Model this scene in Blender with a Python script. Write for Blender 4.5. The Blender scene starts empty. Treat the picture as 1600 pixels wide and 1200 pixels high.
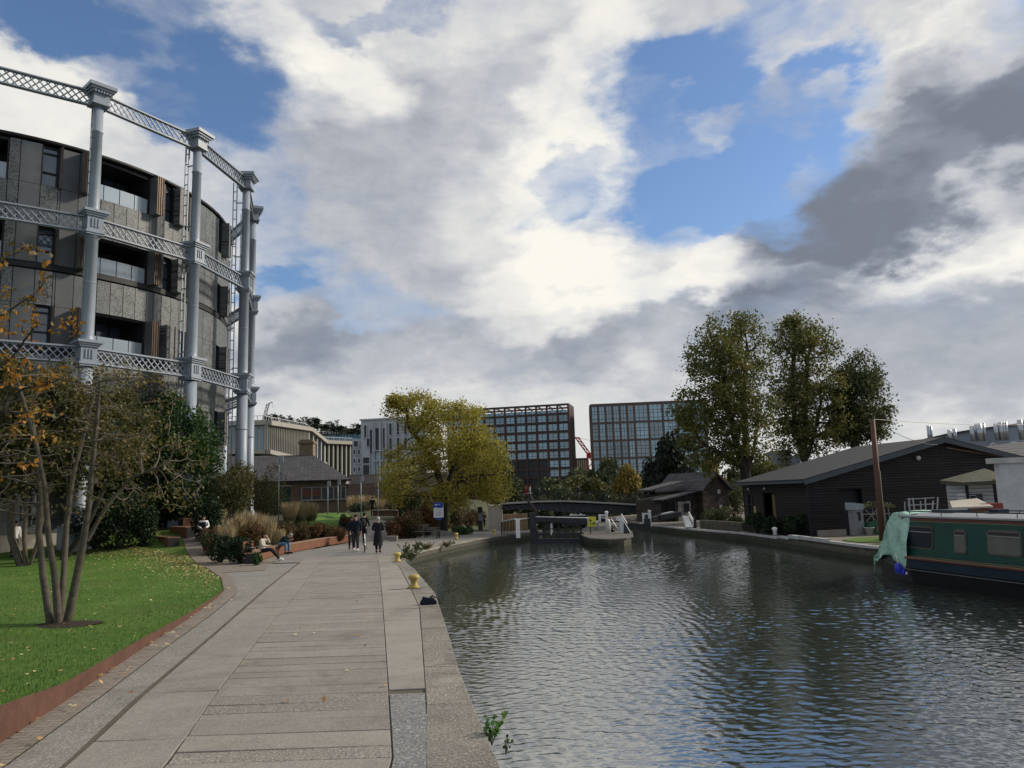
import bpy, math, random
import numpy as np
from math import sin, cos, pi, radians, hypot, atan2, sqrt, asin, tan
C = bpy.context.scene.collection
S = bpy.context.scene
# ---------------- camera ----------------
H = 2.6; FPX = 1186.0
TH = math.atan(.146); PH = radians(1.83)
R0 = np.array([1, 0, 0.]); FW = np.array([0, cos(TH), sin(TH)]); U0 = np.array([0, -sin(TH), cos(TH)])
RT = R0*cos(PH) - U0*sin(PH); UP = U0*cos(PH) + R0*sin(PH)
cam = bpy.data.objects.new('camera', bpy.data.cameras.new('camera')); C.objects.link(cam)
from mathutils import Matrix, Vector
M = Matrix.Identity(4)
for i in range(3):
    M[i][0] = RT[i]; M[i][1] = UP[i]; M[i][2] = -FW[i]
M[2][3] = H
cam.matrix_world = M
cam.data.sensor_width = 36; cam.data.lens = 36*FPX/1600; cam.data.clip_end = 6000; cam.data.clip_start = .1
S.camera = cam
CAM = np.array([0, 0, H])
def ray(px, py): return FW*FPX + RT*(px-800) - UP*(py-600)
def gp(px, py, z=0.):
    v = ray(px, py); return CAM + v*((z-H)/v[2])
def ap(px, py, Y):
    v = ray(px, py); return CAM + v*(Y/v[1])
# ---------------- sky and sun ----------------
SUN_AZ = radians(72); SUN_EL = radians(30)
S.view_settings.view_transform = 'Standard'; S.view_settings.look = 'None'
S.view_settings.exposure = .38; S.view_settings.gamma = 1
sl = bpy.data.lights.new('sun', 'SUN'); sl.energy = 3.4; sl.angle = radians(7); sl.color = (1, .9, .74)
so = bpy.data.objects.new('sun', sl); C.objects.link(so)
so.rotation_euler = Vector((-sin(SUN_AZ)*cos(SUN_EL), -cos(SUN_AZ)*cos(SUN_EL), -sin(SUN_EL))).to_track_quat('-Z', 'Y').to_euler()
W = bpy.data.worlds.new('World'); S.world = W; W.use_nodes = True
nt = W.node_tree; nt.nodes.clear()
class NT:
    def __init__(s, t): s.t = t
    def n(s, typ, **k):
        nd = s.t.nodes.new(typ)
        for a, b in k.items():
            if a == 'inp':
                for i, v in b.items():
                    if hasattr(v, 'is_output') or isinstance(v, bpy.types.NodeSocket): s.t.links.new(v, nd.inputs[i])
                    else: nd.inputs[i].default_value = v
            else: setattr(nd, a, b)
        return nd
    def m(s, op, a, b=None, c=None, clamp=False):
        nd = s.t.nodes.new('ShaderNodeMath'); nd.operation = op; nd.use_clamp = clamp
        for i, v in enumerate((a, b, c)):
            if v is None: continue
            if isinstance(v, bpy.types.NodeSocket): s.t.links.new(v, nd.inputs[i])
            else: nd.inputs[i].default_value = v
        return nd.outputs[0]
    def mix(s, f, a, b, mode='MIX'):
        nd = s.t.nodes.new('ShaderNodeMix'); nd.data_type = 'RGBA'; nd.blend_type = mode
        for i, v in ((0, f), (6, a), (7, b)):
            if isinstance(v, bpy.types.NodeSocket): s.t.links.new(v, nd.inputs[i])
            elif i == 0: nd.inputs[0].default_value = v
            else: nd.inputs[i].default_value = (*v[:3], 1)
        return nd.outputs[2]
    def ramp(s, f, stops):
        nd = s.t.nodes.new('ShaderNodeValToRGB'); cr = nd.color_ramp
        while len(cr.elements) < len(stops): cr.elements.new(.5)
        for e, (p_, c_) in zip(cr.elements, stops):
            e.position = p_; e.color = (*c_[:3], 1)
        s.t.links.new(f, nd.inputs[0]); return nd.outputs[0]
    def ss(s, v, a, b):
        nd = s.t.nodes.new('ShaderNodeMapRange'); nd.interpolation_type = 'SMOOTHSTEP'
        s.t.links.new(v, nd.inputs[0]); nd.inputs[1].default_value = a; nd.inputs[2].default_value = b
        return nd.outputs[0]
    def noise(s, vec, scale, detail=4, rough=.5, dist=0, out=0):
        nd = s.t.nodes.new('ShaderNodeTexNoise')
        if vec is not None: s.t.links.new(vec, nd.inputs['Vector'])
        nd.inputs['Scale'].default_value = scale; nd.inputs['Detail'].default_value = detail
        nd.inputs['Roughness'].default_value = rough; nd.inputs['Distortion'].default_value = dist
        return nd.outputs[out]
w = NT(nt)
sky = w.n('ShaderNodeTexSky', sky_type='NISHITA', sun_disc=False, sun_elevation=SUN_EL, sun_rotation=SUN_AZ, altitude=50, air_density=1.0, dust_density=.6, ozone_density=2.0)
tc = w.n('ShaderNodeTexCoord').outputs['Generated']
sp = w.n('ShaderNodeSeparateXYZ', inp={0: tc}).outputs
az = w.m('ARCTAN2', sp[0], sp[1]); el = w.m('ARCSINE', sp[2])
# clouds drift overhead in a layer: noise is read on the direction vector squeezed in height
dirv = w.n('ShaderNodeMapping', inp={0: tc, 3: (1, 1, 1.9)}).outputs[0]
warp = w.noise(dirv, 2.6, 5, .6, 0, 1)
wv = w.n('ShaderNodeVectorMath', operation='SUBTRACT', inp={0: warp, 1: (.5, .5, .5)}).outputs[0]
wv = w.n('ShaderNodeVectorMath', operation='SCALE', inp={0: wv, 3: .34}).outputs[0]
warp2 = w.noise(dirv, 11, 6, .62, 0, 1)
wv2 = w.n('ShaderNodeVectorMath', operation='SUBTRACT', inp={0: warp2, 1: (.5, .5, .5)}).outputs[0]
wv2 = w.n('ShaderNodeVectorMath', operation='SCALE', inp={0: wv2, 3: .10}).outputs[0]
ae = w.n('ShaderNodeCombineXYZ', inp={0: az, 1: el}).outputs[0]
P2 = w.n('ShaderNodeVectorMath', operation='ADD', inp={0: ae, 1: wv}).outputs[0]
P2 = w.n('ShaderNodeVectorMath', operation='ADD', inp={0: P2, 1: wv2}).outputs[0]
def azel(px, py):
    v = ray(px, py); v = v/np.linalg.norm(v); return atan2(v[0], v[1]), asin(v[2])
def blob(px, py, rx, ry, rot=0, src=None, soft=.35):
    a, e = azel(px, py)
    k = 1/FPX
    mp = w.n('ShaderNodeMapping', vector_type='TEXTURE', inp={0: src or P2, 1: (a, e, 0), 2: (0, 0, radians(rot)), 3: (rx*k/max(.3, cos(e)), ry*k, 1)})
    L = w.n('ShaderNodeVectorMath', operation='LENGTH', inp={0: mp.outputs[0]}).outputs['Value']
    return w.ss(L, 1+soft, 1-soft)
def total(lst):
    o = None
    for amp, *b in lst:
        v = w.m('MULTIPLY', blob(*b), amp); o = v if o is None else w.m('ADD', o, v)
    return o
big = w.noise(dirv, 3.2, 9, .58)
fine = w.noise(dirv, 9.5, 9, .62, .3)
tiny = w.noise(dirv, 26, 6, .6, .4)
# openings of blue sky
clear = total([
 (.95, 1085, 170, 115, 140, 8), (.8, 1190, 45, 160, 70, 0), (.8, 1110, 330, 90, 70, 30), (.8, 1225, 240, 80, 90, -20), (.6, 1310, 150, 70, 80, 0), (.6, 1335, 90, 60, 60, 0), (.5, 1565, 40, 50, 60, 0), (.5, 1500, 10, 130, 40, 0),
 (.65, 1190, 345, 80, 50, -15), (.55, 905, 300, 60, 45, 0), (.35, 1000, 335, 70, 40, 0),
 (.8, 250, 90, 190, 110, -20), (.6, 320, 215, 110, 90, 40), (.6, 590, 5, 110, 30, 0), (.6, 60, 10, 120, 50, 0),
 (.55, 425, 375, 60, 80, 10), (.55, 570, 455, 120, 45, -15), (.5, 430, 445, 40, 40, 0)])
puff = total([(.95, 1440, 95, 120, 75, 25), (.55, 1235, 115, 70, 45, 10), (.45, 1130, 160, 40, 50, 0), (.35, 1150, 215, 40, 30, 0), (.5, 1330, 15, 60, 25, 0),
 (.9, 60, 150, 90, 70, -30), (.8, 150, 215, 130, 40, -20), (.35, 270, 180, 70, 30, 10)])
n1 = w.m('MULTIPLY_ADD', big, 1.5, -.75)
n2 = w.m('MULTIPLY_ADD', fine, 1.5, -.75)
cov = w.m('ADD', 1.0, w.m('MULTIPLY', n1, .7)); cov = w.m('ADD', cov, w.m('MULTIPLY', n2, .75))
cov = w.m('SUBTRACT', cov, w.m('MULTIPLY', clear, 1.0)); cov = w.m('ADD', cov, w.m('MULTIPLY', w.ss(el, .22, .05), .25)); cov = w.m('ADD', cov, w.m('MULTIPLY', w.ss(el, .62, .74), .7)); cov = w.m('ADD', cov, w.m('MULTIPLY', puff, .7))  # extra cloud cover added above the view to cut blue in the water
front = w.ss(sp[1], -.35, .15)
behind = w.m('ADD', .5, w.m('MULTIPLY', n1, 2.2))
covm = w.n('ShaderNodeMix', data_type='FLOAT'); nt.links.new(front, covm.inputs[0]); nt.links.new(behind, covm.inputs[2]); nt.links.new(cov, covm.inputs[3])
cover = w.ss(covm.outputs[0], -.30, 1.05)
# brightness of the cloud itself: thick undersides are grey blue, edges near the hidden sun cream
thick = total([
 (.88, 1430, 320, 300, 110, 27), (.7, 1270, 420, 130, 80, 30), (.5, 1230, 330, 90, 70, 0),
 (.30, 640, 330, 230, 170, -15), (.12, 780, 100, 230, 110, 0), (.16, 560, 180, 120, 130, 0),
 (.34, 640, 560, 330, 65, 0), (.55, 1500, 560, 330, 80, 8), (.25, 1050, 560, 240, 50, 0), (.6, 1570, 150, 110, 130, 0),
 (.4, 1040, 410, 60, 35, 20), (.5, 1230, 130, 80, 40, 0), (.55, 1400, 120, 60, 50, 30), (.5, 460, 520, 100, 70, 0), (.45, 1600, 365, 50, 30, 0)])
glow = total([
 (.65, 930, 190, 75, 230, -18), (.5, 860, 330, 140, 130, 0), (.85, 1540, 375, 200, 62, 24), (.7, 1060, 445, 190, 60, -5), (.55, 1250, 470, 150, 35, 0),
 (.5, 1460, 60, 110, 55, 20), (.5, 470, 60, 120, 55, -20), (.45, 520, 130, 80, 70, 0), (.6, 840, 480, 130, 60, 0), (.5, 60, 170, 110, 90, 0), (.4, 400, 480, 60, 60, 0), (.35, 700, 30, 150, 60, 0), (.4, 1480, 410, 120, 30, 10)])
lum = w.m('ADD', w.m('MULTIPLY_ADD', w.m('ADD', w.ss(el, .25, .02), w.m('MULTIPLY', w.ss(el, .62, .85), 2.0)), .10, .62), w.m('MULTIPLY', glow, .42)); lum = w.m('SUBTRACT', lum, w.m('MULTIPLY', thick, .46))  # unseen cloud overhead made brighter for the water's reflection
lum = w.m('ADD', lum, w.m('MULTIPLY', n2, .24)); lum = w.m('ADD', lum, w.m('MULTIPLY', w.m('SUBTRACT', tiny, .5), .22))
lum = w.m('ADD', lum, w.m('MULTIPLY', w.ss(cover, 1.0, .35), .08))
ccol = w.ramp(lum, [(0.0, (.15, .162, .19)), (.22, (.205, .222, .26)), (.42, (.33, .345, .38)), (.60, (.47, .475, .485)), (.8, (.64, .63, .60)), (1.0, (.76, .735, .665))])
ccol10 = w.mix(1.0, ccol, (10, 10, 10), 'MULTIPLY')
skyc = w.mix(1.0, sky.outputs[0], (.82, .92, 1.04), 'MULTIPLY')
col = w.mix(w.m('MULTIPLY', cover, .97), skyc, ccol10)
bg = w.n('ShaderNodeBackground', inp={0: col, 1: .1})
wo = w.n('ShaderNodeOutputWorld', inp={0: bg.outputs[0]})
W.cycles.sampling_method = 'MANUAL'; W.cycles.sample_map_resolution = 512
# ---------------- helpers ----------------
rng = np.random.RandomState(7); random.seed(7)
def tag(o, label=None, cat=None, group=None, kind=None):
    if label: o['label'] = label
    if cat: o['category'] = cat
    if group: o['group'] = group
    if kind: o['kind'] = kind
    return o
def struct(o): o['kind'] = 'structure'; return o
def stuff(o, label=None, cat=None): o['kind'] = 'stuff'; return tag(o, label, cat)
def empty(name, loc, label=None, cat=None, group=None, rz=0):
    o = bpy.data.objects.new(name, None); C.objects.link(o); o.location = loc; o.rotation_euler[2] = rz
    o.empty_display_size = .2
    return tag(o, label, cat, group)
def ss(a, b, x):
    t = min(1, max(0, (x-a)/(b-a))); return t*t*(3-2*t)
def interp(y, pts):
    return float(np.interp(y, [p[0] for p in pts], [p[1] for p in pts]))
class MB:
    """collects shapes, becomes ONE mesh object; materials as slots"""
    def __init__(s): s.v = []; s.f = []; s.mi = []; s.cur = 0; s.sm = []; s.smooth = False
    def add(s, vs, fs):
        b = len(s.v); s.v.extend([tuple(map(float, q)) for q in vs])
        for f in fs: s.f.append(tuple(b+i for i in f)); s.mi.append(s.cur); s.sm.append(s.smooth)
        return s
    def box(s, c, d, rz=0, up=None):
        x, y, z = d[0]/2, d[1]/2, d[2]/2; cr, sr = cos(rz), sin(rz)
        vs = []
        for dz in (-z, z):
            for dx, dy in ((-x, -y), (x, -y), (x, y), (-x, y)):
                vs.append((c[0]+dx*cr-dy*sr, c[1]+dx*sr+dy*cr, c[2]+dz))
        return s.add(vs, [(3, 2, 1, 0), (4, 5, 6, 7), (0, 1, 5, 4), (1, 2, 6, 5), (2, 3, 7, 6), (3, 0, 4, 7)])
    def beam(s, p, q, w_, h_, upv=(0, 0, 1)):
        p = np.array(p, float); q = np.array(q, float); d = q-p; L = np.linalg.norm(d); d = d/L
        u = np.array(upv, float)
        if abs(d@u) > .99: u = np.array([1., 0, 0])
        r = np.cross(d, u); r /= np.linalg.norm(r); u = np.cross(r, d)
        vs = []
        for e in (p, q):
            for a, b in ((-1, -1), (1, -1), (1, 1), (-1, 1)): vs.append(e+r*a*w_/2+u*b*h_/2)
        return s.add(vs, [(0, 1, 2, 3), (7, 6, 5, 4), (0, 4, 5, 1), (1, 5, 6, 2), (2, 6, 7, 3), (3, 7, 4, 0)])
    def tube(s, path, radii, n=8, caps=True):
        path = [np.array(p, float) for p in path]
        if not hasattr(radii, '__len__'): radii = [radii]*len(path)
        base = len(s.v); prev = None
        for i, p in enumerate(path):
            d = path[min(i+1, len(path)-1)]-path[max(i-1, 0)]; d = d/(np.linalg.norm(d)+1e-9)
            if prev is None:
                u = np.array([1., 0, 0]) if abs(d[0]) < .8 else np.array([0, 1., 0])
            else: u = prev
            r = u-d*(u@d); r /= np.linalg.norm(r)+1e-9; prev = r; t = np.cross(d, r)
            for k in range(n):
                a = 2*pi*k/n; s.v.append(tuple(p+(r*cos(a)+t*sin(a))*radii[i]))
        old = s.smooth; s.smooth = n > 5 or old
        for i in range(len(path)-1):
            for k in range(n):
                a = base+i*n+k; b = base+i*n+(k+1) % n
                s.f.append((a, b, b+n, a+n)); s.mi.append(s.cur); s.sm.append(s.smooth)
        s.smooth = old
        if caps:
            s.f.append(tuple(base+k for k in range(n))[::-1]); s.mi.append(s.cur); s.sm.append(False)
            e = base+(len(path)-1)*n
            s.f.append(tuple(e+k for k in range(n))); s.mi.append(s.cur); s.sm.append(False)
        return s
    def lathe(s, c, prof, n=16, sq=False):
        """prof [(r,z)]"""
        if sq: n = 4
        pts = []
        base = len(s.v)
        for r, z in prof:
            for k in range(n):
                a = 2*pi*(k+.5)/n; rr = r*(sqrt(2) if sq else 1)
                s.v.append((c[0]+rr*cos(a), c[1]+rr*sin(a), c[2]+z))
        for i in range(len(prof)-1):
            for k in range(n):
                a = base+i*n+k; b = base+i*n+(k+1) % n
                s.f.append((a, b, b+n, a+n)); s.mi.append(s.cur); s.sm.append(not sq and n > 8)
        s.f.append(tuple(base+k for k in range(n))[::-1]); s.mi.append(s.cur); s.sm.append(False)
        e = base+(len(prof)-1)*n
        s.f.append(tuple(e+k for k in range(n))); s.mi.append(s.cur); s.sm.append(False)
        return s
    def prism(s, poly, z0, z1):
        n = len(poly)
        a = sum(poly[i][0]*poly[(i+1) % n][1]-poly[(i+1) % n][0]*poly[i][1] for i in range(n))
        if a < 0: poly = poly[::-1]
        vs = [(x, y, z0) for x, y in poly]+[(x, y, z1) for x, y in poly]
        fs = [tuple(range(n))[::-1], tuple(range(n, 2*n))]+[(i, (i+1) % n, n+(i+1) % n, n+i) for i in range(n)]
        return s.add(vs, fs)
    def extr(s, poly3, vec):
        """extrude a 3-D polygon by vec"""
        n = len(poly3); v = np.array(vec, float)
        vs = [np.array(q, float) for q in poly3]; vs = vs+[q+v for q in vs]
        return s.add(vs, [tuple(range(n))[::-1], tuple(range(n, 2*n))]+[(i, (i+1) % n, n+(i+1) % n, n+i) for i in range(n)])
    def grid(s, fn, nu, nv):
        b = len(s.v)
        for i in range(nu+1):
            for j in range(nv+1): s.v.append(tuple(map(float, fn(i/nu, j/nv))))
        for i in range(nu):
            for j in range(nv):
                a = b+i*(nv+1)+j; s.f.append((a, a+nv+1, a+nv+2, a+1)); s.mi.append(s.cur); s.sm.append(s.smooth)
        return s
    def ball(s, c, r, n=8, m=6):
        r = r if hasattr(r, '__len__') else (r, r, r)
        old = s.smooth; s.smooth = True
        s.grid(lambda u, v: (c[0]+r[0]*sin(pi*v)*cos(2*pi*u), c[1]+r[1]*sin(pi*v)*sin(2*pi*u), c[2]-r[2]*cos(pi*v)), n, m)
        s.smooth = old; return s
    def mesh(s, name, mats):
        me = bpy.data.meshes.new(name); me.from_pydata(s.v, [], s.f)
        for m_ in (mats if isinstance(mats, (list, tuple)) else [mats]): me.materials.append(m_)
        me.polygons.foreach_set('material_index', s.mi); me.polygons.foreach_set('use_smooth', s.sm)
        me.update(); return me
    def build(s, name, mats, parent=None, loc=None):
        o = bpy.data.objects.new(name, s.mesh(name, mats)); C.objects.link(o)
        if parent is not None:
            o.parent = parent
        if loc is not None: o.location = loc
        return o
def inst(src, name, parent, loc=(0, 0, 0), rz=0, scale=None):
    o = bpy.data.objects.new(name, src.data if hasattr(src, 'data') else src); C.objects.link(o)
    o.parent = parent; o.location = loc; o.rotation_euler[2] = rz
    if scale: o.scale = scale
    return o
def copy_tree(o, parent=None):
    c = o.copy(); C.objects.link(c)
    if parent is not None: c.parent = parent
    for ch in o.children: copy_tree(ch, c)
    return c
# ---------------- materials ----------------
def newmat(name):
    m = bpy.data.materials.new(name); m.use_nodes = True; t = m.node_tree
    b = t.nodes['Principled BSDF']; return m, NT(t), b
def setb(b, **k):
    for a, v in k.items():
        a = {'base': 'Base Color', 'rough': 'Roughness', 'metal': 'Metallic', 'spec': 'Specular IOR Level', 'normal': 'Normal'}.get(a, a)
        if isinstance(v, bpy.types.NodeSocket): b.id_data.links.new(v, b.inputs[a])
        else: b.inputs[a].default_value = (*v[:3], 1) if a == 'Base Color' else v
def bump(w, h, dist=.01, strength=1.0):
    return w.n('ShaderNodeBump', inp={'Height': h, 'Distance': dist, 'Strength': strength}).outputs[0]
def mat(name, c, rough=.7, var=.25, scale=3., metal=0, bmp=.004, spec=.3, speck=0, speckscale=60, isl=0, stain=0):
    m, w, b = newmat(name)
    pos = w.n('ShaderNodeNewGeometry').outputs['Position']
    n1 = w.noise(pos, scale, 6, .6); n2 = w.noise(pos, scale*7, 4, .6)
    f = w.m('MULTIPLY_ADD', w.m('ADD', w.m('MULTIPLY', n1, .65), w.m('MULTIPLY', n2, .35)), 2.2, -.6, clamp=True)
    c = np.array(c, float)
    col = w.mix(f, c*(1-var), np.minimum(c*(1+var), 1))
    if speck:
        n3 = w.noise(pos, speckscale, 2, .5)
        g = w.ss(n3, .52, .68); col = w.mix(w.m('MULTIPLY', g, speck), col, np.minimum(c*2.2+.05, .9))
        g2 = w.ss(n3, .46, .34); col = w.mix(w.m('MULTIPLY', g2, speck*.8), col, c*.35)
    if stain:
        s1 = w.noise(pos, .55, 7, .68, .6); col = w.mix(w.m('MULTIPLY', w.ss(s1, .50, .68), stain), col, c*.45)
        s2 = w.noise(pos, 3.7, 5, .7, .3); col = w.mix(w.m('MULTIPLY', w.ss(s2, .56, .70), stain*.7), col, c*.55)
        s4 = w.noise(pos, 1.4, 5, .7); col = w.mix(w.m('MULTIPLY', w.ss(s4, .56, .72), stain*.6), col, c*1.35)
    if isl:
        r = w.n('ShaderNodeNewGeometry').outputs['Random Per Island']
        col = w.mix(1.0, col, w.ramp(r, [(0, (1-isl,)*3), (1, (1+isl*.6, 1+isl*.55, 1+isl*.5))]), 'MULTIPLY')
    setb(b, base=col, rough=rough, metal=metal, spec=spec)
    if bmp: setb(b, normal=bump(w, w.noise(pos, scale*14, 4, .65), bmp))
    return m
def leafmat(name, cols, trans=.35, rough=.55):
    """cols: colours picked at random for every leaf"""
    m, w, b = newmat(name)
    g = w.n('ShaderNodeNewGeometry').outputs
    big_ = w.noise(g['Position'], .55, 3, .5)
    r = w.m('ADD', w.m('MULTIPLY', g['Random Per Island'], .7), w.m('MULTIPLY_ADD', big_, 1.4, -.55), clamp=True)
    col = w.ramp(r, [(i/(len(cols)-1) if len(cols) > 1 else 0, c) for i, c in enumerate(cols)])
    setb(b, base=col, rough=rough, spec=.25)
    tr = w.n('ShaderNodeBsdfTranslucent', inp={0: col})
    mx = w.n('ShaderNodeMixShader', inp={0: trans, 1: b.outputs[0], 2: tr.outputs[0]})
    out = m.node_tree.nodes['Material Output']; m.node_tree.links.new(mx.outputs[0], out.inputs[0])
    return m
def coursed(name, c1, c2, mortar, scale, bw=.5, rh=.25, ms=.02, rough=.85, mode='wall', bmp=.006, sq=.5, var=.3):
    """brickwork / boarding / slates; wall: u along the wall (x+y), v = z; flat: x,y"""
    m, w, b = newmat(name)
    g = w.n('ShaderNodeNewGeometry').outputs; s3 = w.n('ShaderNodeSeparateXYZ', inp={0: g['Position']}).outputs
    if mode == 'wall':
        vec = w.n('ShaderNodeCombineXYZ', inp={0: w.m('ADD', s3[0], w.m('MULTIPLY', s3[1], .93)), 1: s3[2]}).outputs[0]
    else: vec = g['Position']
    br = w.n('ShaderNodeTexBrick', offset=sq, inp={'Vector': vec, 'Color1': (*c1, 1), 'Color2': (*c2, 1), 'Mortar': (*mortar, 1), 'Scale': scale, 'Mortar Size': ms, 'Mortar Smooth': .2, 'Bias': 0., 'Brick Width': bw, 'Row Height': rh})
    n_ = w.noise(g['Position'], 1.3, 6, .6); n2 = w.noise(g['Position'], 14, 4, .6)
    f = w.m('ADD', w.m('MULTIPLY', n_, .6), w.m('MULTIPLY', n2, .4))
    col = w.mix(1.0, br.outputs['Color'], w.ramp(f, [(.25, (1-var,)*3), (.75, (1+var,)*3)]), 'MULTIPLY')
    h = w.m('ADD', w.m('MULTIPLY', br.outputs['Fac'], -1.0), w.m('MULTIPLY', n2, .5))
    setb(b, base=col, rough=rough, spec=.2, normal=bump(w, h, bmp)); return m
def glass(name, c, rough=.06, var=.3, ior=1.6):
    m, w, b = newmat(name)
    p = w.n('ShaderNodeNewGeometry').outputs['Position']; r = w.n('ShaderNodeObjectInfo').outputs['Random']
    c = np.array(c, float)
    f = w.m('MULTIPLY_ADD', w.m('ADD', w.m('MULTIPLY', w.noise(p, .35, 3), .5), w.m('MULTIPLY', r, .5)), 1.7, -.35, clamp=True)
    col = w.mix(f, c*(1-var), c*(1+var))
    setb(b, base=col, rough=rough, spec=.8, normal=bump(w, w.noise(p, .8, 2), .01)); b.inputs['IOR'].default_value = ior
    return m
MT = {}
MT['grey_paint'] = mat('grey_paint', (.215, .25, .30), .45, .16, 1.2, bmp=.002, spec=.4)
MT['dark_metal'] = mat('dark_metal', (.018, .018, .021), .5, .3, 2)
MT['black'] = mat('black', (.008, .008, .01), .6, .3, 2)
MT['bronze'] = mat('bronze', (.085, .055, .035), .4, .3, 2, metal=.5)
MT['zinc'] = mat('zinc', (.105, .112, .12), .45, .25, .9, bmp=.001, metal=.15)
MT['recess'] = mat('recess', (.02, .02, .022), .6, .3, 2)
MT['stone'] = mat('stone', (.24, .22, .19), .9, .3, 1.5, speck=.2)
MT['coping'] = mat('coping', (.165, .155, .14), .92, .38, 1.1, bmp=.016, speck=.6, speckscale=34, isl=.14, stain=.7)
MT['quay_wall'] = mat('quay_wall', (.06, .056, .045), .9, .55, 1.6, bmp=.03)
MT['slab'] = mat('slab', (.190, .177, .165), .88, .22, 1.1, bmp=.008, speck=.3, speckscale=70, isl=.11, stain=.45)
MT['slab_rough'] = mat('slab_rough', (.165, .156, .142), .92, .25, 2, bmp=.012, speck=.7, speckscale=55, isl=.08)
MT['slab_light'] = mat('slab_light', (.212, .198, .182), .9, .22, 1.3, bmp=.006, speck=.3, speckscale=60, isl=.1, stain=.5)
MT['joint'] = mat('joint', (.075, .068, .05), .95, .4, 3, bmp=.006)
MT['aggregate'] = mat('aggregate', (.135, .135, .14), .9, .15, 1, bmp=.012, speck=.75, speckscale=48)
MT['setts'] = mat('setts', (.165, .158, .148), .9, .2, 1.2, stain=.4, bmp=.006, speck=.45, speckscale=42)
MT['tarmac'] = mat('tarmac', (.16, .155, .15), .9, .22, .7, bmp=.004, speck=.2, speckscale=70)
MT['paver'] = coursed('paver', (.20, .175, .155), (.16, .14, .125), (.08, .07, .06), 1.0, .21, .105, .006, mode='flat', bmp=.003, var=.22)
MT['corten'] = mat('corten', (.088, .042, .029), .75, .35, 2.2, bmp=.002, stain=.6)
MT['timber'] = mat('timber', (.16, .072, .042), .6, .3, 3)
MT['timber_top'] = mat('timber_top', (.20, .12, .08), .55, .25, 3)
MT['soil'] = mat('soil', (.035, .025, .018), .95, .5, 5, bmp=.03)
MT['white'] = mat('white', (.62, .62, .6), .5, .14, 2)
MT['rail_white'] = mat('rail_white', (.55, .56, .57), .5, .18, 4)
MT['yellow'] = mat('yellow', (.42, .32, .09), .6, .5, 14, stain=.6)
MT['sign_yellow'] = mat('sign_yellow', (.48, .46, .06), .5, .1, 4)
MT['navy'] = mat('navy', (.02, .035, .13), .5, .2, 3)
MT['sign_blue'] = mat('sign_blue', (.012, .04, .26), .4, .1, 3)
MT['gate'] = mat('gate_black', (.024, .024, .028), .6, .5, 3, stain=.3)
MT['bark'] = mat('bark', (.085, .07, .052), .9, .5, 6, bmp=.02)
MT['bark_pale'] = mat('bark_pale', (.16, .135, .10), .85, .55, 7, bmp=.012)
MT['bark_dark'] = mat('bark_dark', (.03, .026, .021), .9, .4, 4, bmp=.03)
MT['twig'] = mat('twig', (.10, .085, .07), .85, .35, 5, bmp=0)
MT['red'] = mat('red', (.45, .03, .02), .5, .2, 3)
MT['slate'] = coursed('slate', (.055, .055, .063), (.075, .075, .085), (.03, .03, .035), 1.0, .5, .22, .02, mode='wall', bmp=.01)
MT['brick'] = coursed('brick', (.17, .115, .08), (.11, .078, .058), (.11, .095, .08), 1.0, .23, .075, .012, var=.4)
MT['brick_red'] = coursed('brick_red', (.20, .075, .045), (.14, .05, .035), (.12, .1, .08), 1.0, .23, .075, .012)
MT['board'] = coursed('board', (.027, .023, .024), (.017, .015, .016), (.004, .004, .005), 1.0, 4.2, .14, .02, rough=.7, bmp=.02, var=.35)
MT['board_white'] = coursed('board_white', (.36, .37, .40), (.32, .33, .36), (.1, .1, .11), 1.0, 5, .16, .012, rough=.6, bmp=.01, var=.1)
MT['felt'] = mat('felt', (.022, .026, .033), .8, .25, 1.2, bmp=.004)
MT['render'] = mat('render', (.42, .43, .44), .85, .25, 1.8, bmp=.004)
MT['concrete'] = mat('concrete', (.34, .31, .27), .9, .2, 1, bmp=.004)
MT['moss'] = mat('moss', (.06, .062, .042), .95, .4, 3, bmp=.02)
# algae and a wet line where the quay walls meet the water
m, w, b = newmat('quay_wall_algae'); g = w.n('ShaderNodeNewGeometry').outputs['Position']; s3 = w.n('ShaderNodeSeparateXYZ', inp={0: g}).outputs
nz_ = w.noise(g, 2.2, 6, .65); n4 = w.noise(g, 9, 5, .6)
base = w.ramp(w.m('ADD', w.m('MULTIPLY', nz_, .6), w.m('MULTIPLY', n4, .4)), [(.3, (.03, .028, .022)), (.5, (.075, .070, .055)), (.7, (.14, .13, .11))])
alg = w.ss(w.m('ADD', s3[2], w.m('MULTIPLY', nz_, -.5)), -.30, -.62)
col = w.mix(w.m('MULTIPLY', alg, .85), base, (.018, .024, .012))
jt = w.n('ShaderNodeTexBrick', inp={'Vector': w.n('ShaderNodeCombineXYZ', inp={0: w.m('ADD', s3[1], w.m('MULTIPLY', s3[0], .6)), 1: s3[2]}).outputs[0], 'Scale': 1.0, 'Brick Width': .9, 'Row Height': .28, 'Mortar Size': .015, 'Mortar Smooth': .3}).outputs['Fac']
col = w.mix(w.m('MULTIPLY', jt, .6), col, (.012, .012, .01))
setb(b, base=col, rough=.85, spec=.3, normal=bump(w, w.m('SUBTRACT', n4, jt), .03)); MT['quay_wall'] = m
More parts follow.
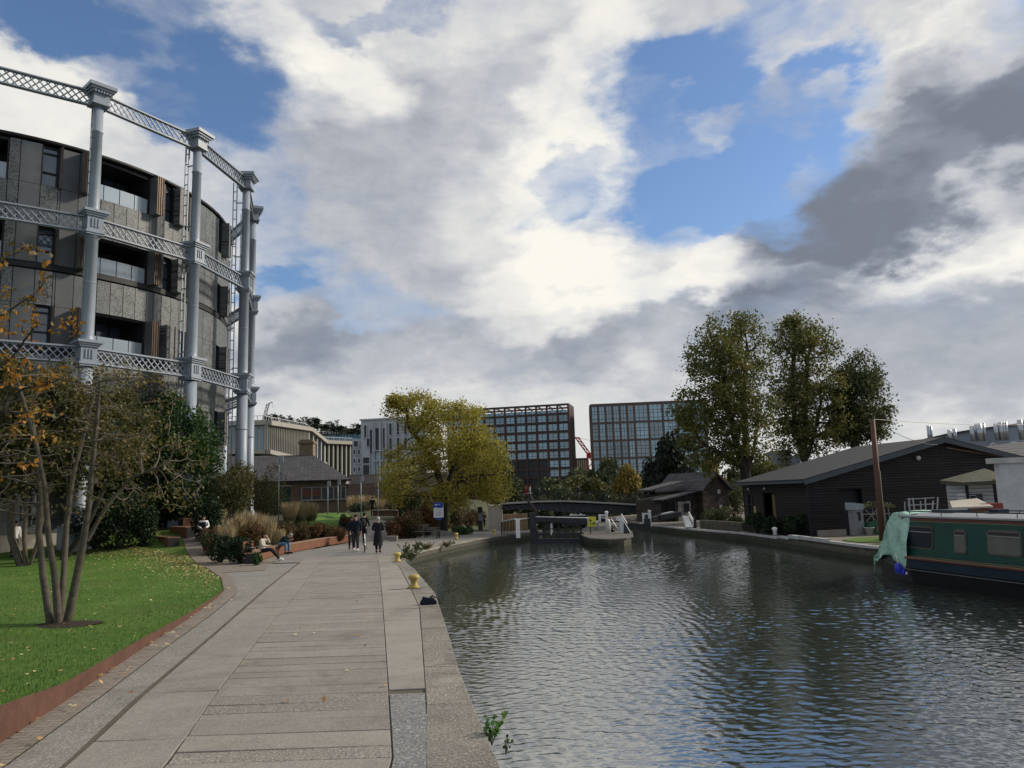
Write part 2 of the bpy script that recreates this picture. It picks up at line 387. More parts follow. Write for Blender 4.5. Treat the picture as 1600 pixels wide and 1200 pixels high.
# grass
m, w, b = newmat('lawn_grass')
g = w.n('ShaderNodeNewGeometry').outputs['Position']
a1 = w.noise(g, .5, 5, .6); a2 = w.noise(g, 26, 5, .7); a3 = w.noise(g, 5, 5, .65)
f = w.m('ADD', w.m('ADD', w.m('MULTIPLY', a1, .3), w.m('MULTIPLY', a2, .4)), w.m('MULTIPLY', a3, .3))
lr_ = w.ramp(f, [(.3, (.030, .062, .012)), (.5, (.066, .135, .022)), (.7, (.15, .21, .05))])
worn = w.ss(w.noise(g, .33, 6, .65, .8), .52, .72)
setb(b, base=w.mix(w.m('MULTIPLY', worn, .5), lr_, (.11, .115, .04)), rough=.8, spec=.15, normal=bump(w, a2, .05)); MT['lawn'] = m
# water
m, w, b = newmat('canal_water')
g = w.n('ShaderNodeNewGeometry').outputs['Position']
def wavenoise(sx, sy, sc, det, rz=0, dist=0):
    mp = w.n('ShaderNodeMapping', inp={0: g, 2: (0, 0, radians(rz)), 3: (sx, sy, 1)})
    return w.noise(mp.outputs[0], sc, det, .5, dist)
h = w.m('ADD', w.m('MULTIPLY', wavenoise(1, 1.3, 9., 3, 14, .5), .6), w.m('MULTIPLY', wavenoise(1, 1.3, 22., 2, 25, .2), .15))
calm = w.m('MULTIPLY_ADD', w.noise(g, .11, 3, .5, .8), 3.2, -.75, clamp=False); calm = w.m('MAXIMUM', calm, .4)
nrm = w.n('ShaderNodeBump', inp={'Height': w.m('MULTIPLY', h, calm), 'Distance': .006, 'Strength': 1.0}).outputs[0]
setb(b, base=(.020, .026, .022), rough=.045, spec=.5, normal=nrm); b.inputs['IOR'].default_value = 4.2; MT['water'] = m
# ---------------- ground, canal, paths ----------------
WZ = -.45
EDGE = [(-30, 1.6), (0, .75), (5, .15), (7.8, -.23), (9.5, -.55), (12, -.95), (15.1, -1.38), (18, -1.8), (21, -2.24), (25.1, -3.09), (28, -3.7), (30, -4.2), (32.5, -4.75), (34.5, -5.0), (36.3, -4.95), (38, -4.6), (42, -3.76), (47.8, -1.9), (51.4, -.3), (53.5, 1.1), (58, 1.9), (66, 2.2), (90, 2.4), (120, 2)]
BENCH = [(30, -11.2), (33, -11.2), (38, -11.35), (43, -10.8), (46, -10.3), (50, -9.4), (400, -9.0)]
def xe(y): return interp(y, EDGE)
def tow(y): return -1.15*ss(54, 72, y)
def hl(x, y):
    xb = interp(y, BENCH)
    gdn = 1.4*ss(31, 46, y)*ss(0, 5.5, xb-x)
    if y > 46: # far bed between side path and towpath
        wl = interp(y, [(46, -6.9), (49, -5.3), (56, -3.2), (75, -2.2)])
        gdn = max(gdn, (tow(y)+(1.3-tow(y))*ss(.2, 5.0, wl-x)) if y > 51 else 1.3*ss(.2, 5.0, wl-x)*ss(46.3, 50.5, y))
    t = tow(y)
    return t+(gdn-t)*min(1, max(0, (gdn/1.4))) if gdn > 0 else t
def gl(px, py):
    """point of the left bank seen at a pixel"""
    z = 0.
    for _ in range(40):
        q = gp(px, py, z); z = z*.6+.4*hl(q[0], q[1])
    q[2] = hl(q[0], q[1]); return q
ys = list(np.arange(-30, 0, 3.))+list(np.arange(0, 34, 1.))+list(np.arange(34, 80, .6))+list(np.arange(80, 420, 15))
SO = [0, .5, 1, 1.5, 2, 2.5, 3, 3.5, 4, 4.5, 5, 5.5, 6, 6.5, 7, 7.5, 8, 8.5, 9, 9.5, 10, 11, 12, 13, 14, 15, 16, 17, 18, 20, 22, 24, 27, 30, 35, 40, 50, 60, 80, 110, 160, 260]
def sheet(name, rows, fx, mt, parent=None, dz=0., hf=hl):
    """rows of y, fx(y) -> list of x"""
    b = MB(); vs = []
    X = [fx(y) for y in rows]; n = len(X[0])
    for y, xs in zip(rows, X):
        for x in xs: vs.append((x, y, hf(x, y)+dz))
    fs = [(i*n+j, i*n+j+1, (i+1)*n+j+1, (i+1)*n+j) for i in range(len(rows)-1) for j in range(n-1)]
    b.smooth = True
    b.add(vs, fs); o = b.build(name, mt, parent); return struct(o)
MT['bank'] = mat('bank', (.045, .05, .025), .95, .5, 2.5, bmp=.05)
sheet('left_bank', ys, lambda y: [xe(y)-.12-s for s in SO][::-1], MT['bank'])
b = MB(); b.add([(-3000, -600, -3.4), (3000, -600, -3.4), (3000, 5000, -3.4), (-3000, 5000, -3.4)], [(0, 1, 2, 3)]); struct(b.build('ground', MT['bank']))
# right bank
REDGE = [(-30, 19), (10, 17.2), (20, 16.4), (27, 14.9), (30.9, 13.75), (33.5, 13.6), (36.2, 13.5), (41.3, 13.35), (44.8, 13.05), (49, 12.0), (53.2, 11.1), (60, 10.2), (66, 9.6), (90, 9), (120, 9)]
def xr(y): return interp(y, REDGE)
def hr(x, y): return .16*ss(40, 36, y)-.02+.1*ss(3, 12, x-xr(y))-.2*ss(60, 80, y)
MT['gravel'] = mat('gravel', (.13, .115, .10), .95, .3, 2, bmp=.02, speck=.35, speckscale=30)
sheet('right_bank', [y for y in ys if y < 420], lambda y: [xr(y)+.1+s for s in SO], MT['gravel'], hf=hr)
# water: the upper pound ends at the lock, the lower one runs on below the bridge
b = MB()
for i in range(0, 48):
    y0 = -30+i*2; y1 = y0+2
    if 4 <= y0 < 60: continue
    b.add([(xe(y0)-.3, y0, WZ), (xr(y0)+.3, y0, WZ), (xr(y1)+.3, y1, WZ), (xe(y1)-.3, y1, WZ)], [(0, 1, 2, 3)])
struct(b.build('canal_water', MT['water']))
# the part in view is really rippled: many small wave trains crossing, rougher in patches
def ripples():
    r = np.random.RandomState(17); Y = [4.]
    while Y[-1] < 60: Y.append(Y[-1]+max(.016, .0024*Y[-1]))
    Y = np.array(Y); Y[-1] = 60; nx = 640
    x0 = np.array([xe(y)-.3 for y in Y]); x1 = np.array([xr(y)+.3 for y in Y]); t = np.linspace(0, 1, nx)
    X = x0[:, None]+(x1-x0)[:, None]*t[None]; YY = np.repeat(Y[:, None], nx, 1); dy = np.maximum(.016, .0024*YY)
    Hh = np.zeros_like(X)
    wx = .35*np.sin(YY*.9+X*.5)+.25*np.sin(X*1.3-YY*.6); wy = .3*np.sin(X*.8+1)+.22*np.sin(YY*1.7-X*.9)
    mod = 1+.45*np.sin(X*.42+YY*.17+1.2+wx)*np.sin(YY*.23-X*.3+.5)+.25*np.sin(X*1.1-YY*.5+wy*2)
    mod = np.clip(mod, .22, 2)*(1-.72*np.clip((YY-40)/8, 0, 1))
    for k in range(60):
        lam = .06*(.50/.06)**r.rand(); a = radians(r.normal(68, 36)); slope = .030*r.uniform(.5, 1.2)*(1 if lam < .3 else .7)
        kx, ky = cos(a)*2*pi/lam, sin(a)*2*pi/lam; att = np.clip(lam/(dy*2.6)-.4, 0, 1); pk = r.rand()*6.28
        env = .6+.5*np.sin(X*r.uniform(.3, 1.4)+YY*r.uniform(-1., 1.)+pk)
        Hh += slope*lam/(2*pi)*att*env*np.sin(kx*(X+wx*lam*.6)+ky*(YY+wy*lam*.6)+pk)
    Z = WZ+Hh*mod; n = X.size; ny = len(Y)
    V = np.stack([X, YY, Z], 2).reshape(-1, 3)
    i = (np.arange(ny-1)[:, None]*nx+np.arange(nx-1)[None]).ravel(); F_ = np.stack([i, i+1, i+nx+1, i+nx], 1)
    me = bpy.data.meshes.new('canal_water'); me.vertices.add(n); me.vertices.foreach_set('co', V.ravel()); me.loops.add(F_.size); me.loops.foreach_set('vertex_index', F_.ravel().astype(np.int32))
    me.polygons.add(len(F_)); me.polygons.foreach_set('loop_start', np.arange(len(F_))*4); me.polygons.foreach_set('loop_total', np.full(len(F_), 4)); me.polygons.foreach_set('use_smooth', np.ones(len(F_), bool))
    me.materials.append(MT['water']); me.update(); o = bpy.data.objects.new('canal_water', me); C.objects.link(o); struct(o)
ripples()
b = MB(); b.add([(1, 66, -2.7), (12, 66, -2.7), (12, 130, -2.7), (1, 130, -2.7)], [(0, 1, 2, 3)]); struct(b.build('lower_water', MT['water']))
# quay walls
def wallstrip(name, ysq, fx, sgn, ztop, mt, nz=6, amp=.05):
    b = MB(); b.smooth = True
    r = np.random.RandomState(3)
    vs = []; n = nz+1
    for y in ysq:
        for k in range(n):
            z = ztop(y)-k*(ztop(y)+1.3)/nz
            vs.append((fx(y)+sgn*amp*(r.rand()-.3)*(1 if k else 0), y, z))
    b.add(vs, [(i*n+j, i*n+j+1, (i+1)*n+j+1, (i+1)*n+j) for i in range(len(ysq)-1) for j in range(nz)])
    return b.build(name, mt)
yw = list(np.arange(-30, 66, .4))
o = wallstrip('quay_wall', yw, lambda y: xe(y)-.06, 1, lambda y: tow(y)-.02, MT['quay_wall'])
tag(o, 'weathered stone canal wall below the towpath coping', 'wall')
o = wallstrip('quay_wall', yw, lambda y: xr(y)+.05, -1, lambda y: hr(xr(y), y)-.03, MT['quay_wall'], amp=.10)
tag(o, 'dark mossy canal wall with pale edge below the boatyard', 'wall')
# coping of the right quay: pale, worn stones
b = MB(); r = np.random.RandomState(5)
y = -10.
while y < 62:
    L = r.uniform(.8, 1.6); y1 = y+L; dz = r.uniform(0, .02)+(.1 if 33.2 < y < 38 else 0)
    ww = r.uniform(.14, .26)
    q = [(xr(y)-.04, y+.01), (xr(y)+ww, y+.01), (xr(y1)+ww, y1-.01), (xr(y1)-.04, y1-.01)]
    b.prism(q, hr(xr(y), y)-.06, hr(xr(y), y)+.035+dz*.6); y = y1
MT['lime'] = mat('lime', (.30, .31, .32), .9, .35, 2.5, bmp=.01, speck=.2, isl=.1)
struct(b.build('quay_coping', MT['lime']))
# --- towpath bands, from the water outwards ---
J1 = [(-10, -.35), (5, -.72), (7.84, -.93), (10.8, -1.31), (18.7, -2.38), (27.5, -4.1), (34.35, -5.55), (36, -5.8)]
J2 = [(-10, -1.1), (5, -1.2), (7.9, -1.29), (12, -2.03), (18.9, -3.29), (30.4, -5.43), (35.4, -6.4)]
J3 = [(-10, -1.5), (4, -2.9), (8.07, -3.57), (10.5, -4.1), (15.1, -5.0), (20.6, -6.0), (32.8, -8.35), (36.4, -8.97)]
J4 = [(-10, -2.8), (4, -3.95), (8.2, -4.6), (10.6, -5.13), (15.3, -5.99), (23.8, -7.62), (33.1, -9.26), (36.8, -9.98)]
JE = [(-10, -4.2), (5, -5.1), (8.98, -5.87), (10.7, -6.18), (14.2, -6.89), (18.3, -7.65), (21.8, -8.41), (23.3, -8.81), (27.3, -10.42), (32.1, -12.93), (38.6, -16.53), (46.7, -20.6)]
def f_(P): return lambda y: interp(y, P)
j1, j2, j3, j4, je = map(f_, (J1, J2, J3, J4, JE))
jp = lambda y: je(y)+.42  # row of edging setts beside the steel edge
def between(a, b_, n): return lambda y: [a(y)+(b_(y)-a(y))*k/n for k in range(n+1)]
rows1 = list(np.arange(-8, 37.01, .5)); rows2 = list(np.arange(33, 76, .5))
sheet('path_bed', rows1, between(lambda y: j4(y)-.08, lambda y: xe(y)-.1, 6), MT['joint'], dz=.03)
sheet('sett_band', rows1, between(jp, lambda y: j4(y)-.015, 5), MT['setts'], dz=.016)
sheet('brick_path', [y for y in np.arange(-8, 47, .5)], lambda y: [je(y)-.05+(min(jp(y) if y < 30 else 9, interp(y, [(0, 9), (23.9, 9), (24, j4(24)), (29, -9.5), (33, -10.6), (47, -11.4)]))-je(y)+.05)*k/8 for k in range(9)], MT['paver'], dz=.03)
sheet('towpath_tarmac', rows2, lambda y: [interp(y, [(33, -10.4), (36, -11.1), (38, -11.3), (43, -10.8), (46, -10.3), (46.6, -10.1), (48, -9.9), (52, -9.6), (52.1, -3.9), (56, -3.1), (75, -2)])*(1-k/16)+(xe(y)-.55)*k/16 for k in range(17)], MT['tarmac'], dz=.045)
def stone(b, y0, y1, a, c, gap=.012, top=.05, r=rng, hf=hl, h=.10):
    """one slab between two band edges, slightly out of true"""
    g = gap
    e = [r.uniform(-.012, .012) for _ in range(4)]
    q = [(a(y0+e[0])+g, y0+g+e[0]), (c(y0+e[1])-g, y0+g+e[1]), (c(y1+e[2])-g, y1-g+e[2]), (a(y1+e[3])+g, y1-g+e[3])]
    z = [hf(*p)+top+r.uniform(-.005, .005) for p in q]; bv = .007
    cx_ = sum(p[0] for p in q)/4; cy_ = sum(p[1] for p in q)/4
    inn = [(p[0]+(bv if p[0] < cx_ else -bv), p[1]+(bv if p[1] < cy_ else -bv)) for p in q]
    vs = [(*p, zz-h) for p, zz in zip(q, z)]+[(*p, zz-bv) for p, zz in zip(q, z)]+[(*p, zz) for p, zz in zip(inn, z)]
    b.add(vs, [(0, 1, 5, 4), (1, 2, 6, 5), (2, 3, 7, 6), (3, 0, 4, 7), (4, 5, 9, 8), (5, 6, 10, 9), (6, 7, 11, 10), (7, 4, 8, 11), (8, 9, 10, 11)])
def courses(name, y0, y1, a, c, lmin, lmax, mt, gap=.006, top=.05, seed=1, skew=0, rough_at=()):
    b = MB(); r = np.random.RandomState(seed); y = y0
    while y < y1:
        L = r.uniform(lmin, lmax)
        b.cur = 1 if any(abs(y+L/2-q) < .3 for q in rough_at) else 0
        stone(b, y, min(y+L, y1), a, c, gap, top, r); y += L
    return struct(b.build(name, mt))
courses('slab_paving', -6, 35.6, j3, j2, .30, .66, [MT['slab'], MT['slab_rough']], seed=11, rough_at=(8.1, 10.15, 16.2, 24))
courses('slab_paving', -6, 36.2, j4, j3, 1.1, 2.3, MT['slab'], seed=12)
yS = 10.75
courses('path_strip', yS, 35.8, j2, j1, 1.6, 3.4, MT['slab_light'], seed=13)
sheet('aggregate_patch', list(np.arange(-6, yS-.02, .25)), lambda y: [j2(y)+.015+(j1(y)+(.0 if y > 9.3 else .13+.12*sin(y*5))-.02-j2(y))*k/6 for k in range(7)], MT['aggregate'], dz=.052)
cop_w = .5
courses('coping_stones', -6, 30.2, j1, xe, 1.3, 2.8, MT['coping'], seed=14, top=.055, gap=.006)
courses('coping_stones', 30.2, 36.0, lambda y: min(j1(y), xe(y)-.6), xe, 1.0, 1.8, MT['coping'], seed=15, top=.055, gap=.006)
courses('coping_stones', 36.0, 58, lambda y: xe(y)-.65, xe, 1.1, 1.9, MT['coping'], seed=16, top=.055, gap=.008)
# --- lawn with the steel edge ---
ZE = [(0, .45), (9, .42), (10.7, .26), (14, .2), (18, .13), (22, .08), (25, .04), (50, .04)]
def ze(y): return interp(y, ZE)
def hlawn(x, y):
    d = je(y)-x
    return hl(x, y)+ze(y)+.10*ss(0, 6, d)*ss(40, 25, y)+.03*sin(x*.9)*ss(0, 3, d)
lr = list(np.arange(-4, 43.6, .5))
sheet('lawn', lr, lambda y: [je(y)-.02-s for s in (0, .4, .8, 1.2, 1.8, 2.5, 3.3, 4.2, 5.2, 6.5, 8, 9.5, 11, 13, 15, 18, 22, 30)][::-1] if y < 40 else [je(y)-.02-s*(44-y)/4 for s in (0, .4, .8, 1.2, 1.8, 2.5, 3.3, 4.2, 5.2, 6.5, 8, 9.5, 11, 13, 15, 18, 22, 30)][::-1], MT['lawn'], hf=hlawn)
b = MB(); P = [(je(y), y) for y in np.arange(-4, 43.5, .35)]
for (x0, y0), (x1, y1) in zip(P[:-1], P[1:]):
    z0 = hl(x0, y0)+ze(y0)+.015; z1 = hl(x1, y1)+ze(y1)+.015
    b.add([(x0-.012, y0, z0-.5), (x0+.012, y0, z0-.5), (x0+.012, y0, z0), (x0-.012, y0, z0), (x1-.012, y1, z1-.5), (x1+.012, y1, z1-.5), (x1+.012, y1, z1), (x1-.012, y1, z1)],
          [(1, 5, 6, 2), (3, 2, 6, 7), (0, 3, 7, 4)])
tag(b.build('lawn_edging', MT['corten']), 'rusty steel edging strip curving round the lawn', 'edging')
# grass blades near the camera, as one growth
def blades(name, pts, h0, h1, wd, m, label, cat, lean=.5, seg=1):
    n = len(pts); r = np.random.RandomState(4)
    a = r.rand(n)*2*pi; hh = r.uniform(h0, h1, n); P = np.array(pts, float)
    dx = np.c_[np.cos(a), np.sin(a), np.zeros(n)]*wd/2
    la = r.rand(n)*2*pi; ln = r.rand(n)*lean
    tip = P+np.c_[np.cos(la)*ln*hh, np.sin(la)*ln*hh, hh]
    V = np.stack([P-dx, P+dx, tip], 1).reshape(-1, 3)
    me = bpy.data.meshes.new(name); me.vertices.add(3*n); me.vertices.foreach_set('co', V.ravel())
    me.loops.add(3*n); me.loops.foreach_set('vertex_index', np.arange(3*n)); me.polygons.add(n)
    me.polygons.foreach_set('loop_start', np.arange(n)*3); me.polygons.foreach_set('loop_total', np.full(n, 3))
    me.materials.append(m); me.update(); me.validate()
    o = bpy.data.objects.new(name, me); C.objects.link(o); return stuff(o, label, cat)
MT['blade'] = leafmat('blade', [(.025, .06, .009), (.045, .105, .015), (.065, .135, .02), (.12, .165, .04)], .3)
r = np.random.RandomState(21); pts = []
while len(pts) < 90000:
    y = 6.5+r.rand()**1.7*26; x = je(y)-.03-r.rand()**1.1*(5+y*.75)
    pts.append((x, y, hlawn(x, y)-.005))
blades('grass_blades', pts, .03, .065, .012, MT['blade'], 'short mown grass blades of the lawn beside the towpath', 'grass')
# fallen leaves
MT['fallen'] = leafmat('fallen', [(.50, .42, .20), (.55, .50, .30), (.42, .26, .10), (.25, .12, .05), (.60, .56, .38)], .15)
def leafset(name, P, size, m, flat=True, seed=1, stretch=1.6, parent=None, upb=0.):
    """leaf quads (kite shapes, folded) at points P"""
    P = np.asarray(P, float); n = len(P); r = np.random.RandomState(seed)
    u = r.normal(size=(n, 3)); 
    if flat: u[:, 2] *= .12
    u /= np.linalg.norm(u, axis=1)[:, None]
    w_ = r.normal(size=(n, 3))
    if flat: nz = np.c_[r.normal(size=(n, 2))*.25, np.ones(n)]
    else: nz = w_+np.array([0, 0, upb])
    v = np.cross(nz, u); v /= np.linalg.norm(v, axis=1)[:, None]+1e-9; nn = np.cross(u, v)
    s = (np.asarray(size)*r.uniform(.7, 1.3, n))[:, None]
    A = P-u*s*stretch*.5; B = P+v*s*.5+nn*s*.12; Cc = P+u*s*stretch*.5; D = P-v*s*.5+nn*s*.12
    V = np.stack([A, B, Cc, D], 1).reshape(-1, 3)
    me = bpy.data.meshes.new(name); me.vertices.add(4*n); me.vertices.foreach_set('co', V.ravel())
    me.loops.add(4*n); me.loops.foreach_set('vertex_index', np.arange(4*n)); me.polygons.add(n)
    me.polygons.foreach_set('loop_start', np.arange(n)*4); me.polygons.foreach_set('loop_total', np.full(n, 4))
    me.materials.append(m); me.update(); me.validate()
    o = bpy.data.objects.new(name, me); C.objects.link(o)
    if parent is not None: o.parent = parent
    return o
pts = []
def lz(x, y): return hlawn(x, y)+.055
while len(pts) < 3400:   # drift of pale leaves towards the back of the lawn
    t = r.rand(); px = 345-abs(r.normal())*130; py = 850+abs(r.normal())*17+max(0, (px-190))*.20
    q = gp(px, py, .35)
    zz = .35
    for _ in range(14): zz = .6*zz+.4*hlawn(q[0], q[1]); q = gp(px, py, zz)
    if q[0] < je(q[1])-.1 and q[1] < 43: pts.append((q[0], q[1], lz(q[0], q[1])))
while len(pts) < 4000:
    y = 8+r.rand()*24; x = je(y)-.1-r.rand()*(4+y*.55)
    pts.append((x, y, lz(x, y)))
stuff(leafset('fallen_leaves', pts, .052, MT['fallen'], seed=3), 'pale fallen leaves scattered over the lawn', 'leaves')
pts = [(je(y)+.05+abs(r.normal())*.35, y, .09) for y in r.uniform(8, 24, 60)]+[(r.uniform(j3(y), j2(y)), y, .075) for y in r.uniform(9, 34, 22)]+[(r.uniform(-16, -11), y, hl(-13, y)+.06) for y in r.uniform(30, 38, 60)]
stuff(leafset('fallen_leaves', [(a, b_, c) if b_ < 28 else (a, b_, hl(a, b_)+.06) for a, b_, c in pts], .06, MT['fallen'], seed=5), 'few dry fallen leaves lying on the paving', 'leaves')
# far lawn in the garden and its grass
def glp(pts_): return [gl(*p) for p in pts_]
q = glp([(438, 822), (470, 806), (512, 802), (548, 806), (556, 814), (546, 828), (500, 836), (455, 832)])
b = MB(); poly = [(p[0], p[1]) for p in q]
gx = np.linspace(min(p[0] for p in poly), max(p[0] for p in poly), 60); gy = np.linspace(min(p[1] for p in poly), max(p[1] for p in poly), 60)
def inside(x, y, P):
    c = False; n = len(P)
    for i in range(n):
        x0, y0 = P[i]; x1, y1 = P[(i+1) % n]
        if (y0 > y) != (y1 > y) and x < (x1-x0)*(y-y0)/(y1-y0)+x0: c = not c
    return c
dx, dy = gx[1]-gx[0], gy[1]-gy[0]
for X in gx[:-1]:
    for Y in gy[:-1]:
        if inside(X+dx/2, Y+dy/2, poly): b.add([(u, v_, hl(u, v_)+.07) for u, v_ in ((X, Y), (X+dx, Y), (X+dx, Y+dy), (X, Y+dy))], [(0, 1, 2, 3)])
MT['lawn_far'] = MT['lawn']
struct(b.build('garden_lawn', MT['lawn_far']))
# grass patch on the boatyard quay
def grass_patch(cx_, cy_, rx_, ry_):
    b = MB(); r = np.random.RandomState(2)
    ring = [(cx_+rx_*cos(a)*r.uniform(.8, 1.1), cy_+ry_*sin(a)*r.uniform(.8, 1.1)) for a in np.linspace(0, 2*pi, 26)[:-1]]
    b.add([(x, y, hr(x, y)+.03) for x, y in ring], [tuple(range(len(ring)))]); return struct(b.build('grass_verge', MT['lawn']))
grass_patch(16.3, 33.6, 2.3, 1.9)
# ---------------- gasholder frame and the round apartment block ----------------
GX, GY, RF, RB, GZ = -35.2, 50.8, 16.6, 14.8, 1.4
A0 = -.72
def cyl(a, r, z): return (GX+r*cos(a), GY+r*sin(a), z)
gf = empty('gasholder_frame', (GX, GY, GZ), 'tall grey cast iron gasholder frame ringing the round apartment block', 'gasholder frame')
zb1, zb2, ztop = 12.05, 19.35, 26.0   # tops of the two lower capitals and of the frame
# scaled: base 1.4, tiers
def cap_profile(b, z, s=1., top=False):
    """square classical capital hanging below z"""
    for dz, hh, ww in ((-.10, .20, 1.42), (-.26, .12, 1.22), (-.38, .12, 1.02), (-.72, .56, .80), (-1.06, .12, .92)) if top else ((-.07, .14, 1.28), (-.19, .10, 1.12), (-.29, .10, .98), (-.75, .82, .82), (-1.22, .12, .98), (-1.33, .10, .88)):
        b.box((0, 0, z+dz*s), (ww*s, ww*s, hh*s))
    if top:
        for i in range(6):
            for sx, sy in ((1, 0), (-1, 0), (0, 1), (0, -1)):
                t = (i-2.5)*.15
                b.box((sx*.54+(t if sy else 0), sy*.54+(t if sx else 0), z-.45), (.07, .07, .10))
    else:
        for i in range(3):
            for sx, sy in ((1, 0), (-1, 0), (0, 1), (0, -1)):
                t = (i-1)*.16
                b.box((sx*.43+(t if sy else 0), sy*.43+(t if sx else 0), z-.72), (.07, .07, .5))
b = MB()
Z1, Z2, Z3 = zb1-GZ, zb2-GZ+.55, ztop-GZ
Z1 = 10.05; Z2 = 17.3
prof = [(.60, 0), (.60, .35), (.50, .42), (.54, .55), (.43, .7), (.40, 3), (.36, Z1-1.45)]
b.lathe((0, 0, 0), prof, 20); b.box((0, 0, -.8), (1.45, 1.45, 2.3))
b.lathe((0, 0, Z1), [(.42, 0), (.34, .12), (.33, .3), (.31, Z2-Z1-1.5), (.40, Z2-Z1-1.45), (.40, Z2-Z1-1.38)], 20)
b.lathe((0, 0, Z2), [(.37, 0), (.30, .12), (.29, .3), (.265, 4.6), (.30, 4.62), (.30, 4.72), (.265, 4.74), (.26, Z3-Z2-1.1)], 20)
for z_ in (3.4, 6.2): b.lathe((0, 0, z_), [(.41, 0), (.41, .06)], 20)
b.lathe((0, 0, Z1+3.2), [(.335, 0), (.335, .05)], 20)
shaft_me = b.mesh('column', MT['grey_paint'])
b = MB(); cap_profile(b, Z1); cap1 = b.mesh('capital', MT['grey_paint'])
b = MB(); cap_profile(b, Z2); cap2 = b.mesh('capital', MT['grey_paint'])
b = MB(); cap_profile(b, Z3, 1.0, True); b.box((0, 0, Z3-.55), (.7, .7, 1.2)); cap3 = b.mesh('capital', MT['grey_paint'])
# guide rail: a light ladder truss inside each column
b = MB()
for s in (-.14, .14): b.box((-.78+s*.9, 0, (Z3-1)/2+.5), (.05, .09, Z3-1.2))
for i in range(34): b.box((-.78, 0, .9+i*.68), (.25, .06, .05))
for i in range(6): b.box((-.5, 0, 2.5+i*4), (.5, .06, .07))
rail_me = b.mesh('guide_rail', MT['grey_paint'])
chord = 2*RF*sin(pi/16)
def girder(Lg, h_, nx, twist):
    b = MB(); Lh = Lg/2-.4
    for z_ in (0, h_): b.box((0, 0, z_), (2*Lh, .26, .07)); b.box((0, .03, z_), (2*Lh, .05, .16))
    p_ = 2*Lh/nx
    for i in range(nx):
        for r_ in range(2):
            z0 = r_*h_/2; x0 = -Lh+i*p_
            b.beam((x0, .02, z0), (x0+p_, .02, z0+h_/2), .055, .055, (0, 1, 0)); b.beam((x0, -.02, z0+h_/2), (x0+p_, -.02, z0), .055, .055, (0, 1, 0))
            b.lathe((0, 0, 0), [(0, 0), (0, 0)], 3) if False else None
            xc, zc = x0+p_/2, z0+h_/4
            b.box((xc, 0, zc), (.10, .07, .10))
    for i in range(nx+1): b.box((-Lh+i*p_, 0, h_/2), (.09, .07, .09))
    for sx in (-1, 1): b.box((sx*(Lh-.03), 0, h_/2), (.1, .1, h_))
    return b.mesh('girder', MT['grey_paint'])
gm = girder(chord, .82, 15, 0)
for i in range(16):
    a = A0+i*2*pi/16
    c = inst(shaft_me, 'column', gf, (RF*cos(a), RF*sin(a), 0), a)
    for cm in (cap1, cap2, cap3): inst(cm, 'capital', c)
    inst(rail_me, 'guide_rail', gf, (RF*cos(a), RF*sin(a), 0), a)
    am = a+pi/16; rm = RF*cos(pi/16)
    for z_ in (Z1-1.15, Z2-1.15, Z3-1.12):
        inst(gm, 'girder', gf, (rm*cos(am), rm*sin(am), z_), am+pi/2)
# ---- block ----
ab = empty('apartment_block', (GX, GY, GZ), 'round dark apartment block clad in grey metal panels inside the gasholder frame', 'apartment building')
def arcseg(b, a0, a1, z0, z1, r0, r1, n=None):
    """curved box, degrees"""
    n = n or max(1, int(abs(a1-a0)/3)); v = []; f = []
    for i in range(n+1):
        a = radians(a0+(a1-a0)*i/n); ca, sa = cos(a), sin(a)
        for r_, z_ in ((r0, z0), (r1, z0), (r1, z1), (r0, z1)): v.append((r_*ca, r_*sa, z_))
    for i in range(n):
        k = i*4
        for j in range(4): f.append((k+j, k+(j+1) % 4, k+4+(j+1) % 4, k+4+j))
    f.append((0, 3, 2, 1)); k = n*4; f.append((k, k+1, k+2, k+3)); b.add(v, f)
def perfmat(name, c, dark, sc):
    m, w, b = newmat(name)
    g = w.n('ShaderNodeNewGeometry').outputs; p = g['Position']
    s3 = w.n('ShaderNodeSeparateXYZ', inp={0: p}).outputs
    u = w.m('MULTIPLY', w.m('ARCTAN2', w.m('SUBTRACT', s3[1], GY), w.m('SUBTRACT', s3[0], GX)), 14.8)
    vec = w.n('ShaderNodeCombineXYZ', inp={0: u, 1: s3[2]}).outputs[0]
    vo = w.n('ShaderNodeTexVoronoi', inp={'Vector': vec, 'Scale': sc}).outputs['Distance']
    big_ = w.noise(vec, 1.6, 3)
    thr = w.m('ADD', vo, w.m('MULTIPLY_ADD', big_, -.55, .25))
    f = w.ss(thr, .30, .42)
    col = w.mix(f, dark, c); col = w.mix(1.0, col, w.ramp(w.noise(p, 3, 5), [(.2, (.8,)*3), (.8, (1.2,)*3)]), 'MULTIPLY')
    setb(b, base=col, rough=.5, spec=.3); return m
MT['perf'] = perfmat('perforated_metal', (.135, .145, .15), (.025, .025, .028), 15)
MT['glass_blue'] = glass('window_glass', (.05, .07, .10))
MT['glass_bal'] = glass('balustrade_glass', (.26, .31, .36), .12)
HZ = 23.0-GZ
fl = [2.1-GZ, 6.7-GZ, 11.3-GZ, 15.9-GZ, 20.3-GZ]
tops = [fl[i+1]-2.35 for i in range(4)]+[HZ-.35]
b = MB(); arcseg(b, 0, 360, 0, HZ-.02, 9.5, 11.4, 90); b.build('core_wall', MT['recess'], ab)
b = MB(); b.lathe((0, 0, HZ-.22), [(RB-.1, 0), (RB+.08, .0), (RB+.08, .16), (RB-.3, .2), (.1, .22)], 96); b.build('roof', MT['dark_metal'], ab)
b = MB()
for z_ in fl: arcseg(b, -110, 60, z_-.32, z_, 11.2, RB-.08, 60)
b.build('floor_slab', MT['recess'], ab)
# back of the drum that never shows: plain panels
b = MB(); arcseg(b, 60, 250, 0, HZ-.24, RB-.3, RB-.05, 60); b.build('rear_cladding', MT['zinc'], ab)
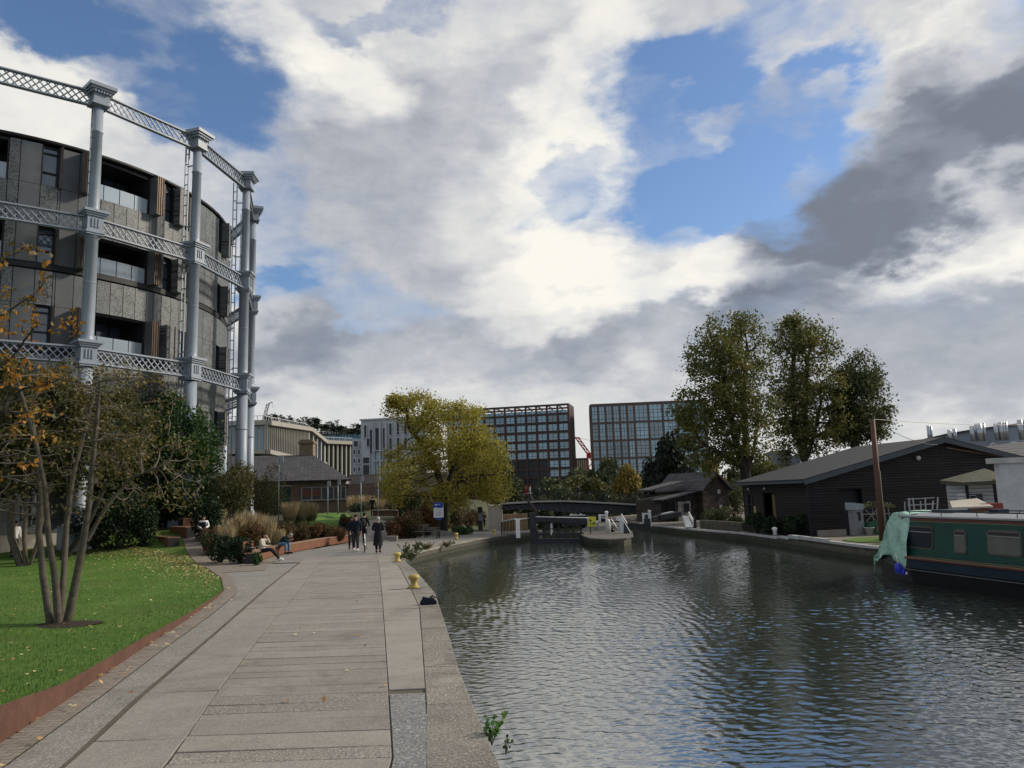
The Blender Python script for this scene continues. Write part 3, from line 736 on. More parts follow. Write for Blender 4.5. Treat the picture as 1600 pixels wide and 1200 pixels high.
# layout of one floor: kind, start, end (degrees round the drum)
LAY = [('pan', -110, -103), ('win', -103, -99.5), ('shut', -99.5, -98), ('pan', -98, -90), ('win', -90, -86), ('pan', -86, -83), ('stk', -83, -81.6), ('bal', -81.6, -70.5), ('stk', -70.5, -69), ('pan', -69, -62), ('bal', -62, -55.2),
       ('perf', -55.2, -53.2), ('pan', -53.2, -49.3), ('win', -49.3, -46), ('edge', -46, -45.5), ('pan', -45.5, -42), ('stk', -42, -40.2), ('bal', -40.2, -25.5), ('stk', -25.5, -23.7), ('pan', -23.7, -21.3),
       ('win', -21.3, -18.4), ('shut', -18.4, -15.5), ('win', -15.5, -12.5), ('pan', -12.5, -9), ('pan', -9, -5.2), ('perf', -5.2, -1), ('perf', -1, 3.2), ('win', 3.2, 6.2), ('shut', 6.2, 8.8), ('win', 8.8, 12), ('pan', 12, 16), ('perf', 16, 20), ('bal', 20, 34), ('pan', 34, 60)]
allb = {}
for k, (z0, z1) in enumerate(zip(fl, tops)):
    zlow = (tops[k-1] if k else 0)+.02
    strip = .42 if k in (1, 2, 3) else 0
    for j, (kind, a0, a1) in enumerate(LAY):
        g_ = .12; vary = (k*7+j*3) % 5
        if k in (1, 2) and kind in ('win', 'shut') and -22 < a0 < -12: kind = {'win': 'perf', 'shut': 'perf'}[kind] if (j+k) % 2 else kind
        if k == 2 and kind == 'win' and -22 < a0 < -18: kind = 'shut'
        # spandrel band below the opening
        m_ = 'perf' if kind in ('bal', 'perf', 'win', 'shut') else 'zinc'
        n = max(1, round((a1-a0)/2.9)) if m_ == 'perf' else 1
        bb = MB()
        for q in range(n):
            s0 = a0+(a1-a0)*q/n+.07; s1 = a0+(a1-a0)*(q+1)/n-.07
            arcseg(bb, s0, s1, zlow, z0-.02-strip, RB-.12, RB-.02, 1)
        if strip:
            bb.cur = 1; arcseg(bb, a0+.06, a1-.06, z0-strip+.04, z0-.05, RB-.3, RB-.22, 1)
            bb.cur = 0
        if a1 < 30 and a0 > -100: bb.build('perforated_panel' if m_ == 'perf' else 'wall_panel', [MT[m_], MT['recess']], ab)
        else: bb.build('wall_panel', [MT[m_], MT['recess']], ab) if a0 > -112 else None
        # opening band
        if kind in ('pan', 'perf'):
            bb = MB(); n = 1 if (a1-a0) < 4.5 else 2
            for q in range(n): arcseg(bb, a0+(a1-a0)*q/n+.07, a0+(a1-a0)*(q+1)/n-.07, z0, z1, RB-.12, RB-.02, 1)
            bb.build('wall_panel' if kind == 'pan' else 'perforated_panel', MT['zinc' if kind == 'pan' else 'perf'], ab)
        elif kind == 'win':
            bb = MB()
            arcseg(bb, a0, a0+.22, z0, z1, RB-.45, RB-.04, 1); arcseg(bb, a1-.22, a1, z0, z1, RB-.45, RB-.04, 1)
            for zz in (z0, z0+(z1-z0)*.34, z0+(z1-z0)*.82, z1-.08): arcseg(bb, a0+.22, a1-.22, zz, zz+.08, RB-.4, RB-.22, 1)
            wo_ = bb.build('window', MT['dark_metal'], ab)
            bb = MB(); arcseg(bb, a0+.2, a1-.2, z0+.05, z1-.04, RB-.36, RB-.32, 1); bb.build('pane', MT['glass_blue'], wo_)
        elif kind in ('shut', 'stk', 'edge'):
            out = {'shut': .42, 'stk': .55, 'edge': .22}[kind]
            bb = MB()
            nn = {'shut': 1, 'stk': 3, 'edge': 1}[kind]
            for q in range(nn):
                s0 = a0+(a1-a0)*q/nn+.05; s1 = a0+(a1-a0)*(q+1)/nn-.08
                bb.cur = 0; arcseg(bb, s0, s1, z0-.05, z1, RB-.1, RB+out, 1)
                bb.cur = 1; arcseg(bb, s0-.02, s0+.07, z0-.08, z1+.03, RB+out, RB+out+.05, 1); arcseg(bb, s1-.06, s1+.02, z0-.08, z1+.03, RB+out, RB+out+.05, 1)
            bb.build('shutter', [MT['perf'] if kind == 'shut' else MT['zinc'], MT['bronze']], ab)
        elif kind == 'bal':
            bb = MB()
            n = max(2, round((a1-a0)/3.6))
            for q in range(n+1):
                s = a0+(a1-a0)*q/n; arcseg(bb, s-.15, s+.15, z0, z1, RB-2.3, RB-2.1, 1)
            bb.cur = 1; arcseg(bb, a0, a1, z0, z1-.12, RB-2.26, RB-2.2)
            bb.cur = 0; arcseg(bb, a0-.0, a0+.3, z0, z1, RB-2.2, RB-.14, 1); arcseg(bb, a1-.3, a1, z0, z1, RB-2.2, RB-.14, 1)
            arcseg(bb, a0, a1, z1-.1, z1+.05, RB-2.3, RB-.2)
            ba = bb.build('balcony', [MT['dark_metal'], MT['glass_blue']], ab)
            bb = MB()
            for q in range(n): arcseg(bb, a0+(a1-a0)*q/n+.1, a0+(a1-a0)*(q+1)/n-.1, z0+.03, z0+.95, RB-.22, RB-.19, 1)
            bb.build('balustrade', MT['glass_bal'], ba)
# ground floor base band
b = MB(); arcseg(b, -110, 60, -2.5, .66, RB-.3, RB-.06, 50); b.build('plinth', MT['concrete'], ab)
# ---------------- distant buildings ----------------
MT['white_stone'] = mat('white_stone', (.42, .44, .46), .8, .08, .3, bmp=0)
MT['bronze_frame'] = mat('bronze_frame', (.05, .028, .026), .5, .3, .3, bmp=0)
MT['beige'] = mat('beige', (.27, .26, .235), .7, .12, .3, bmp=0)
MT['glass_sky'] = glass('sky_glass', (.17, .31, .40), .12, .5)  # blue sky reflection painted into the glass colour
MT['glass_dark'] = glass('dark_glass', (.016, .021, .028), .2, .6, 1.3)
MT['gold_reflect_fin'] = glass('pale_gold_reflect_fin', (.34, .34, .23), .2, .45)  # gold reflection painted into the office glass; real tint of the small fins
class Facade:
    """plane with origin o, horizontal unit u, outward normal n"""
    def __init__(s, p0, p1):
        p0 = np.array(p0[:2]); p1 = np.array(p1[:2]); s.o = p0; s.L = np.linalg.norm(p1-p0); s.u = (p1-p0)/s.L
        s.n = np.array([s.u[1], -s.u[0]]); s.rz = atan2(s.u[1], s.u[0])
    def pt(s, a, out, z): q = s.o+s.u*a+s.n*out; return (q[0], q[1], z)
    def box(s, b, a0, a1, z0, z1, o0, o1):
        q = s.o+s.u*(a0+a1)/2+s.n*(o0+o1)/2
        b.box((q[0], q[1], (z0+z1)/2), (abs(a1-a0), abs(o1-o0), z1-z0), s.rz)
def rel(b): return b
# --- dark red framed building
F = Facade(ap(677, 642, 300), ap(887, 630, 288)); zt = ap(887, 630, 288)[2]; L = F.L
bd = empty('office_building', (F.o[0], F.o[1], -3), 'dark red framed office block with open rooftop frame behind the yellow tree', 'building')
bd.location = (0, 0, 0)
dep = 13
nb = 13; cw = L/nb; fh = 3.47; z0 = -2.
b = MB(); F.box(b, .4, L-.4, z0, zt-fh-.6, -dep, -1.1); b.build('wall', MT['glass_dark'], bd)
b = MB(); F.box(b, 1.5, L-1.5, zt-fh-.6, zt-1.9, -dep+3, -4.2); b.build('penthouse', MT['glass_sky'], bd)
b = MB()
for i in range(nb+1):
    F.box(b, i*cw-.32, i*cw+.32, z0, zt, -1.1, 0)
    F.box(b, i*cw-.25, i*cw+.25, zt-fh, zt, -dep, -dep+.8)
for k in range(11):
    z = zt-k*fh
    F.box(b, 0, L, z-.7 if k not in (2, 4, 6, 8) else z-.45, z, -1.05, .03)
    if k == 0:
        for i in range(nb+1): F.box(b, i*cw-.2, i*cw+.2, z-.5, z-.02, -dep, -1)
        F.box(b, 0, L, z-.6, z, -dep, -dep+.8)
b.build('frame', MT['bronze_frame'], bd)
# side face of the frame
b = MB(); F.box(b, L+.04, L+.4, z0, zt, -dep, .02); b.build('side_wall', MT['bronze_frame'], bd)
def window_unit(w_, h_, mt_glass, mt_f, mul=2, rail=True):
    b = MB(); b.box((0, .06, 0), (w_, .06, h_)); b.cur = 1
    for i in range(mul+1): b.box((-w_/2+w_*i/mul, 0, 0), (.16, .12, h_))
    b.box((0, 0, -h_/2+.06), (w_-.18, .11, .12)); b.box((0, 0, h_/2-.06), (w_-.18, .11, .12))
    if rail: b.box((0, -.02, -h_/2+1.0), (w_-.18, .08, .1))
    return b.mesh('window', [mt_glass, mt_f])
wm = window_unit(cw-.64, fh-.75, MT['glass_sky'], MT['bronze_frame']); wd_ = window_unit(cw-.64, fh-.75, MT['glass_dark'], MT['bronze_frame'])
for k in range(1, 9):
    for i in range(4 if k > 2 else 1, nb):
        z = zt-k*fh-fh/2-.2; lit = (k < 6) or (i >= nb-2 and k < 8)  # lit panes take the glass with the sky reflection in its colour
        q = F.pt((i+.5)*cw, -.75, z)
        o = inst(wm if lit else wd_, 'window', bd, q, F.rz)
# --- right dark framed building
F = Facade(ap(922, 633, 292), ap(1100, 626, 288)); zt = ap(922, 633, 292)[2]; L = F.L
bd = empty('office_building', (0, 0, 0), 'brown framed office block with tall blue windows behind the dark round tree', 'building')
b = MB(); F.box(b, .3, L-.3, -3, zt-.4, -30, -.8); b.build('wall', MT['glass_dark'], bd)
b = MB(); F.box(b, -.4, -.02, -3, zt, -30, .02); b.build('side_wall', MT['bronze_frame'], bd)
xs_ = [0]+[2.75*i for i in range(1, 7)]; xs_ += [xs_[-1]+5.4*i for i in range(1, 6)]
b = MB(); rh = 6.85
for k in range(6):
    F.box(b, 0, L, zt-k*rh-.55, zt-k*rh, -.8, .04)
for x in xs_+[L-.3]: F.box(b, x-.1, x+.55, -3, zt-.01, -.8, 0)
F.box(b, 0, L, zt, zt+.5, -28, -1.2)
MT['brown_frame'] = mat('brown_frame', (.085, .058, .05), .5, .3, .3, bmp=0)
b.build('frame', MT['brown_frame'], bd)
cache = {}
for k in range(4):
    for i in range(len(xs_)-1):
        wv_ = xs_[i+1]-xs_[i]-.65
        key = round(wv_, 1)
        if key not in cache:
            bb = MB(); hh_ = rh-.6; bb.box((0, .06, 0), (wv_, .06, hh_)); bb.cur = 1
            for s_ in range(int(wv_//1.7)+2): bb.box((-wv_/2+wv_*s_/(int(wv_//1.7)+1), 0, 0), (.16, .12, hh_))
            for zz in (-.5, -.3, 0, .17, .5): bb.box((0, 0, zz*hh_), (wv_-.17, .11, .15))
            cache[key] = bb.mesh('window', [MT['glass_sky'], MT['brown_frame']])
        inst(cache[key], 'window', bd, F.pt((xs_[i]+xs_[i+1]+.45)/2, -.5, zt-k*rh-.55-(rh-.55)/2), F.rz)
# --- small finned building between them
F = Facade(ap(893, 719, 350), ap(918, 717, 350)); zt = F and ap(893, 718, 350)[2]
bd = empty('office_building', (0, 0, 0), 'small distant building with pale vertical fins between the two dark blocks', 'building')
b = MB(); F.box(b, -6, F.L, -3, zt, -15, 0); b.build('wall', MT['glass_dark'], bd)
b = MB()
for i in range(9): F.box(b, i*F.L/8.-.25, i*F.L/8.+.25, -3, zt-.3, .02, .6)
b.build('fin', MT['gold_reflect_fin'], bd)
b = MB(); F.box(b, -6, F.L+.4, zt, zt+.5, -15, .7); F.box(b, -6, F.L+.4, zt-6, zt-5.4, .1, .75); b.build('roof', MT['brown_frame'], bd)
# --- tower far beyond the trees
q = ap(1212, 704, 420); q2 = ap(1250, 706, 420)
bd = empty('tower_block', (0, 0, 0), 'grey distant tower seen between the two tallest tree trunks', 'building')
F = Facade(q, q2); b = MB(); F.box(b, 0, F.L*.6, -3, q[2], -14, 0); F.box(b, F.L*.6+.05, F.L, -3, q[2]-3, -14, 0); b.build('wall', mat('grey_tower', (.10, .11, .13), .8, .2, .2, bmp=0), bd)
b = MB()
for k in range(12): F.box(b, .6, F.L*.55, q[2]-2.5-k*3.1, q[2]-1.2-k*3.1, .02, .1)
b.build('window_band', MT['glass_dark'], bd)
# --- cranes
def lattice(b, p, q, w_, n, m=.12):
    p = np.array(p, float); q = np.array(q, float); d = (q-p)/n; uu = np.array([0, 0, w_]) if abs(d[2]) < abs(d[0])+abs(d[1]) else np.array([w_, 0, 0])
    vv = np.cross(d/np.linalg.norm(d), uu)
    for c_ in (uu/2+vv/2, uu/2-vv/2, -uu/2+vv/2, -uu/2-vv/2): b.beam(p+c_, q+c_, m, m)
    for i in range(n):
        a = p+d*i; s_ = 1 if i % 2 else -1
        b.beam(a+s_*uu/2+vv/2, a+d-s_*uu/2+vv/2, m*.8, m*.8); b.beam(a+s_*uu/2-vv/2, a+d-s_*uu/2-vv/2, m*.8, m*.8)
cr = empty('tower_crane', (0, 0, 0), 'red crane jib leaning up beside the brown framed office block', 'crane')
p0 = ap(922, 712, 340); p1 = ap(901, 683, 340)
b = MB(); lattice(b, p0, p1, 1.5, 10, .35); b.build('jib', MT['red'], cr)
b = MB(); lattice(b, (p0[0], p0[1], -3), p0, 2., 8, .35); b.box((p0[0], p0[1], p0[2]), (3, 2.5, 2)); b.build('mast', MT['red'], cr)
b = MB(); b.beam(p1, p0+np.array([3., 0, 6.]), .12, .12); b.beam(p0+np.array([3., 0, 6]), p0+np.array([0, 0, 0.]), .3, .3); b.build('cable', MT['dark_metal'], cr)
cr = empty('tower_crane', (0, 0, 0), 'thin pale crane arm rising above the tilted roof office', 'crane')
p0 = ap(411, 660, 260); p1 = ap(419, 631, 260); p2 = ap(426, 628, 260)
MT['crane_grey'] = mat('crane_grey', (.4, .4, .42), .5, .1, 1, bmp=0)
b = MB(); lattice(b, (p0[0], p0[1], -3), p0, 1.2, 14, .18); b.build('mast', MT['crane_grey'], cr)
b = MB(); lattice(b, p0, p1, .8, 7, .16); b.beam(p1, p2, .3, .3); b.beam(p2, p2-np.array([0, 0, 2.]), .1, .1); b.build('jib', MT['crane_grey'], cr)
# --- office with tilted roof planted with trees
ob = empty('office_building', (0, 0, 0), 'long low office with a tilted planted roof and pale window fins beyond the slate roof', 'building')
PA = ap(350, 659, 157); PB = ap(414, 657, 160); PC = ap(480, 668, 205); PD = ap(505, 688, 222); PE = ap(552, 690, 232)
zr = PB[2]
def slopeface(A_, B_, zA, zB, zlow, d_):
    """prism below a roof line running from A to B"""
    A_ = np.array(A_[:2]); B_ = np.array(B_[:2]); u = (B_-A_)/np.linalg.norm(B_-A_); n_ = np.array([-u[1], u[0]])
    bb = MB(); v = []
    for q_, z_ in ((A_, zA), (B_, zB)):
        for s_ in (0, d_): v += [(q_[0]+n_[0]*s_, q_[1]+n_[1]*s_, zlow), (q_[0]+n_[0]*s_, q_[1]+n_[1]*s_, z_)]
    bb.add(v, [(0, 1, 3, 2), (4, 6, 7, 5), (0, 4, 5, 1), (2, 3, 7, 6), (1, 5, 7, 3), (0, 2, 6, 4)]); return bb, u, n_
zg = ap(414, 706, 160)[2]
for (A_, B_, zA, zB, zl_, mt_, nf, fw_, mt2) in ((PA, PB, PA[2]-1.0, PB[2]-1.0, zg+.4, 'glass_sky', 7, .35, 'beige'), (PB, PC, PB[2]-1.0, PC[2]-1.0, zg+.4, 'gold_reflect_fin', 26, .28, 'beige'),
                                     (PC, PD, PC[2]-1.0, PD[2]-1.0, zg+.4, 'glass_dark', 4, .5, 'white_stone'), (PD, PE, PD[2]-1., PE[2]-1., zg-5, 'glass_dark', 7, .42, 'beige')):
    bb, u, n_ = slopeface(A_, B_, zA, zB, zl_, 18); bb.build('glazing', MT[mt_], ob)
    A2 = np.array(A_[:2]); B2 = np.array(B_[:2]); LL = np.linalg.norm(B2-A2)
    bb = MB()
    for i in range(nf+1):
        t = i/nf; q_ = A2+(B2-A2)*t-n_*.35; zz = zA+(zB-zA)*t
        bb.box((q_[0], q_[1], (zz+zl_)/2), (fw_, .6, zz-zl_), atan2(u[1], u[0]))
    bb.build('fin', MT[mt2], ob)
    bb = MB()
    bb.beam((*(A2-n_*.6), zA+.5), (*(B2-n_*.6), zB+.5), 1.6, 1.0); bb.beam((*(A2+n_*9), zA+.2), (*(B2+n_*9), zB+.2), 18, .5)
    bb.beam((*(A2-n_*.5), zl_-.4), (*(B2-n_*.5), zl_-.4), 1.5, .9)
    bb.build('roof', MT['beige'], ob)
    bb = MB()
    for i in range(int(LL/2.2)+1):
        t = i*2.2/LL; q_ = A2+(B2-A2)*t+n_*.3; zz = zA+1.0+(zB-zA)*t; bb.box((q_[0], q_[1], zz+.5), (.12, .12, 1.1))
    bb.beam((*(A2+n_*.3), zA+2.05), (*(B2+n_*.3), zB+2.05), .12, .12); bb.build('railing', MT['crane_grey'], ob)
    if mt_ == 'gold_reflect_fin':  # dark lower openings growing towards the left
        bb = MB()
        for i in range(20):
            t0 = i/26.; t1 = (i+1)/26.; q_ = A2+(B2-A2)*(t0+t1)/2-n_*.06; ztop_ = zl_+(zA-zl_)*(.80-.018*i)
            bb.box((q_[0], q_[1], (zl_+ztop_)/2), (LL/26-.35, .1, ztop_-zl_), atan2(u[1], u[0]))
        bb.build('window', MT['recess'], ob)
bb = MB(); F = Facade(PA, PB); F.box(bb, 0, F.L, -1, zg-.6, -18, -1.5); F2 = Facade(PB, PC); F2.box(bb, 0, F2.L, -1, zg-.6, -15, -1.5); F2 = Facade(PC, PE); F2.box(bb, 0, F2.L, -1, zg-5.5, -15, -1.0); bb.build('wall', MT['glass_dark'], ob)
# rear wing
PF = ap(498, 675, 262); PG = ap(570, 678, 262)
bb = MB(); F = Facade(PF, PG); F.box(bb, 0, F.L, 0, PF[2]-3.2, -14, 0); bb.build('wall', MT['beige'], ob)
bb = MB(); F.box(bb, 0, F.L, PF[2]-3.15, PF[2]-.8, -14, -.4); bb.build('glazing', MT['glass_sky'], ob)
bb = MB(); F.box(bb, -1, F.L+1, PF[2]-.78, PF[2]+.1, -14, .5); bb.build('roof', MT['beige'], ob)
bb = MB(); F.box(bb, -16, F.L, PF[2]+.1, PF[2]+.9, -34, -14.2); bb.build('roof_garden', MT['bank'], ob)
# --- white apartment building
wb = empty('apartment_building', (0, 0, 0), 'white stone apartment block with tall dark windows beside the yellow tree', 'apartment building')
D = 140; P0 = ap(564, 655, D); P1 = ap(664, 644.5, D-2); F = Facade(P0, P1); zt = P0[2]; L = F.L
b = MB(); F.box(b, 0, L, 0, zt-.3, -16, 0); b.build('wall', MT['white_stone'], wb)
b = MB(); F.box(b, -.2, L+.2, zt-.28, zt, -16.2, .25); b.build('roof', MT['white_stone'], wb)
def pxa(px): return (ap(px, 680, D)[0]-P0[0])/F.u[0]
def wins(Fc, lst, mt_='glass_dark'):
    for a0, a1, z0_, z1_ in lst:
        bb = MB(); Fc.box(bb, a0, a1, z0_, z1_, .0, .06); Fc.box(bb, a0, a0+.12, z0_, z1_, .06, .14); bb.cur = 1
        Fc.box(bb, a0-.12, a0, z0_-.1, z1_+.1, .0, .25); Fc.box(bb, a1, a1+.12, z0_-.1, z1_+.1, .0, .25); Fc.box(bb, a0, a1, z1_, z1_+.1, .0, .25); Fc.box(bb, a0-.15, a1+.15, z0_-.2, z0_-.1, .0, .32)
        bb.build('window', [MT[mt_], MT['white_stone']], wb)
def zpx(py, px=600): return ap(px, py, D)[2]
a = lambda px: pxa(px)
wins(F, [(a(570), a(573.5), zpx(682), zpx(664)), (a(579), a(584), zpx(708), zpx(671)), (a(588), a(594), zpx(703), zpx(669)), (a(600), a(604), zpx(700), zpx(670)), (a(574), a(578), zpx(696), zpx(685)),
         (a(568), a(578), zpx(723), zpx(714)), (a(568), a(578), zpx(741), zpx(726)), (a(610), a(614), zpx(680), zpx(663)), (a(622), a(626), zpx(680), zpx(662)), (a(634), a(638), zpx(680), zpx(662)), (a(646), a(650), zpx(680), zpx(662)),
         (a(610), a(614), zpx(703), zpx(686)), (a(622), a(626), zpx(703), zpx(686)), (a(634), a(638), zpx(703), zpx(686)), (a(610), a(614), zpx(725), zpx(708)), (a(622), a(626), zpx(725), zpx(708))])
wins(F, [(a(587), a(599), zpx(718), zpx(707)), (a(587), a(591), zpx(741), zpx(722)), (a(594), a(599), zpx(741), zpx(722))], 'glass_sky')
b = MB()
for px in (584.8, 586, 595.5, 605): F.box(b, a(px)-.15, a(px)+.15, zpx(742), zpx(660), .26, .5)
F.box(b, a(583), a(606), zpx(705), zpx(703.5), .28, .6); F.box(b, a(585), a(601), zpx(721), zpx(719), .28, .55)
b.build('pilaster', MT['white_stone'], wb)
b = MB(); F.box(b, a(548), -.05, 0, zpx(684), -12, -.6); F.box(b, a(548)+3, -.05, zpx(684), zpx(681), -12, -2); b.build('wing', MT['white_stone'], wb)
wins(F, [(a(552.5), a(555.5), zpx(708), zpx(702)), (a(560), a(563), zpx(708), zpx(702)), (a(552.5), a(555.5), zpx(721.5), zpx(715.5)), (a(560), a(563), zpx(721.5), zpx(715.5)), (a(552.5), a(555.5), zpx(735), zpx(729)), (a(560), a(563), zpx(735), zpx(729)),
         (a(553), a(560), zpx(696), zpx(688))])
# brick boundary wall in front
bw_ = MB(); F = Facade(ap(546, 745, 112), ap(700, 742, 112)); F.box(bw_, 0, F.L, 0, F and ap(546, 742, 112)[2], -.5, 0); tag(bw_.build('boundary_wall', mat('pinkish_wall', (.19, .165, .155), .9, .2, .6, bmp=0)), 'pale brick garden wall below the white apartment block', 'wall')
bw_ = MB(); F = Facade(ap(544, 757, 100), ap(640, 752, 100)); F.box(bw_, 0, F.L, 0, ap(546, 756, 100)[2], -.5, 0)
for i in range(int(F.L/.8)): F.box(bw_, i*.8, i*.8+.06, ap(546, 756, 100)[2], ap(546, 756, 100)[2]+1.0, -.3, -.24)
F.box(bw_, 0, F.L, ap(546, 756, 100)[2]+1.0, ap(546, 756, 100)[2]+1.08, -.32, -.22)
tag(bw_.build('brick_wall', MT['brick']), 'dark brick wall topped by railings left of the yellow tree', 'wall')
# --- long brick shed with slate roof and chimney
sh = empty('brick_shed', (0, 0, 0), 'long low brick building with a dark slate roof and one chimney', 'building')
Y = 78; e0 = ap(290, 752, Y-4); e1 = ap(547, 747, Y); zl_ = e1[2]; F = Facade(e0, e1); L = F.L
zgd = 1.4; zrg = ap(500, 711, Y+4)[2]; dp = 9.
b = MB(); F.box(b, 0, L-.4, zgd-1, zl_-.1, -dp, 0)
g0 = F.pt(L-.4, 0, zl_-.1); g1 = F.pt(L-.4, -dp, zl_-.1); gm_ = F.pt(L-2.6, -dp/2, zrg-.1)
b.build('wall', MT['brick'], sh)
a_r = (ap(508, 711, Y+4)[0]-F.o[0])/F.u[0]
b = MB(); e = .35
v = [F.pt(-1, e, zl_-.12), F.pt(L+.05, e, zl_-.12), F.pt(L+.05, -dp-e, zl_-.12), F.pt(-1, -dp-e, zl_-.12), F.pt(-1, -dp/2, zrg), F.pt(a_r, -dp/2, zrg)]
b.add(v, [(0, 1, 5, 4), (1, 2, 5), (2, 3, 4, 5), (0, 4, 3), (0, 3, 2, 1)])
rf = b.build('roof', MT['slate'], sh)
b = MB(); c_ = F.pt(a_r-.6, -dp/2-.5, zrg); b.box((c_[0], c_[1], zrg+.3), (1.5, 1.0, 2.0)); b.box((c_[0], c_[1], zrg+1.35), (1.75, 1.25, .22)); b.box((c_[0], c_[1], zrg+1.55), (1.4, .9, .25)); b.build('chimney', mat('buff_brick', (.19, .15, .10), .9, .3, 3), rf)
b = MB(); F.box(b, -1, L+.1, zl_-.28, zl_-.13, e+.01, e+.14); b.build('gutter', MT['black'], sh)
def sa(px): return (ap(px, 780, Y-1)[0]-F.o[0])/F.u[0]
def sz(py): return ap(500, py, Y-1)[2]
b = MB(); F.box(b, sa(473), sa(537), sz(780), sz(762), .02, .05); b.cur = 1
for px in (472, 487, 501, 519, 530, 537): F.box(b, sa(px)-.06, sa(px)+.06, sz(781), sz(761), .05, .16)
F.box(b, sa(472)-.1, sa(538)+.1, sz(782), sz(780), .04, .2); F.box(b, sa(472)-.1, sa(538)+.1, sz(762), sz(761), .04, .2)
b.build('window', [MT['glass_dark'], MT['stone']], sh)
b = MB(); F.box(b, sa(474), sa(500), sz(775), sz(764), .06, .09); b.build('interior_panel', mat('warm_panel', (.12, .05, .03), .7), sh)
b = MB(); F.box(b, sa(438), sa(456), zgd-.5, sz(759), .02, .08); b.cur = 1; F.box(b, sa(438)-.15, sa(456)+.15, sz(759), sz(756.5), .02, .12); b.build('door', [mat('green_door', (.012, .03, .026), .6), MT['stone']], sh)
# --- right: curved roofs with steel flues, far
hb = empty('research_building', (0, 0, 0), 'far grey building with curved roofline and steel flues behind the black boathouse', 'building')
Y = 190
tp = [(1410, 697), (1425, 693), (1450, 687), (1480, 680), (1510, 675), (1545, 670), (1585, 665), (1640, 660), (1720, 655)]
P = [ap(px, py, Y) for px, py in tp]
MT['pale_blue_metal'] = mat('pale_blue_metal', (.22, .26, .32), .45, .12, .3, bmp=0, metal=.2)
b = MB()
for q0, q1 in zip(P[:-1], P[1:]):
    b.add([(q0[0], Y, -3), (q1[0], Y, -3), (q1[0], Y, q1[2]), (q0[0], Y, q0[2]), (q0[0], Y+8, -3), (q1[0], Y+8, -3), (q1[0], Y+8, q1[2]), (q0[0], Y+8, q0[2])], [(0, 1, 2, 3), (7, 6, 5, 4), (3, 2, 6, 7)])
b.build('wall', MT['pale_blue_metal'], hb)
b = MB()
for q0, q1 in zip(P[:-1], P[1:]): b.beam((q0[0], Y-.3, q0[2]+.2), (q1[0], Y-.3, q1[2]+.2), .8, .5)
b.build('roof', MT['slate'], hb)
MT['steel'] = mat('steel', (.36, .38, .41), .3, .1, 1, bmp=0, metal=.8)
for px, pt_, w_ in ((1450, 665, .8), (1454, 665, .5), (1483, 672, .9), (1491, 670, .9), (1518, 666, 1.), (1528, 662, 1.7), (1536, 661, .7), (1555, 662, .9), (1562, 660, 1.1), (1567, 659, .7), (1571, 659, .7), (1593, 656, 1.2), (1599, 655, .6)):
    q = ap(px, pt_, Y-4); b = MB(); b.tube([(q[0], Y-4, 12), (q[0], Y-4, q[2])], w_/2, 10)
    if w_ < .8: b.tube([(q[0], Y-4.5, q[2]-6), (q[0]+1.2, Y-5, q[2]-5.2), (q[0]+2.2, Y-5, q[2]-5.6), (q[0]+2.3, Y-5, q[2]-8)], .35, 8)
    b.build('flue', MT['steel'], hb)
# ---------------- boatyard on the right ----------------
u = np.array([.20094, -.9796]); v = np.array([.9796, .20094])
BA = np.array([13.61, 45.98]); BB = np.array([14.97, 39.35])
GL, AX, EAV, APX, BL = 16.4, 8.17, 2.85, 4.72, 6.77
def bp(a, s, z): q = BB-u*a+v*s; return (q[0], q[1], z)   # a: back along the long side, s: across the gable
bh = empty('boathouse', (0, 0, 0), 'black weatherboarded boathouse with a low pitched dark roof on the quay', 'shed')
b = MB()
# gable wall facing the camera with an opening for the doorway
dx0, dx1, dz = 1.75, 3.1, 2.35
gz = .0
b.extr([bp(0, 0, gz), bp(0, dx0, gz), bp(0, dx0, dz), bp(0, dx1, dz), bp(0, dx1, gz), bp(0, GL, gz), bp(0, GL, EAV), bp(0, AX, APX), bp(0, 0, EAV)], (*(-u*.12), 0))
# long wall with window and doorway openings
segs = [(0, 3.55), (4.05, 4.45), (4.85, 5.5), (6.3, BL)]
for a0, a1 in [(0, 3.2), (4.5, 5.35), (6.25, BL-.0)]: b.extr([bp(a0+.0, .0, gz), bp(a1, .0, gz), bp(a1, .0, EAV-.12), bp(a0, .0, EAV-.12)], (*(v*.12), 0))
b.extr([bp(3.2, 0, 2.25), bp(4.5, 0, 2.25), bp(4.5, 0, EAV-.12), bp(3.2, 0, EAV-.12)], (*(v*.12), 0))
b.extr([bp(5.35, 0, gz), bp(6.25, 0, gz), bp(6.25, 0, 1.0), bp(5.35, 0, 1.0)], (*(v*.12), 0)); b.extr([bp(5.35, 0, 2.2), bp(6.25, 0, 2.2), bp(6.25, 0, EAV-.12), bp(5.35, 0, EAV-.12)], (*(v*.12), 0))
b.extr([bp(BL, 0, gz), bp(BL, GL, gz), bp(BL, GL, EAV), bp(BL, AX, APX), bp(BL, 0, EAV)], (*(u*.12), 0))
b.extr([bp(0, GL, gz), bp(BL, GL, gz), bp(BL, GL, EAV), bp(0, GL, EAV)], (*(-v*.12), 0))
b.build('wall', MT['board'], bh)
b = MB(); e = .28
for s0, z0_, s1, z1_ in ((-.35, EAV-.02, AX, APX+.12), (GL+.35, EAV-.02, AX, APX+.12)):
    b.extr([bp(-e, s0, z0_), bp(BL+e, s0, z0_), bp(BL+e, s1, z1_), bp(-e, s1, z1_)], (0, 0, .10))
rf = b.build('roof', MT['felt'], bh)
b = MB()
for s0, z0_, s1, z1_ in ((-.36, EAV-.1, AX, APX+.04), (GL+.36, EAV-.1, AX, APX+.04)): b.beam(bp(-e-.03, s0, z0_), bp(-e-.03, s1, z1_), .04, .24)
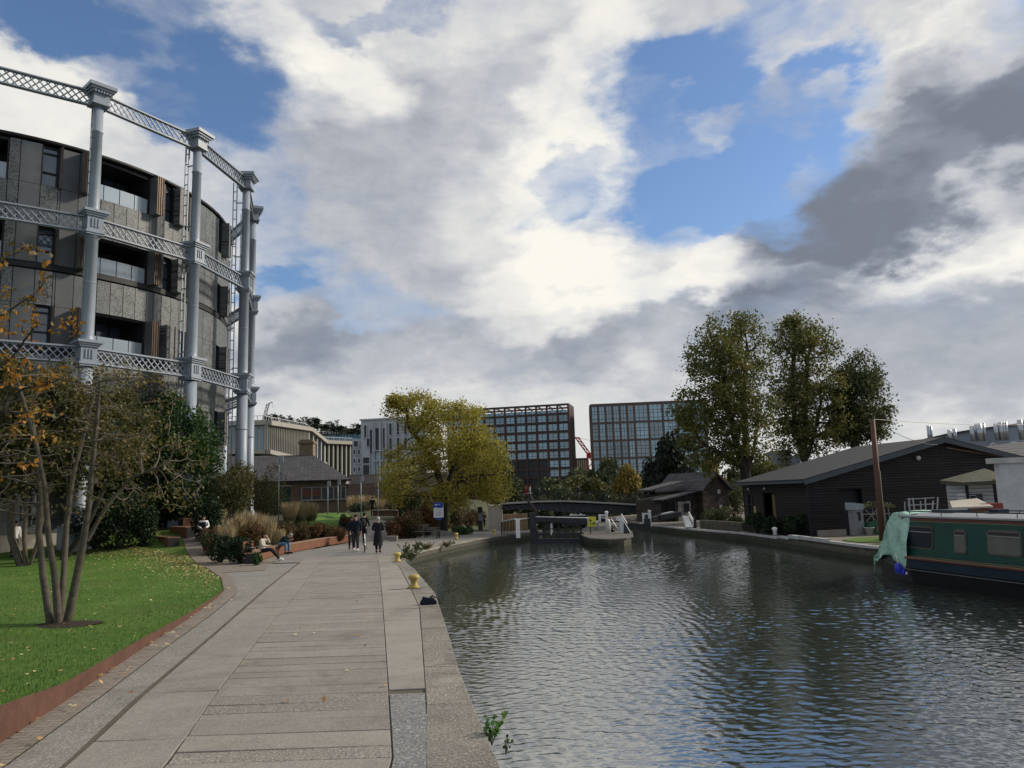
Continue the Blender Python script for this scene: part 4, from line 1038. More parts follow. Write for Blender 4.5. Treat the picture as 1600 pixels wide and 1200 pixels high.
b.beam(bp(-e, -.42, EAV-.06), bp(BL+e, -.42, EAV-.06), .10, .12); b.build('fascia', mat('slate_paint', (.05, .06, .07), .5), bh)
b = MB(); b.tube([bp(.05, -.08, .1), bp(.05, -.08, EAV-.1)], .05, 8); b.box(bp(-.0, -.02, 1.4), (.16, .16, 2.75)); b.build('downpipe', MT['black'], bh)
b = MB(); b.extr([bp(.3, dx0-.1, 0), bp(.3, dx1+.1, 0), bp(.3, dx1+.1, dz+.1), bp(.3, dx0-.1, dz+.1)], (*(-u*.06), 0)); b.box(bp(.27, dx0+.25, 1.15), (.08, .06, .06)); b.build('door', MT['black'], bh)
b = MB(); b.extr([bp(3.15, .7, 0), bp(4.55, .7, 0), bp(4.55, .7, 2.3), bp(3.15, .7, 2.3)], (*(v*.05), 0)); b.cur = 1; b.extr([bp(3.75, .3, .1), bp(4.05, .3, .1), bp(4.05, .3, 2.2), bp(3.75, .3, 2.2)], (*(v*.04), 0))
b.build('door', [MT['black'], mat('inner_ochre', (.16, .11, .05), .7)], bh)
b = MB(); b.extr([bp(5.4, .08, 1.02), bp(6.2, .08, 1.02), bp(6.2, .08, 2.18), bp(5.4, .08, 2.18)], (*(v*.02), 0)); b.cur = 1
for a_ in (5.38, 5.8, 6.2): b.box(bp(a_, .03, 1.6), (.05, .05, 1.2))
for z_ in (1.02, 1.6, 2.18): b.beam(bp(5.36, .03, z_), bp(6.22, .03, z_), .05, .05)
b.cur = 2; b.extr([bp(5.45, .065, 1.08), bp(5.75, .065, 1.08), bp(5.75, .065, 1.5), bp(5.45, .065, 1.5)], (*(v*.005), 0))
b.build('window', [MT['glass_dark'], MT['black'], mat('ochre_note', (.35, .25, .10), .7)], bh)
b = MB(); b.ball(bp(-.1, 6.6, 3.85), .13); b.build('lamp', MT['render'], bh)
for a_ in (4.1, 5.9): b = MB(); b.ball(bp(a_, -.1, 2.5), .07); b.build('lamp', MT['render'], bh)
b = MB(); b.beam(bp(-.02, AX+.3, APX-.35), bp(-.02, GL-.6, EAV+.35), .02, .05); b.build('cable', MT['timber_top'], bh)
b = MB(); b.extr([bp(-.02, .3, 0), bp(-.02, 1.9, 0), bp(-.02, 1.9, .32), bp(-.02, .3, .32)], (*(u*.12), 0)); b.build('kerb', MT['stone'], bh)
# slate roof of the warehouse behind
wh = empty('warehouse', (0, 0, 0), 'warehouse with a wide ribbed grey slate roof behind the black boathouse', 'building')
q0 = ap(1500, 700, 60); q1 = ap(1700, 676, 60)
b = MB(); b.add([(q0[0]-4, 52, 3.6), (q1[0]+4, 52, 3.2), (q1[0]+4, 62, q1[2]+.2), (q0[0], 62, q0[2]-.1)], [(0, 1, 2, 3)])
b.add([(q0[0]-4, 52, 3.3), (q1[0]+4, 52, 2.9), (q1[0]+4, 62, q1[2]-.1), (q0[0], 62, q0[2]-.4)], [(3, 2, 1, 0)]); b.build('roof', coursed('ribbed_roof', (.10, .10, .105), (.085, .085, .09), (.035, .035, .04), 1.0, 8, .22, .03, bmp=.03, var=.2), wh)
b = MB(); b.box(((q0[0]+q1[0])/2+1, 57, 1.5), (q1[0]-q0[0]+2, 8.5, 3.2)); b.build('wall', MT['board'], wh)
# rendered wall with coping at the right edge
q0 = ap(1561, 728, 28.5); tzz = ap(1561, 724, 28.5)[2]
rw = empty('rendered_outbuilding', (0, 0, 0), 'tall pale rendered wall with a flat coping at the right edge', 'building')
b = MB(); b.box((q0[0]+2.5, 28.65, tzz/2), (5, .3, tzz)); b.build('wall', MT['render'], rw)
b = MB(); b.box((q0[0]+2.42, 28.65, tzz+.10), (5.3, .5, .20)); b.build('coping', mat('pale_coping', (.36, .36, .35), .85, .3, 2), rw)
# white boarded hut with mossy roof
hu = empty('boat_hut', (0, 0, 0), 'small white boarded hut with a mossy green roof beside the rendered wall', 'hut')
h0 = ap(1507, 765, 33.5); h1 = ap(1580, 765, 33.5)
b = MB(); b.box(((h0[0]+h1[0])/2, 34.2, 1.3), (h1[0]-h0[0], 1.4, 2.4)); b.build('wall', MT['board_white'], hu)
rz0 = ap(1507, 755, 33.3)[2]; rz1 = ap(1560, 742, 33.6)[2]
b = MB(); b.extr([(h0[0]-.35, 33.0, rz0-.1), (h1[0], 33.0, rz0-.05), (h1[0], 35.2, rz0+.50), (h0[0]-.1, 35.2, rz0+.02)], (0, 0, .14)); b.build('roof', MT['moss'], hu)
b = MB(); b.box((h0[0]+.08, 33.45, 1.3), (.09, .09, 2.5)); b.box((ap(1556, 760, 33)[0], 33.1, 1.3), (.09, .09, 2.6)); b.build('post', MT['black'], hu)
b = MB(); x0 = ap(1513, 790, 33.4)[0]; x1 = ap(1538, 790, 33.4)[0]; zc0 = ap(1520, 800, 33.4)[2]; zc1 = ap(1520, 772, 33.4)[2]
b.box(((x0+x1)/2, 33.46, (zc0+zc1)/2), (x1-x0, .05, zc1-zc0)); b.build('window', MT['glass_dark'], hu)
b = MB(); 
for fx, fz, sx, sz_ in ((.14, .8, .42, .30), (.14, .3, .3, .36), (.45, .35, .3, .3)): b.box((x0+(x1-x0)*(fx+sx/2), 33.41, zc0+(zc1-zc0)*fz), ((x1-x0)*sx, .03, (zc1-zc0)*sz_))
b.cur = 1
for fx, fz, sx, sz_ in ((.18, .8, .34, .18), (.18, .3, .22, .24), (.49, .35, .22, .18)): b.box((x0+(x1-x0)*(fx+sx/2), 33.39, zc0+(zc1-zc0)*fz), ((x1-x0)*sx, .02, (zc1-zc0)*sz_))
b.build('picture_frame', [MT['board_white'], MT['recess']], hu)
xd = ap(1496, 790, 32.9)[0]; b = MB(); b.box((xd+.28, 33.0, (zc0+zc1)/2), (.52, .05, zc1-zc0+.1), .45); b.build('door', MT['board_white'], hu)
# --- narrowboat ---
bow = np.array([12.53, 26.65]); dr = np.array([.195, -.981]); pr = np.array([.981, .195])
BLN = 17.0
nb_ = empty('narrowboat', (bow[0], bow[1], WZ), 'green narrowboat with red and cream lining moored against the right quay', 'boat', rz=atan2(dr[1], dr[0]))
# local: x along the hull from the bow, y = to the canal side is negative? keep +y to the quay
def hw(x): return 1.05*min(1, (max(0, x)/2.6)**.55) if x < 2.6 else 1.05
SGN = 1
def hullpt(x, s, z): return (x, s*hw(x)*(1 if z > .1 else .93), z)
b = MB(); b.smooth = False
xs_ = [0.02, .15, .4, .8, 1.3, 1.9, 2.6, 4, 7, 11, BLN-1, BLN]
def gun(x): return .92-.2*ss(0, 2.4, x)+.02*ss(10, 17, x)
for sgn in (-1, 1):
    rings = [[(x, sgn*hw(x)*k, z if z < .6 else gun(x)) for k, z in ((.80, -.4), (.93, .0), (.97, .22), (1.0, .62 if False else gun(x)-.18), (1.0, gun(x)))] for x in xs_]
    n = 5; vs = [p for r_ in rings for p in r_]
    b.add(vs, [(i*n+j, i*n+j+1, (i+1)*n+j+1, (i+1)*n+j) if sgn > 0 else (i*n+j, (i+1)*n+j, (i+1)*n+j+1, i*n+j+1) for i in range(len(xs_)-1) for j in range(n-1)])
b.add([(BLN, -1.05, -.4), (BLN, 1.05, -.4), (BLN, 1.05, .74), (BLN, -1.05, .74)], [(0, 1, 2, 3)])
b.add([p for x in xs_ for p in ((x, -hw(x), gun(x)-.02), (x, hw(x), gun(x)-.02))], [(2*i, 2*i+1, 2*i+3, 2*i+2) for i in range(len(xs_)-1)])
MT['hull'] = mat('hull_black', (.006, .007, .009), .45, .5, 2, bmp=.003, spec=.15)
b.build('hull', MT['hull'], nb_)
MT['boat_green'] = mat('boat_green', (.006, .047, .039), .35, .4, 1.2, bmp=.002, spec=.5)
MT['boat_dark'] = mat('boat_dark', (.010, .022, .038), .3, .2, 2)
MT['boat_red'] = mat('boat_red', (.10, .035, .03), .4, .2, 3)
MT['cream'] = mat('cream', (.20, .15, .09), .4, .15, 3)
MT['roof_paint'] = mat('roof_paint', (.21, .22, .24), .5, .15, 2)
for sgn in (-1, 1):
    def strake(nm, z0_, z1_, mt, o=.015):
        b = MB(); x2 = [x for x in xs_ if x >= .4]
        vs = []
        for x in x2:
            for z in (z0_, z1_): vs.append((x, sgn*(hw(x)+o), z+gun(x)-.72)); 
            for z in (z1_, z0_): vs.append((x, sgn*(hw(x)-.02), z+gun(x)-.72))
        b.add(vs, [(4*i+j, 4*i+(j+1) % 4, 4*i+4+(j+1) % 4, 4*i+4+j) for i in range(len(x2)-1) for j in range(4)]); b.build(nm, mt, nb_)
    strake('rubbing_strake', .72, .76, MT['boat_red'], .04); strake('lining', .765, .785, MT['cream'], .03); strake('lining', .40, .415, MT['steel'], .02); strake('side_band', .46, .70, MT['boat_dark'], .012)
cz0, cz1, ci0, ci1 = .76, 1.98, .90, .80
CX0, CX1 = 1.9, BLN-2.2
b = MB()
b.add([(CX0, -ci0, cz0), (CX1, -ci0, cz0), (CX1, -ci1, cz1), (CX0+.25, -ci1, cz1), (CX0, ci0, cz0), (CX1, ci0, cz0), (CX1, ci1, cz1), (CX0+.25, ci1, cz1)], [(0, 1, 2, 3), (7, 6, 5, 4), (0, 3, 7, 4), (1, 5, 6, 2)])
b.build('cabin', MT['boat_green'], nb_)
b = MB()
b.grid(lambda u_, v_: (CX0+.15+(CX1-CX0-.05)*u_, -(ci1+.05)+(2*ci1+.10)*v_, cz1+.035+.09*sin(pi*v_)), 1, 8)
b.box(((CX0+CX1)/2+.1, -ci1-.0, cz1+.015), (CX1-CX0-.1, .10, .05)); b.box(((CX0+CX1)/2+.1, ci1, cz1+.015), (CX1-CX0-.1, .10, .05))
b.build('roof', MT['roof_paint'], nb_)
for sgn in (-1, 1):
    b = MB(); b.tube([(CX0+.4, sgn*(ci1-.10), cz1+.17), (CX1-.2, sgn*(ci1-.10), cz1+.17)], .018, 6)
    for i in range(10): x = CX0+.5+i*(CX1-CX0-.8)/9; b.tube([(x, sgn*(ci1-.10), cz1+.03), (x, sgn*(ci1-.10), cz1+.17)], .012, 6)
    b.build('handrail', MT['black'], nb_)
    def cabz(z): return ci0+(ci1-ci0)*(z-cz0)/(cz1-cz0)
    def onside(x, z, o): return (x, sgn*(cabz(z)+o), z)
    def strip(nm, x0, x1, z0_, z1_, mt, o=.006):
        b = MB(); b.extr([onside(x0, z0_, -.01), onside(x1, z0_, -.01), onside(x1, z1_, -.01), onside(x0, z1_, -.01)], (0, sgn*(o+.012), 0)); b.build(nm, mt, nb_)
    strip('lining', CX0+.2, CX1, cz1-.10, cz1-.03, MT['boat_red']); strip('lining', CX0+.2, CX1, cz1-.13, cz1-.115, MT['cream']); strip('lining', CX0+.05, CX1, cz0+.03, cz0+.05, MT['cream'])
    for x0, x1, z0_, z1_, mt_ in ((2.35, 3.45, 1.08, 1.68, 'glass_dark'), (4.35, 4.75, 1.04, 1.64, 'curtain'), (5.55, 6.6, 1.08, 1.68, 'curtain'), (8.2, 9.3, 1.08, 1.68, 'glass_dark'), (10.6, 11.7, 1.08, 1.68, 'curtain')):
        if 'curtain' not in MT: MT['curtain'] = mat('curtain_glass', (.10, .105, .10), .2, .2, 3, spec=.6)
        def rr(gx, o):
            pts_ = []; rad = .08
            for cx_, cz_, a0 in ((x1-rad, z1_-rad, 0), (x0+rad, z1_-rad, 90), (x0+rad, z0_+rad, 180), (x1-rad, z0_+rad, 270)):
                for k in range(4): a_ = radians(a0+30*k); pts_.append(onside(cx_+(rad+gx)*cos(a_), cz_+(rad+gx)*sin(a_), o))
            return pts_
        b = MB(); b.extr(rr(.04, 0), (0, sgn*.022, 0)); wf = b.build('window', mat('brass_rim', (.09, .085, .075), .4, .2, 3, metal=.4), nb_)
        b = MB(); b.extr(rr(-.005, .01), (0, sgn*.018, 0)); b.cur = 1; b.extr([onside(x0+.03, z1_-.15, .03), onside(x1-.03, z1_-.15, .03), onside(x1-.03, z1_-.12, .03), onside(x0+.03, z1_-.12, .03)], (0, sgn*.006, 0))
        b.cur = 2; b.extr([onside(x0+.03, z1_-.115, .024), onside(x1-.03, z1_-.115, .024), onside(x1-.03, z1_-.03, .024), onside(x0+.03, z1_-.03, .024)], (0, sgn*.007, 0)) if mt_ == 'curtain' else None
        b.build('pane', [MT[mt_], MT['steel'], MT['recess']], wf)
b = MB()
for x, l, w__, h__ in ((3.2, .9, .6, .08), (5.0, .35, .35, .12)): b.box((x, .1, cz1+.12+h__/2), (l, w__, h__))
b.build('roof_hatch', MT['boat_dark'], nb_)
MT['rust_red'] = mat('rust_red', (.20, .04, .025), .6, .3, 5)
tb = empty('roof_cargo', (0, 0, 0), 'grey sloping lid and red box lying on the boat roof by the hut', 'box')
qq = ap(1530, 800, 24.5)
b = MB(); b.extr([(qq[0]-.9, 24.4, 1.72), (qq[0]+.4, 24.4, 1.72), (qq[0]+.4, 25.2, 1.96), (qq[0]-.5, 25.2, 1.9)], (0, 0, .05)); b.build('lid', MT['concrete'], tb)
b = MB(); b.box((qq[0]+.5, 24.9, 1.72), (.7, .6, .26)); b.build('box', MT['rust_red'], tb)
# tarpaulin over the bow
r = np.random.RandomState(8)
sect = [(-.12, .52, .30), (.05, .75, .20), (.45, 1.15, .35), (.9, 1.6, .5), (1.35, 2.02, .72), (1.7, 2.14, .80), (2.15, 2.13, .88), (2.55, 2.08, .90)]
def tarp(u_, v_):
    k = u_*(len(sect)-1); i = min(int(k), len(sect)-2); t = k-i
    x = sect[i][0]*(1-t)+sect[i+1][0]*t; zt_ = sect[i][1]*(1-t)+sect[i+1][1]*t; hwid = sect[i][2]*(1-t)+sect[i+1][2]*t
    s_ = v_*2-1; zbot = .62-.35*ss(.75, .95, u_)*0-.10*sin(u_*9)+(-.5 if u_ < .10 else 0)*(1-u_/.10)
    zbot = .60-.16*sin(u_*7+.5)-.55*max(0, 1-u_/.09)
    top_w = .58
    if abs(s_) < top_w: y = s_/top_w*hwid*.86; z = zt_-.03*(s_/top_w)**2
    else:
        q_ = (abs(s_)-top_w)/(1-top_w); y = (hwid*.86+(max(hw(x), .18)+.12-hwid*.86)*q_**.8)*(1 if s_ > 0 else -1); z = zt_+(zbot-zt_)*q_
    f = .030*sin(s_*17+x*6)+.022*sin(x*15-s_*5)+.02*sin(s_*31+x*3)
    return (x-.02*abs(s_)+f*.5, y+f*(1 if y > 0 else -1), z+.02*sin(x*11+s_*4)*(1-abs(s_)*.5))
b = MB(); b.smooth = True; b.grid(tarp, 60, 70)
m, w, bs = newmat('tarpaulin'); gpos = w.n('ShaderNodeNewGeometry').outputs['Position']
cr_ = w.noise(gpos, 2.4, 5, .55, 1.2)
setb(bs, base=w.ramp(w.noise(gpos, 1.6, 4), [(.3, (.10, .26, .21)), (.7, (.32, .50, .43))]), rough=.38, spec=.5, normal=bump(w, cr_, .12)); MT['tarp'] = m
o = b.build('tarpaulin', MT['tarp'], loc=(bow[0], bow[1], WZ)); o.rotation_euler[2] = atan2(dr[1], dr[0])
md = o.modifiers.new('thick', 'SOLIDIFY'); md.thickness = .006
tag(o, 'pale green plastic tarpaulin draped over the bow of the narrowboat', 'tarpaulin')
# blue plastic bottle-like fender hanging by the tarpaulin
q = ap(1404, 888, 23.55)
b = MB(); b.ball((0, 0, 0), (.13, .10, .17), 10, 8); b.ball((.10, -.02, -.10), (.10, .08, .10), 8, 6); b.cur = 1; b.ball((.2, -.03, -.15), (.05, .05, .04)); b.tube([(0, 0, .15), (-.02, .05, .45)], .012, 5)
tag(b.build('fender', [mat('blue_plastic', (.02, .03, .35), .35), MT['white']], loc=q), 'small bright blue bundle hanging at the waterline below the tarpaulin', 'fender')
# --- telegraph pole leaning, with wires
pl = empty('telegraph_pole', (0, 0, 0), 'leaning dark wooden telegraph pole standing behind the tarpaulin', 'telegraph pole')
p0 = gp(1379, 836, .2); p0 = ap(1378.5, 838, 33); p1 = ap(1363, 655, 33.)
b = MB(); b.tube([(p0[0], p0[1], .0), p1], [.14, .10], 10); b.build('pole', mat('pole_wood', (.085, .042, .03), .7, .35, 6), pl)
b = MB(); b.tube([p0+np.array([.12, -.08, 0]), p0*.45+p1*.55+np.array([.1, -.08, 0])], .014, 6); b.build('cable_guard', MT['concrete'], pl)
b = MB()
def sag(b, a, c, s_, r_, n=14): b.tube([np.array(a)*(1-t)+np.array(c)*t-np.array([0, 0, s_*4*t*(1-t)]) for t in np.linspace(0, 1, n)], r_, 5, False)
sag(b, p1, ap(1470, 695, 41), .3, .012); sag(b, p1, (60, 70, 9), .9, .012)
b.build('wire', MT['dark_metal'], pl)
p0 = gp(1103, 808, .0); p1 = ap(1092, 712, p0[1])
b = MB(); b.tube([p0, p1], [.11, .075], 8); tag(b.build('mooring_pole', mat('pale_wood', (.17, .16, .15), .8)), 'thin pale leaning pole in front of the stone cottage', 'pole')
# --- pump post, trolley with plants, tubs
q = gp(1340, 834, .2); pz = .15
pp = empty('pump_cabinet', (q[0], q[1], pz), 'grey service cabinet with overhanging head beside the boathouse door', 'cabinet', rz=.25)
b = MB(); b.box((0, 0, .60), (.52, .42, 1.2)); b.build('body', mat('cab_grey', (.17, .18, .19), .6, .2, 3), pp)
b = MB(); b.extr([(-.36, -.26, 1.2), (.28, -.26, 1.2), (.28, -.26, 1.48), (-.36, -.26, 1.56)], (0, .52, 0)); b.build('head', mat('cab_blue', (.22, .26, .29), .5, .2, 3), pp)
b = MB(); b.box((.02, -.225, .85), (.10, .03, .34)); b.box((.0, -.225, 1.05), (.2, .03, .06)); b.build('handle', MT['black'], pp)
def plantsprig(name, c, R, n, size, mt, label, cat, parent=None, seed=1, grp=None, zs=.8):
    r = np.random.RandomState(seed); P = r.normal(size=(n, 3)); P /= np.linalg.norm(P, axis=1)[:, None]; P *= (r.rand(n)**.4)[:, None]*np.array([R, R, R*zs]); P[:, 2] = abs(P[:, 2])*1.0
    o = leafset(name, P, size, mt, False, seed, parent=parent, upb=.6)
    o.location = c
    return tag(o, label, cat, grp) if parent is None else o
MT['leaf_olive'] = leafmat('leaf_olive', [(.035, .05, .02), (.06, .075, .03), (.09, .09, .04)], .3)
MT['leaf_dark'] = leafmat('leaf_dark', [(.010, .022, .010), (.018, .036, .015), (.032, .05, .02)], .25)
st = empty('plant_stand', (q[0]+1.1, q[1]+.3, pz), 'metal stand stacked with straggly plants and green crates beside the pole', 'stand')
b = MB()
for x in (-.6, .1, .7): b.beam((x, 0, 0), (x-.05, 0, 1.35), .035, .035); b.beam((x, .5, 0), (x, .5, 1.35), .035, .035)
for z in (.5, .95, 1.3): b.beam((-.65, 0, z), (.75, 0, z), .03, .03); b.beam((-.65, .5, z), (.75, .5, z), .03, .03)
b.beam((-.6, -.02, .5), (.1, -.02, 1.2), .03, .03); b.beam((.1, -.02, .5), (-.5, -.02, 1.2), .03, .03); b.build('frame', MT['steel'], st)
MT['crate_green'] = mat('crate_green', (.03, .10, .07), .5, .3, 5)
for cx_, nm in ((-.35, 'green plastic crate under the plant stand beside the white tub'), (.42, 'green plastic crate under the plant stand nearest the pole')):
    b = MB()
    for s_ in (-1, 1): b.box((s_*.30, 0, .3), (.03, .44, .6)); b.box((0, s_*.22, .3), (.57, .03, .6))
    b.box((0, 0, .03), (.57, .41, .04))
    for k in range(4): b.box((0, -.24, .12+k*.14), (.6, .02, .03))
    b.box((0, -.245, .47), (.2, .012, .07))
    tag(b.build('crate', MT['crate_green'], loc=(q[0]+1.1+cx_, q[1]-.1, pz)), nm, 'crate')
plantsprig('foliage', (.2, .25, 1.25), .85, 900, .07, MT['leaf_olive'], None, None, st, 3, zs=.35)
q2 = (q[0]+.42, q[1]-.35, pz); b = MB(); b.lathe((0, 0, 0), [(.16, 0), (.22, .36), (.24, .36), (.235, .33), (.2, .32)], 14); tag(b.build('tub', MT['render'], loc=q2), 'white round tub on the grass beside the grey cabinet', 'tub')
b = MB(); b.tube([(.16*cos(a), -.02, .22+.2*sin(a)) for a in np.linspace(0, 2*pi, 17)], .022, 6, False)
for k in range(4): b.beam((.15*cos(k*pi/4), -.02, .22+.19*sin(k*pi/4)), (-.15*cos(k*pi/4), -.02, .22-.19*sin(k*pi/4)), .01, .01)
tag(b.build('wheel', MT['timber_top'], loc=(q[0]+.9, q[1]-.5, pz)), 'small old cart wheel leaning against the green crates', 'wheel')
q3 = ap(1430, 797, 32); tr = empty('trellis_chair', (q3[0], q3[1], .2), 'pale metal chairs piled behind the boat roof', 'chair')
b = MB()
for x, t in ((-.3, .1), (.0, -.05), (.35, .12), (.7, .3)): b.beam((x, 0, 0), (x+t, 0, 1.75), .04, .04); b.beam((x, .4, 0), (x+t, .4, 1.6), .04, .04)
for z in (.9, 1.2, 1.45, 1.7): b.beam((-.3, 0, z), (.85, 0, z+.03), .035, .035)
b.build('frame', MT['steel'], tr); b = MB(); b.box((.2, .2, 1.1), (.7, .5, .04)); b.build('seat', mat('teal_seat', (.10, .2, .2), .5), tr)
# --- stone cottage beyond
co = empty('lock_cottage', (0, 0, 0), 'old dark stone cottage with lean-to roof beside the lock', 'cottage')
Y = 64
c0 = ap(1042, 800, Y); c1 = ap(1140, 800, Y+3); F = Facade(c0, c1); L = F.L; gz_ = -.3
apz = ap(1108, 742, Y+2)[2]; evz = ap(1060, 770, Y)[2]
b = MB(); MT['rubble'] = coursed('rubble', (.075, .062, .055), (.035, .03, .03), (.05, .045, .04), 1.0, .42, .2, .02, bmp=.03, var=.4)
gm0, gm1 = L*.58, L
b.extr([F.pt(gm0, 0, gz_), F.pt(gm1, 0, gz_), F.pt(gm1, 0, evz+.1), F.pt((gm0+gm1)/2, 0, apz), F.pt(gm0, 0, evz+.1)], (*(-F.n*6), 0))
b.extr([F.pt(0, -.8, gz_), F.pt(gm0-.01, -.8, gz_), F.pt(gm0-.01, -.8, evz-.1), F.pt(0, -.8, evz-.5)], (*(-F.n*3.5), 0)); b.build('wall', MT['rubble'], co)
b = MB(); mid = (gm0+gm1)/2
b.extr([F.pt(gm0-.3, .3, evz+.05), F.pt(mid, .3, apz+.15), F.pt(mid, .3, apz+.3), F.pt(gm0-.3, .3, evz+.2)], (*(-F.n*6.6), 0)); b.extr([F.pt(mid+.01, .3, apz+.15), F.pt(gm1+.3, .3, evz+.05), F.pt(gm1+.3, .3, evz+.2), F.pt(mid+.01, .3, apz+.3)], (*(-F.n*6.6), 0))
b.extr([F.pt(-.3, -.2, evz-.62), F.pt(gm0-.3, -.2, evz-.0), F.pt(gm0-.3, -.2, evz+.12), F.pt(-.3, -.2, evz-.5)], (*(-F.n*1.6), 0)); b.extr([F.pt(-.2, -1.85, evz+.2), F.pt(gm0-.3, -1.85, evz+.9), F.pt(gm0-.3, -1.85, evz+1.02), F.pt(-.2, -1.85, evz+.32)], (*(-F.n*2), 0)); b.build('roof', MT['slate'], co)
b = MB(); F.box(b, 1.1, 2.6, gz_, evz-.75, -.2, -.12); b.cur = 1; F.box(b, 1.9, 2.45, gz_+1.0, evz-.9, -.11, -.08); F.box(b, 1.1, 1.2, gz_, evz-.7, -.12, -.02)
b.build('porch', [mat('porch_grey', (.16, .15, .15), .8), MT['glass_dark']], co)
b = MB(); F.box(b, 0, .75, gz_, evz-.8, -.79, -.7); b.build('door', MT['black'], co)
for a_, z_ in ((gm0+1.6, evz-.2), (gm0+1.7, evz-1.5)): b = MB(); F.box(b, a_, a_+.3, z_, z_+.35, .02, .06); b.build('window', MT['render'], co)
# ---------------- bridge and lock ----------------
MT['girder_dark'] = mat('girder_dark', (.055, .058, .07), .6, .3, 1, bmp=.002)
br = empty('footbridge', (0, 0, 0), 'dark arched girder footbridge with pale deck edge spanning the canal behind the lock', 'bridge')
Y = 72
topc = [(781, 788), (842, 784.6), (880, 784.0), (910, 785), (960, 787.6), (1009, 790.6), (1034, 792.6), (1060, 795)]
botc = [(784, 796), (819, 796), (842, 797.5), (880, 800), (910, 800.5), (960, 802), (1009, 801), (1034, 797.5), (1060, 798)]
TX = [ap(px, py, Y) for px, py in topc]; BX = [ap(px, py, Y) for px, py in botc]
tz = lambda x: float(np.interp(x, [q[0] for q in TX], [q[2] for q in TX])); bz = lambda x: float(np.interp(x, [q[0] for q in BX], [q[2] for q in BX]))
X0, X1 = TX[0][0], TX[-1][0]; N = 28
for s_ in (0, 3.2):
    b = MB()
    for i in range(N):
        xa, xb = X0+(X1-X0)*i/N, X0+(X1-X0)*(i+1)/N
        b.add([(xa, Y+s_, bz(xa)), (xb, Y+s_, bz(xb)), (xb, Y+s_, tz(xb)-.02), (xa, Y+s_, tz(xa)-.02), (xa, Y+s_+.1, bz(xa)), (xb, Y+s_+.1, bz(xb)), (xb, Y+s_+.1, tz(xb)-.02), (xa, Y+s_+.1, tz(xa)-.02)], [(0, 1, 2, 3), (7, 6, 5, 4), (0, 4, 5, 1)])
    b.build('main_girder', MT['girder_dark'], br)
b = MB()
for i in range(N):
    x = X0+(X1-X0)*(i+.5)/N; b.add([(x-.09, Y-.28, tz(x)-.12), (x+.09, Y-.28, tz(x)-.12), (x+.09, Y-.02, bz(x)+.02), (x-.09, Y-.02, bz(x)+.02), (x-.09, Y-.02, tz(x)-.12), (x+.09, Y-.02, tz(x)-.12)], [(0, 1, 2, 3), (0, 3, 4), (1, 5, 2), (0, 4, 5, 1)])
b.build('bracket', MT['girder_dark'], br)
b = MB()
for i in range(N):
    xa, xb = X0+(X1-X0)*i/N, X0+(X1-X0)*(i+1)/N; b.beam((xa, Y-.2, tz(xa)+.07), (xb, Y-.2, tz(xb)+.07), .3, .14); b.beam((xa, Y+1.6, tz(xa)-.1), (xb, Y+1.6, tz(xb)-.1), 3.2, .1)
b.build('deck', mat('deck_edge', (.36, .35, .33), .7, .15, 1), br)
b = MB()
for s_ in (0, 3.2):
    for i in range(N*3): x = X0+(X1-X0)*i/N/3; b.box((x, Y+s_, tz(x)+.55), (.025, .025, 1.0))
    for i in range(N):
        xa, xb = X0+(X1-X0)*i/N, X0+(X1-X0)*(i+1)/N; b.beam((xa, Y+s_, tz(xa)+1.05), (xb, Y+s_, tz(xb)+1.05), .05, .05)
b.build('railing', MT['dark_metal'], br)
b = MB()
qa = ap(771, 800, Y); qb = ap(782, 790, Y); b.box(((qa[0]+qb[0])/2-.2, Y+2, .2), (qb[0]-qa[0]+.6, 4.4, 3.0)); b.build('abutment', MT['concrete'], br)
xl = ap(819, 800, Y)[0]; b = MB(); b.box(((qb[0]+xl)/2+.1, Y+5.2, -.5), (xl-qb[0]+.6, .4, 2.4)); b.build('retaining_wall', coursed('pale_planks', (.36, .27, .18), (.30, .22, .15), (.15, .1, .07), 1.0, .3, 3, .02), br)
xr_ = ap(1040, 800, Y)[0]; b = MB(); b.box((xr_+1.2, Y+2, -1.2), (2.4, 4.2, 3.4)); b.build('abutment', MT['quay_wall'], br)
MT['isl_cop'] = mat('island_coping', (.075, .075, .07), .9, .45, 2.5, bmp=.01, speck=.3)
# lock island
isl = [gp(915, 838), gp(925, 841.5), gp(950, 843), gp(975, 841.5), gp(986, 838), gp(985, 832), gp(975, 824), gp(962, 816), gp(925, 816), gp(918, 824), gp(905, 832)]
poly = [(q[0], q[1]) for q in isl]
b = MB(); b.prism(poly, -1.4, -.02); o = b.build('lock_island', MT['quay_wall']); tag(o, 'low stone island between the two lock channels', 'quay')
b = MB(); b.prism([(x*.97+.18, y*.985+.75) for x, y in poly], -.018, .03); b.build('paving', mat('island_paving', (.085, .085, .072), .9, .45, 1.5, stain=.4), o)
b = MB()
for (xa, ya), (xb, yb) in zip(poly, poly[1:]+poly[:1]): b.beam((xa, ya, .0), (xb, yb, .0), .26, .07)
b.build('coping', MT['isl_cop'], o)
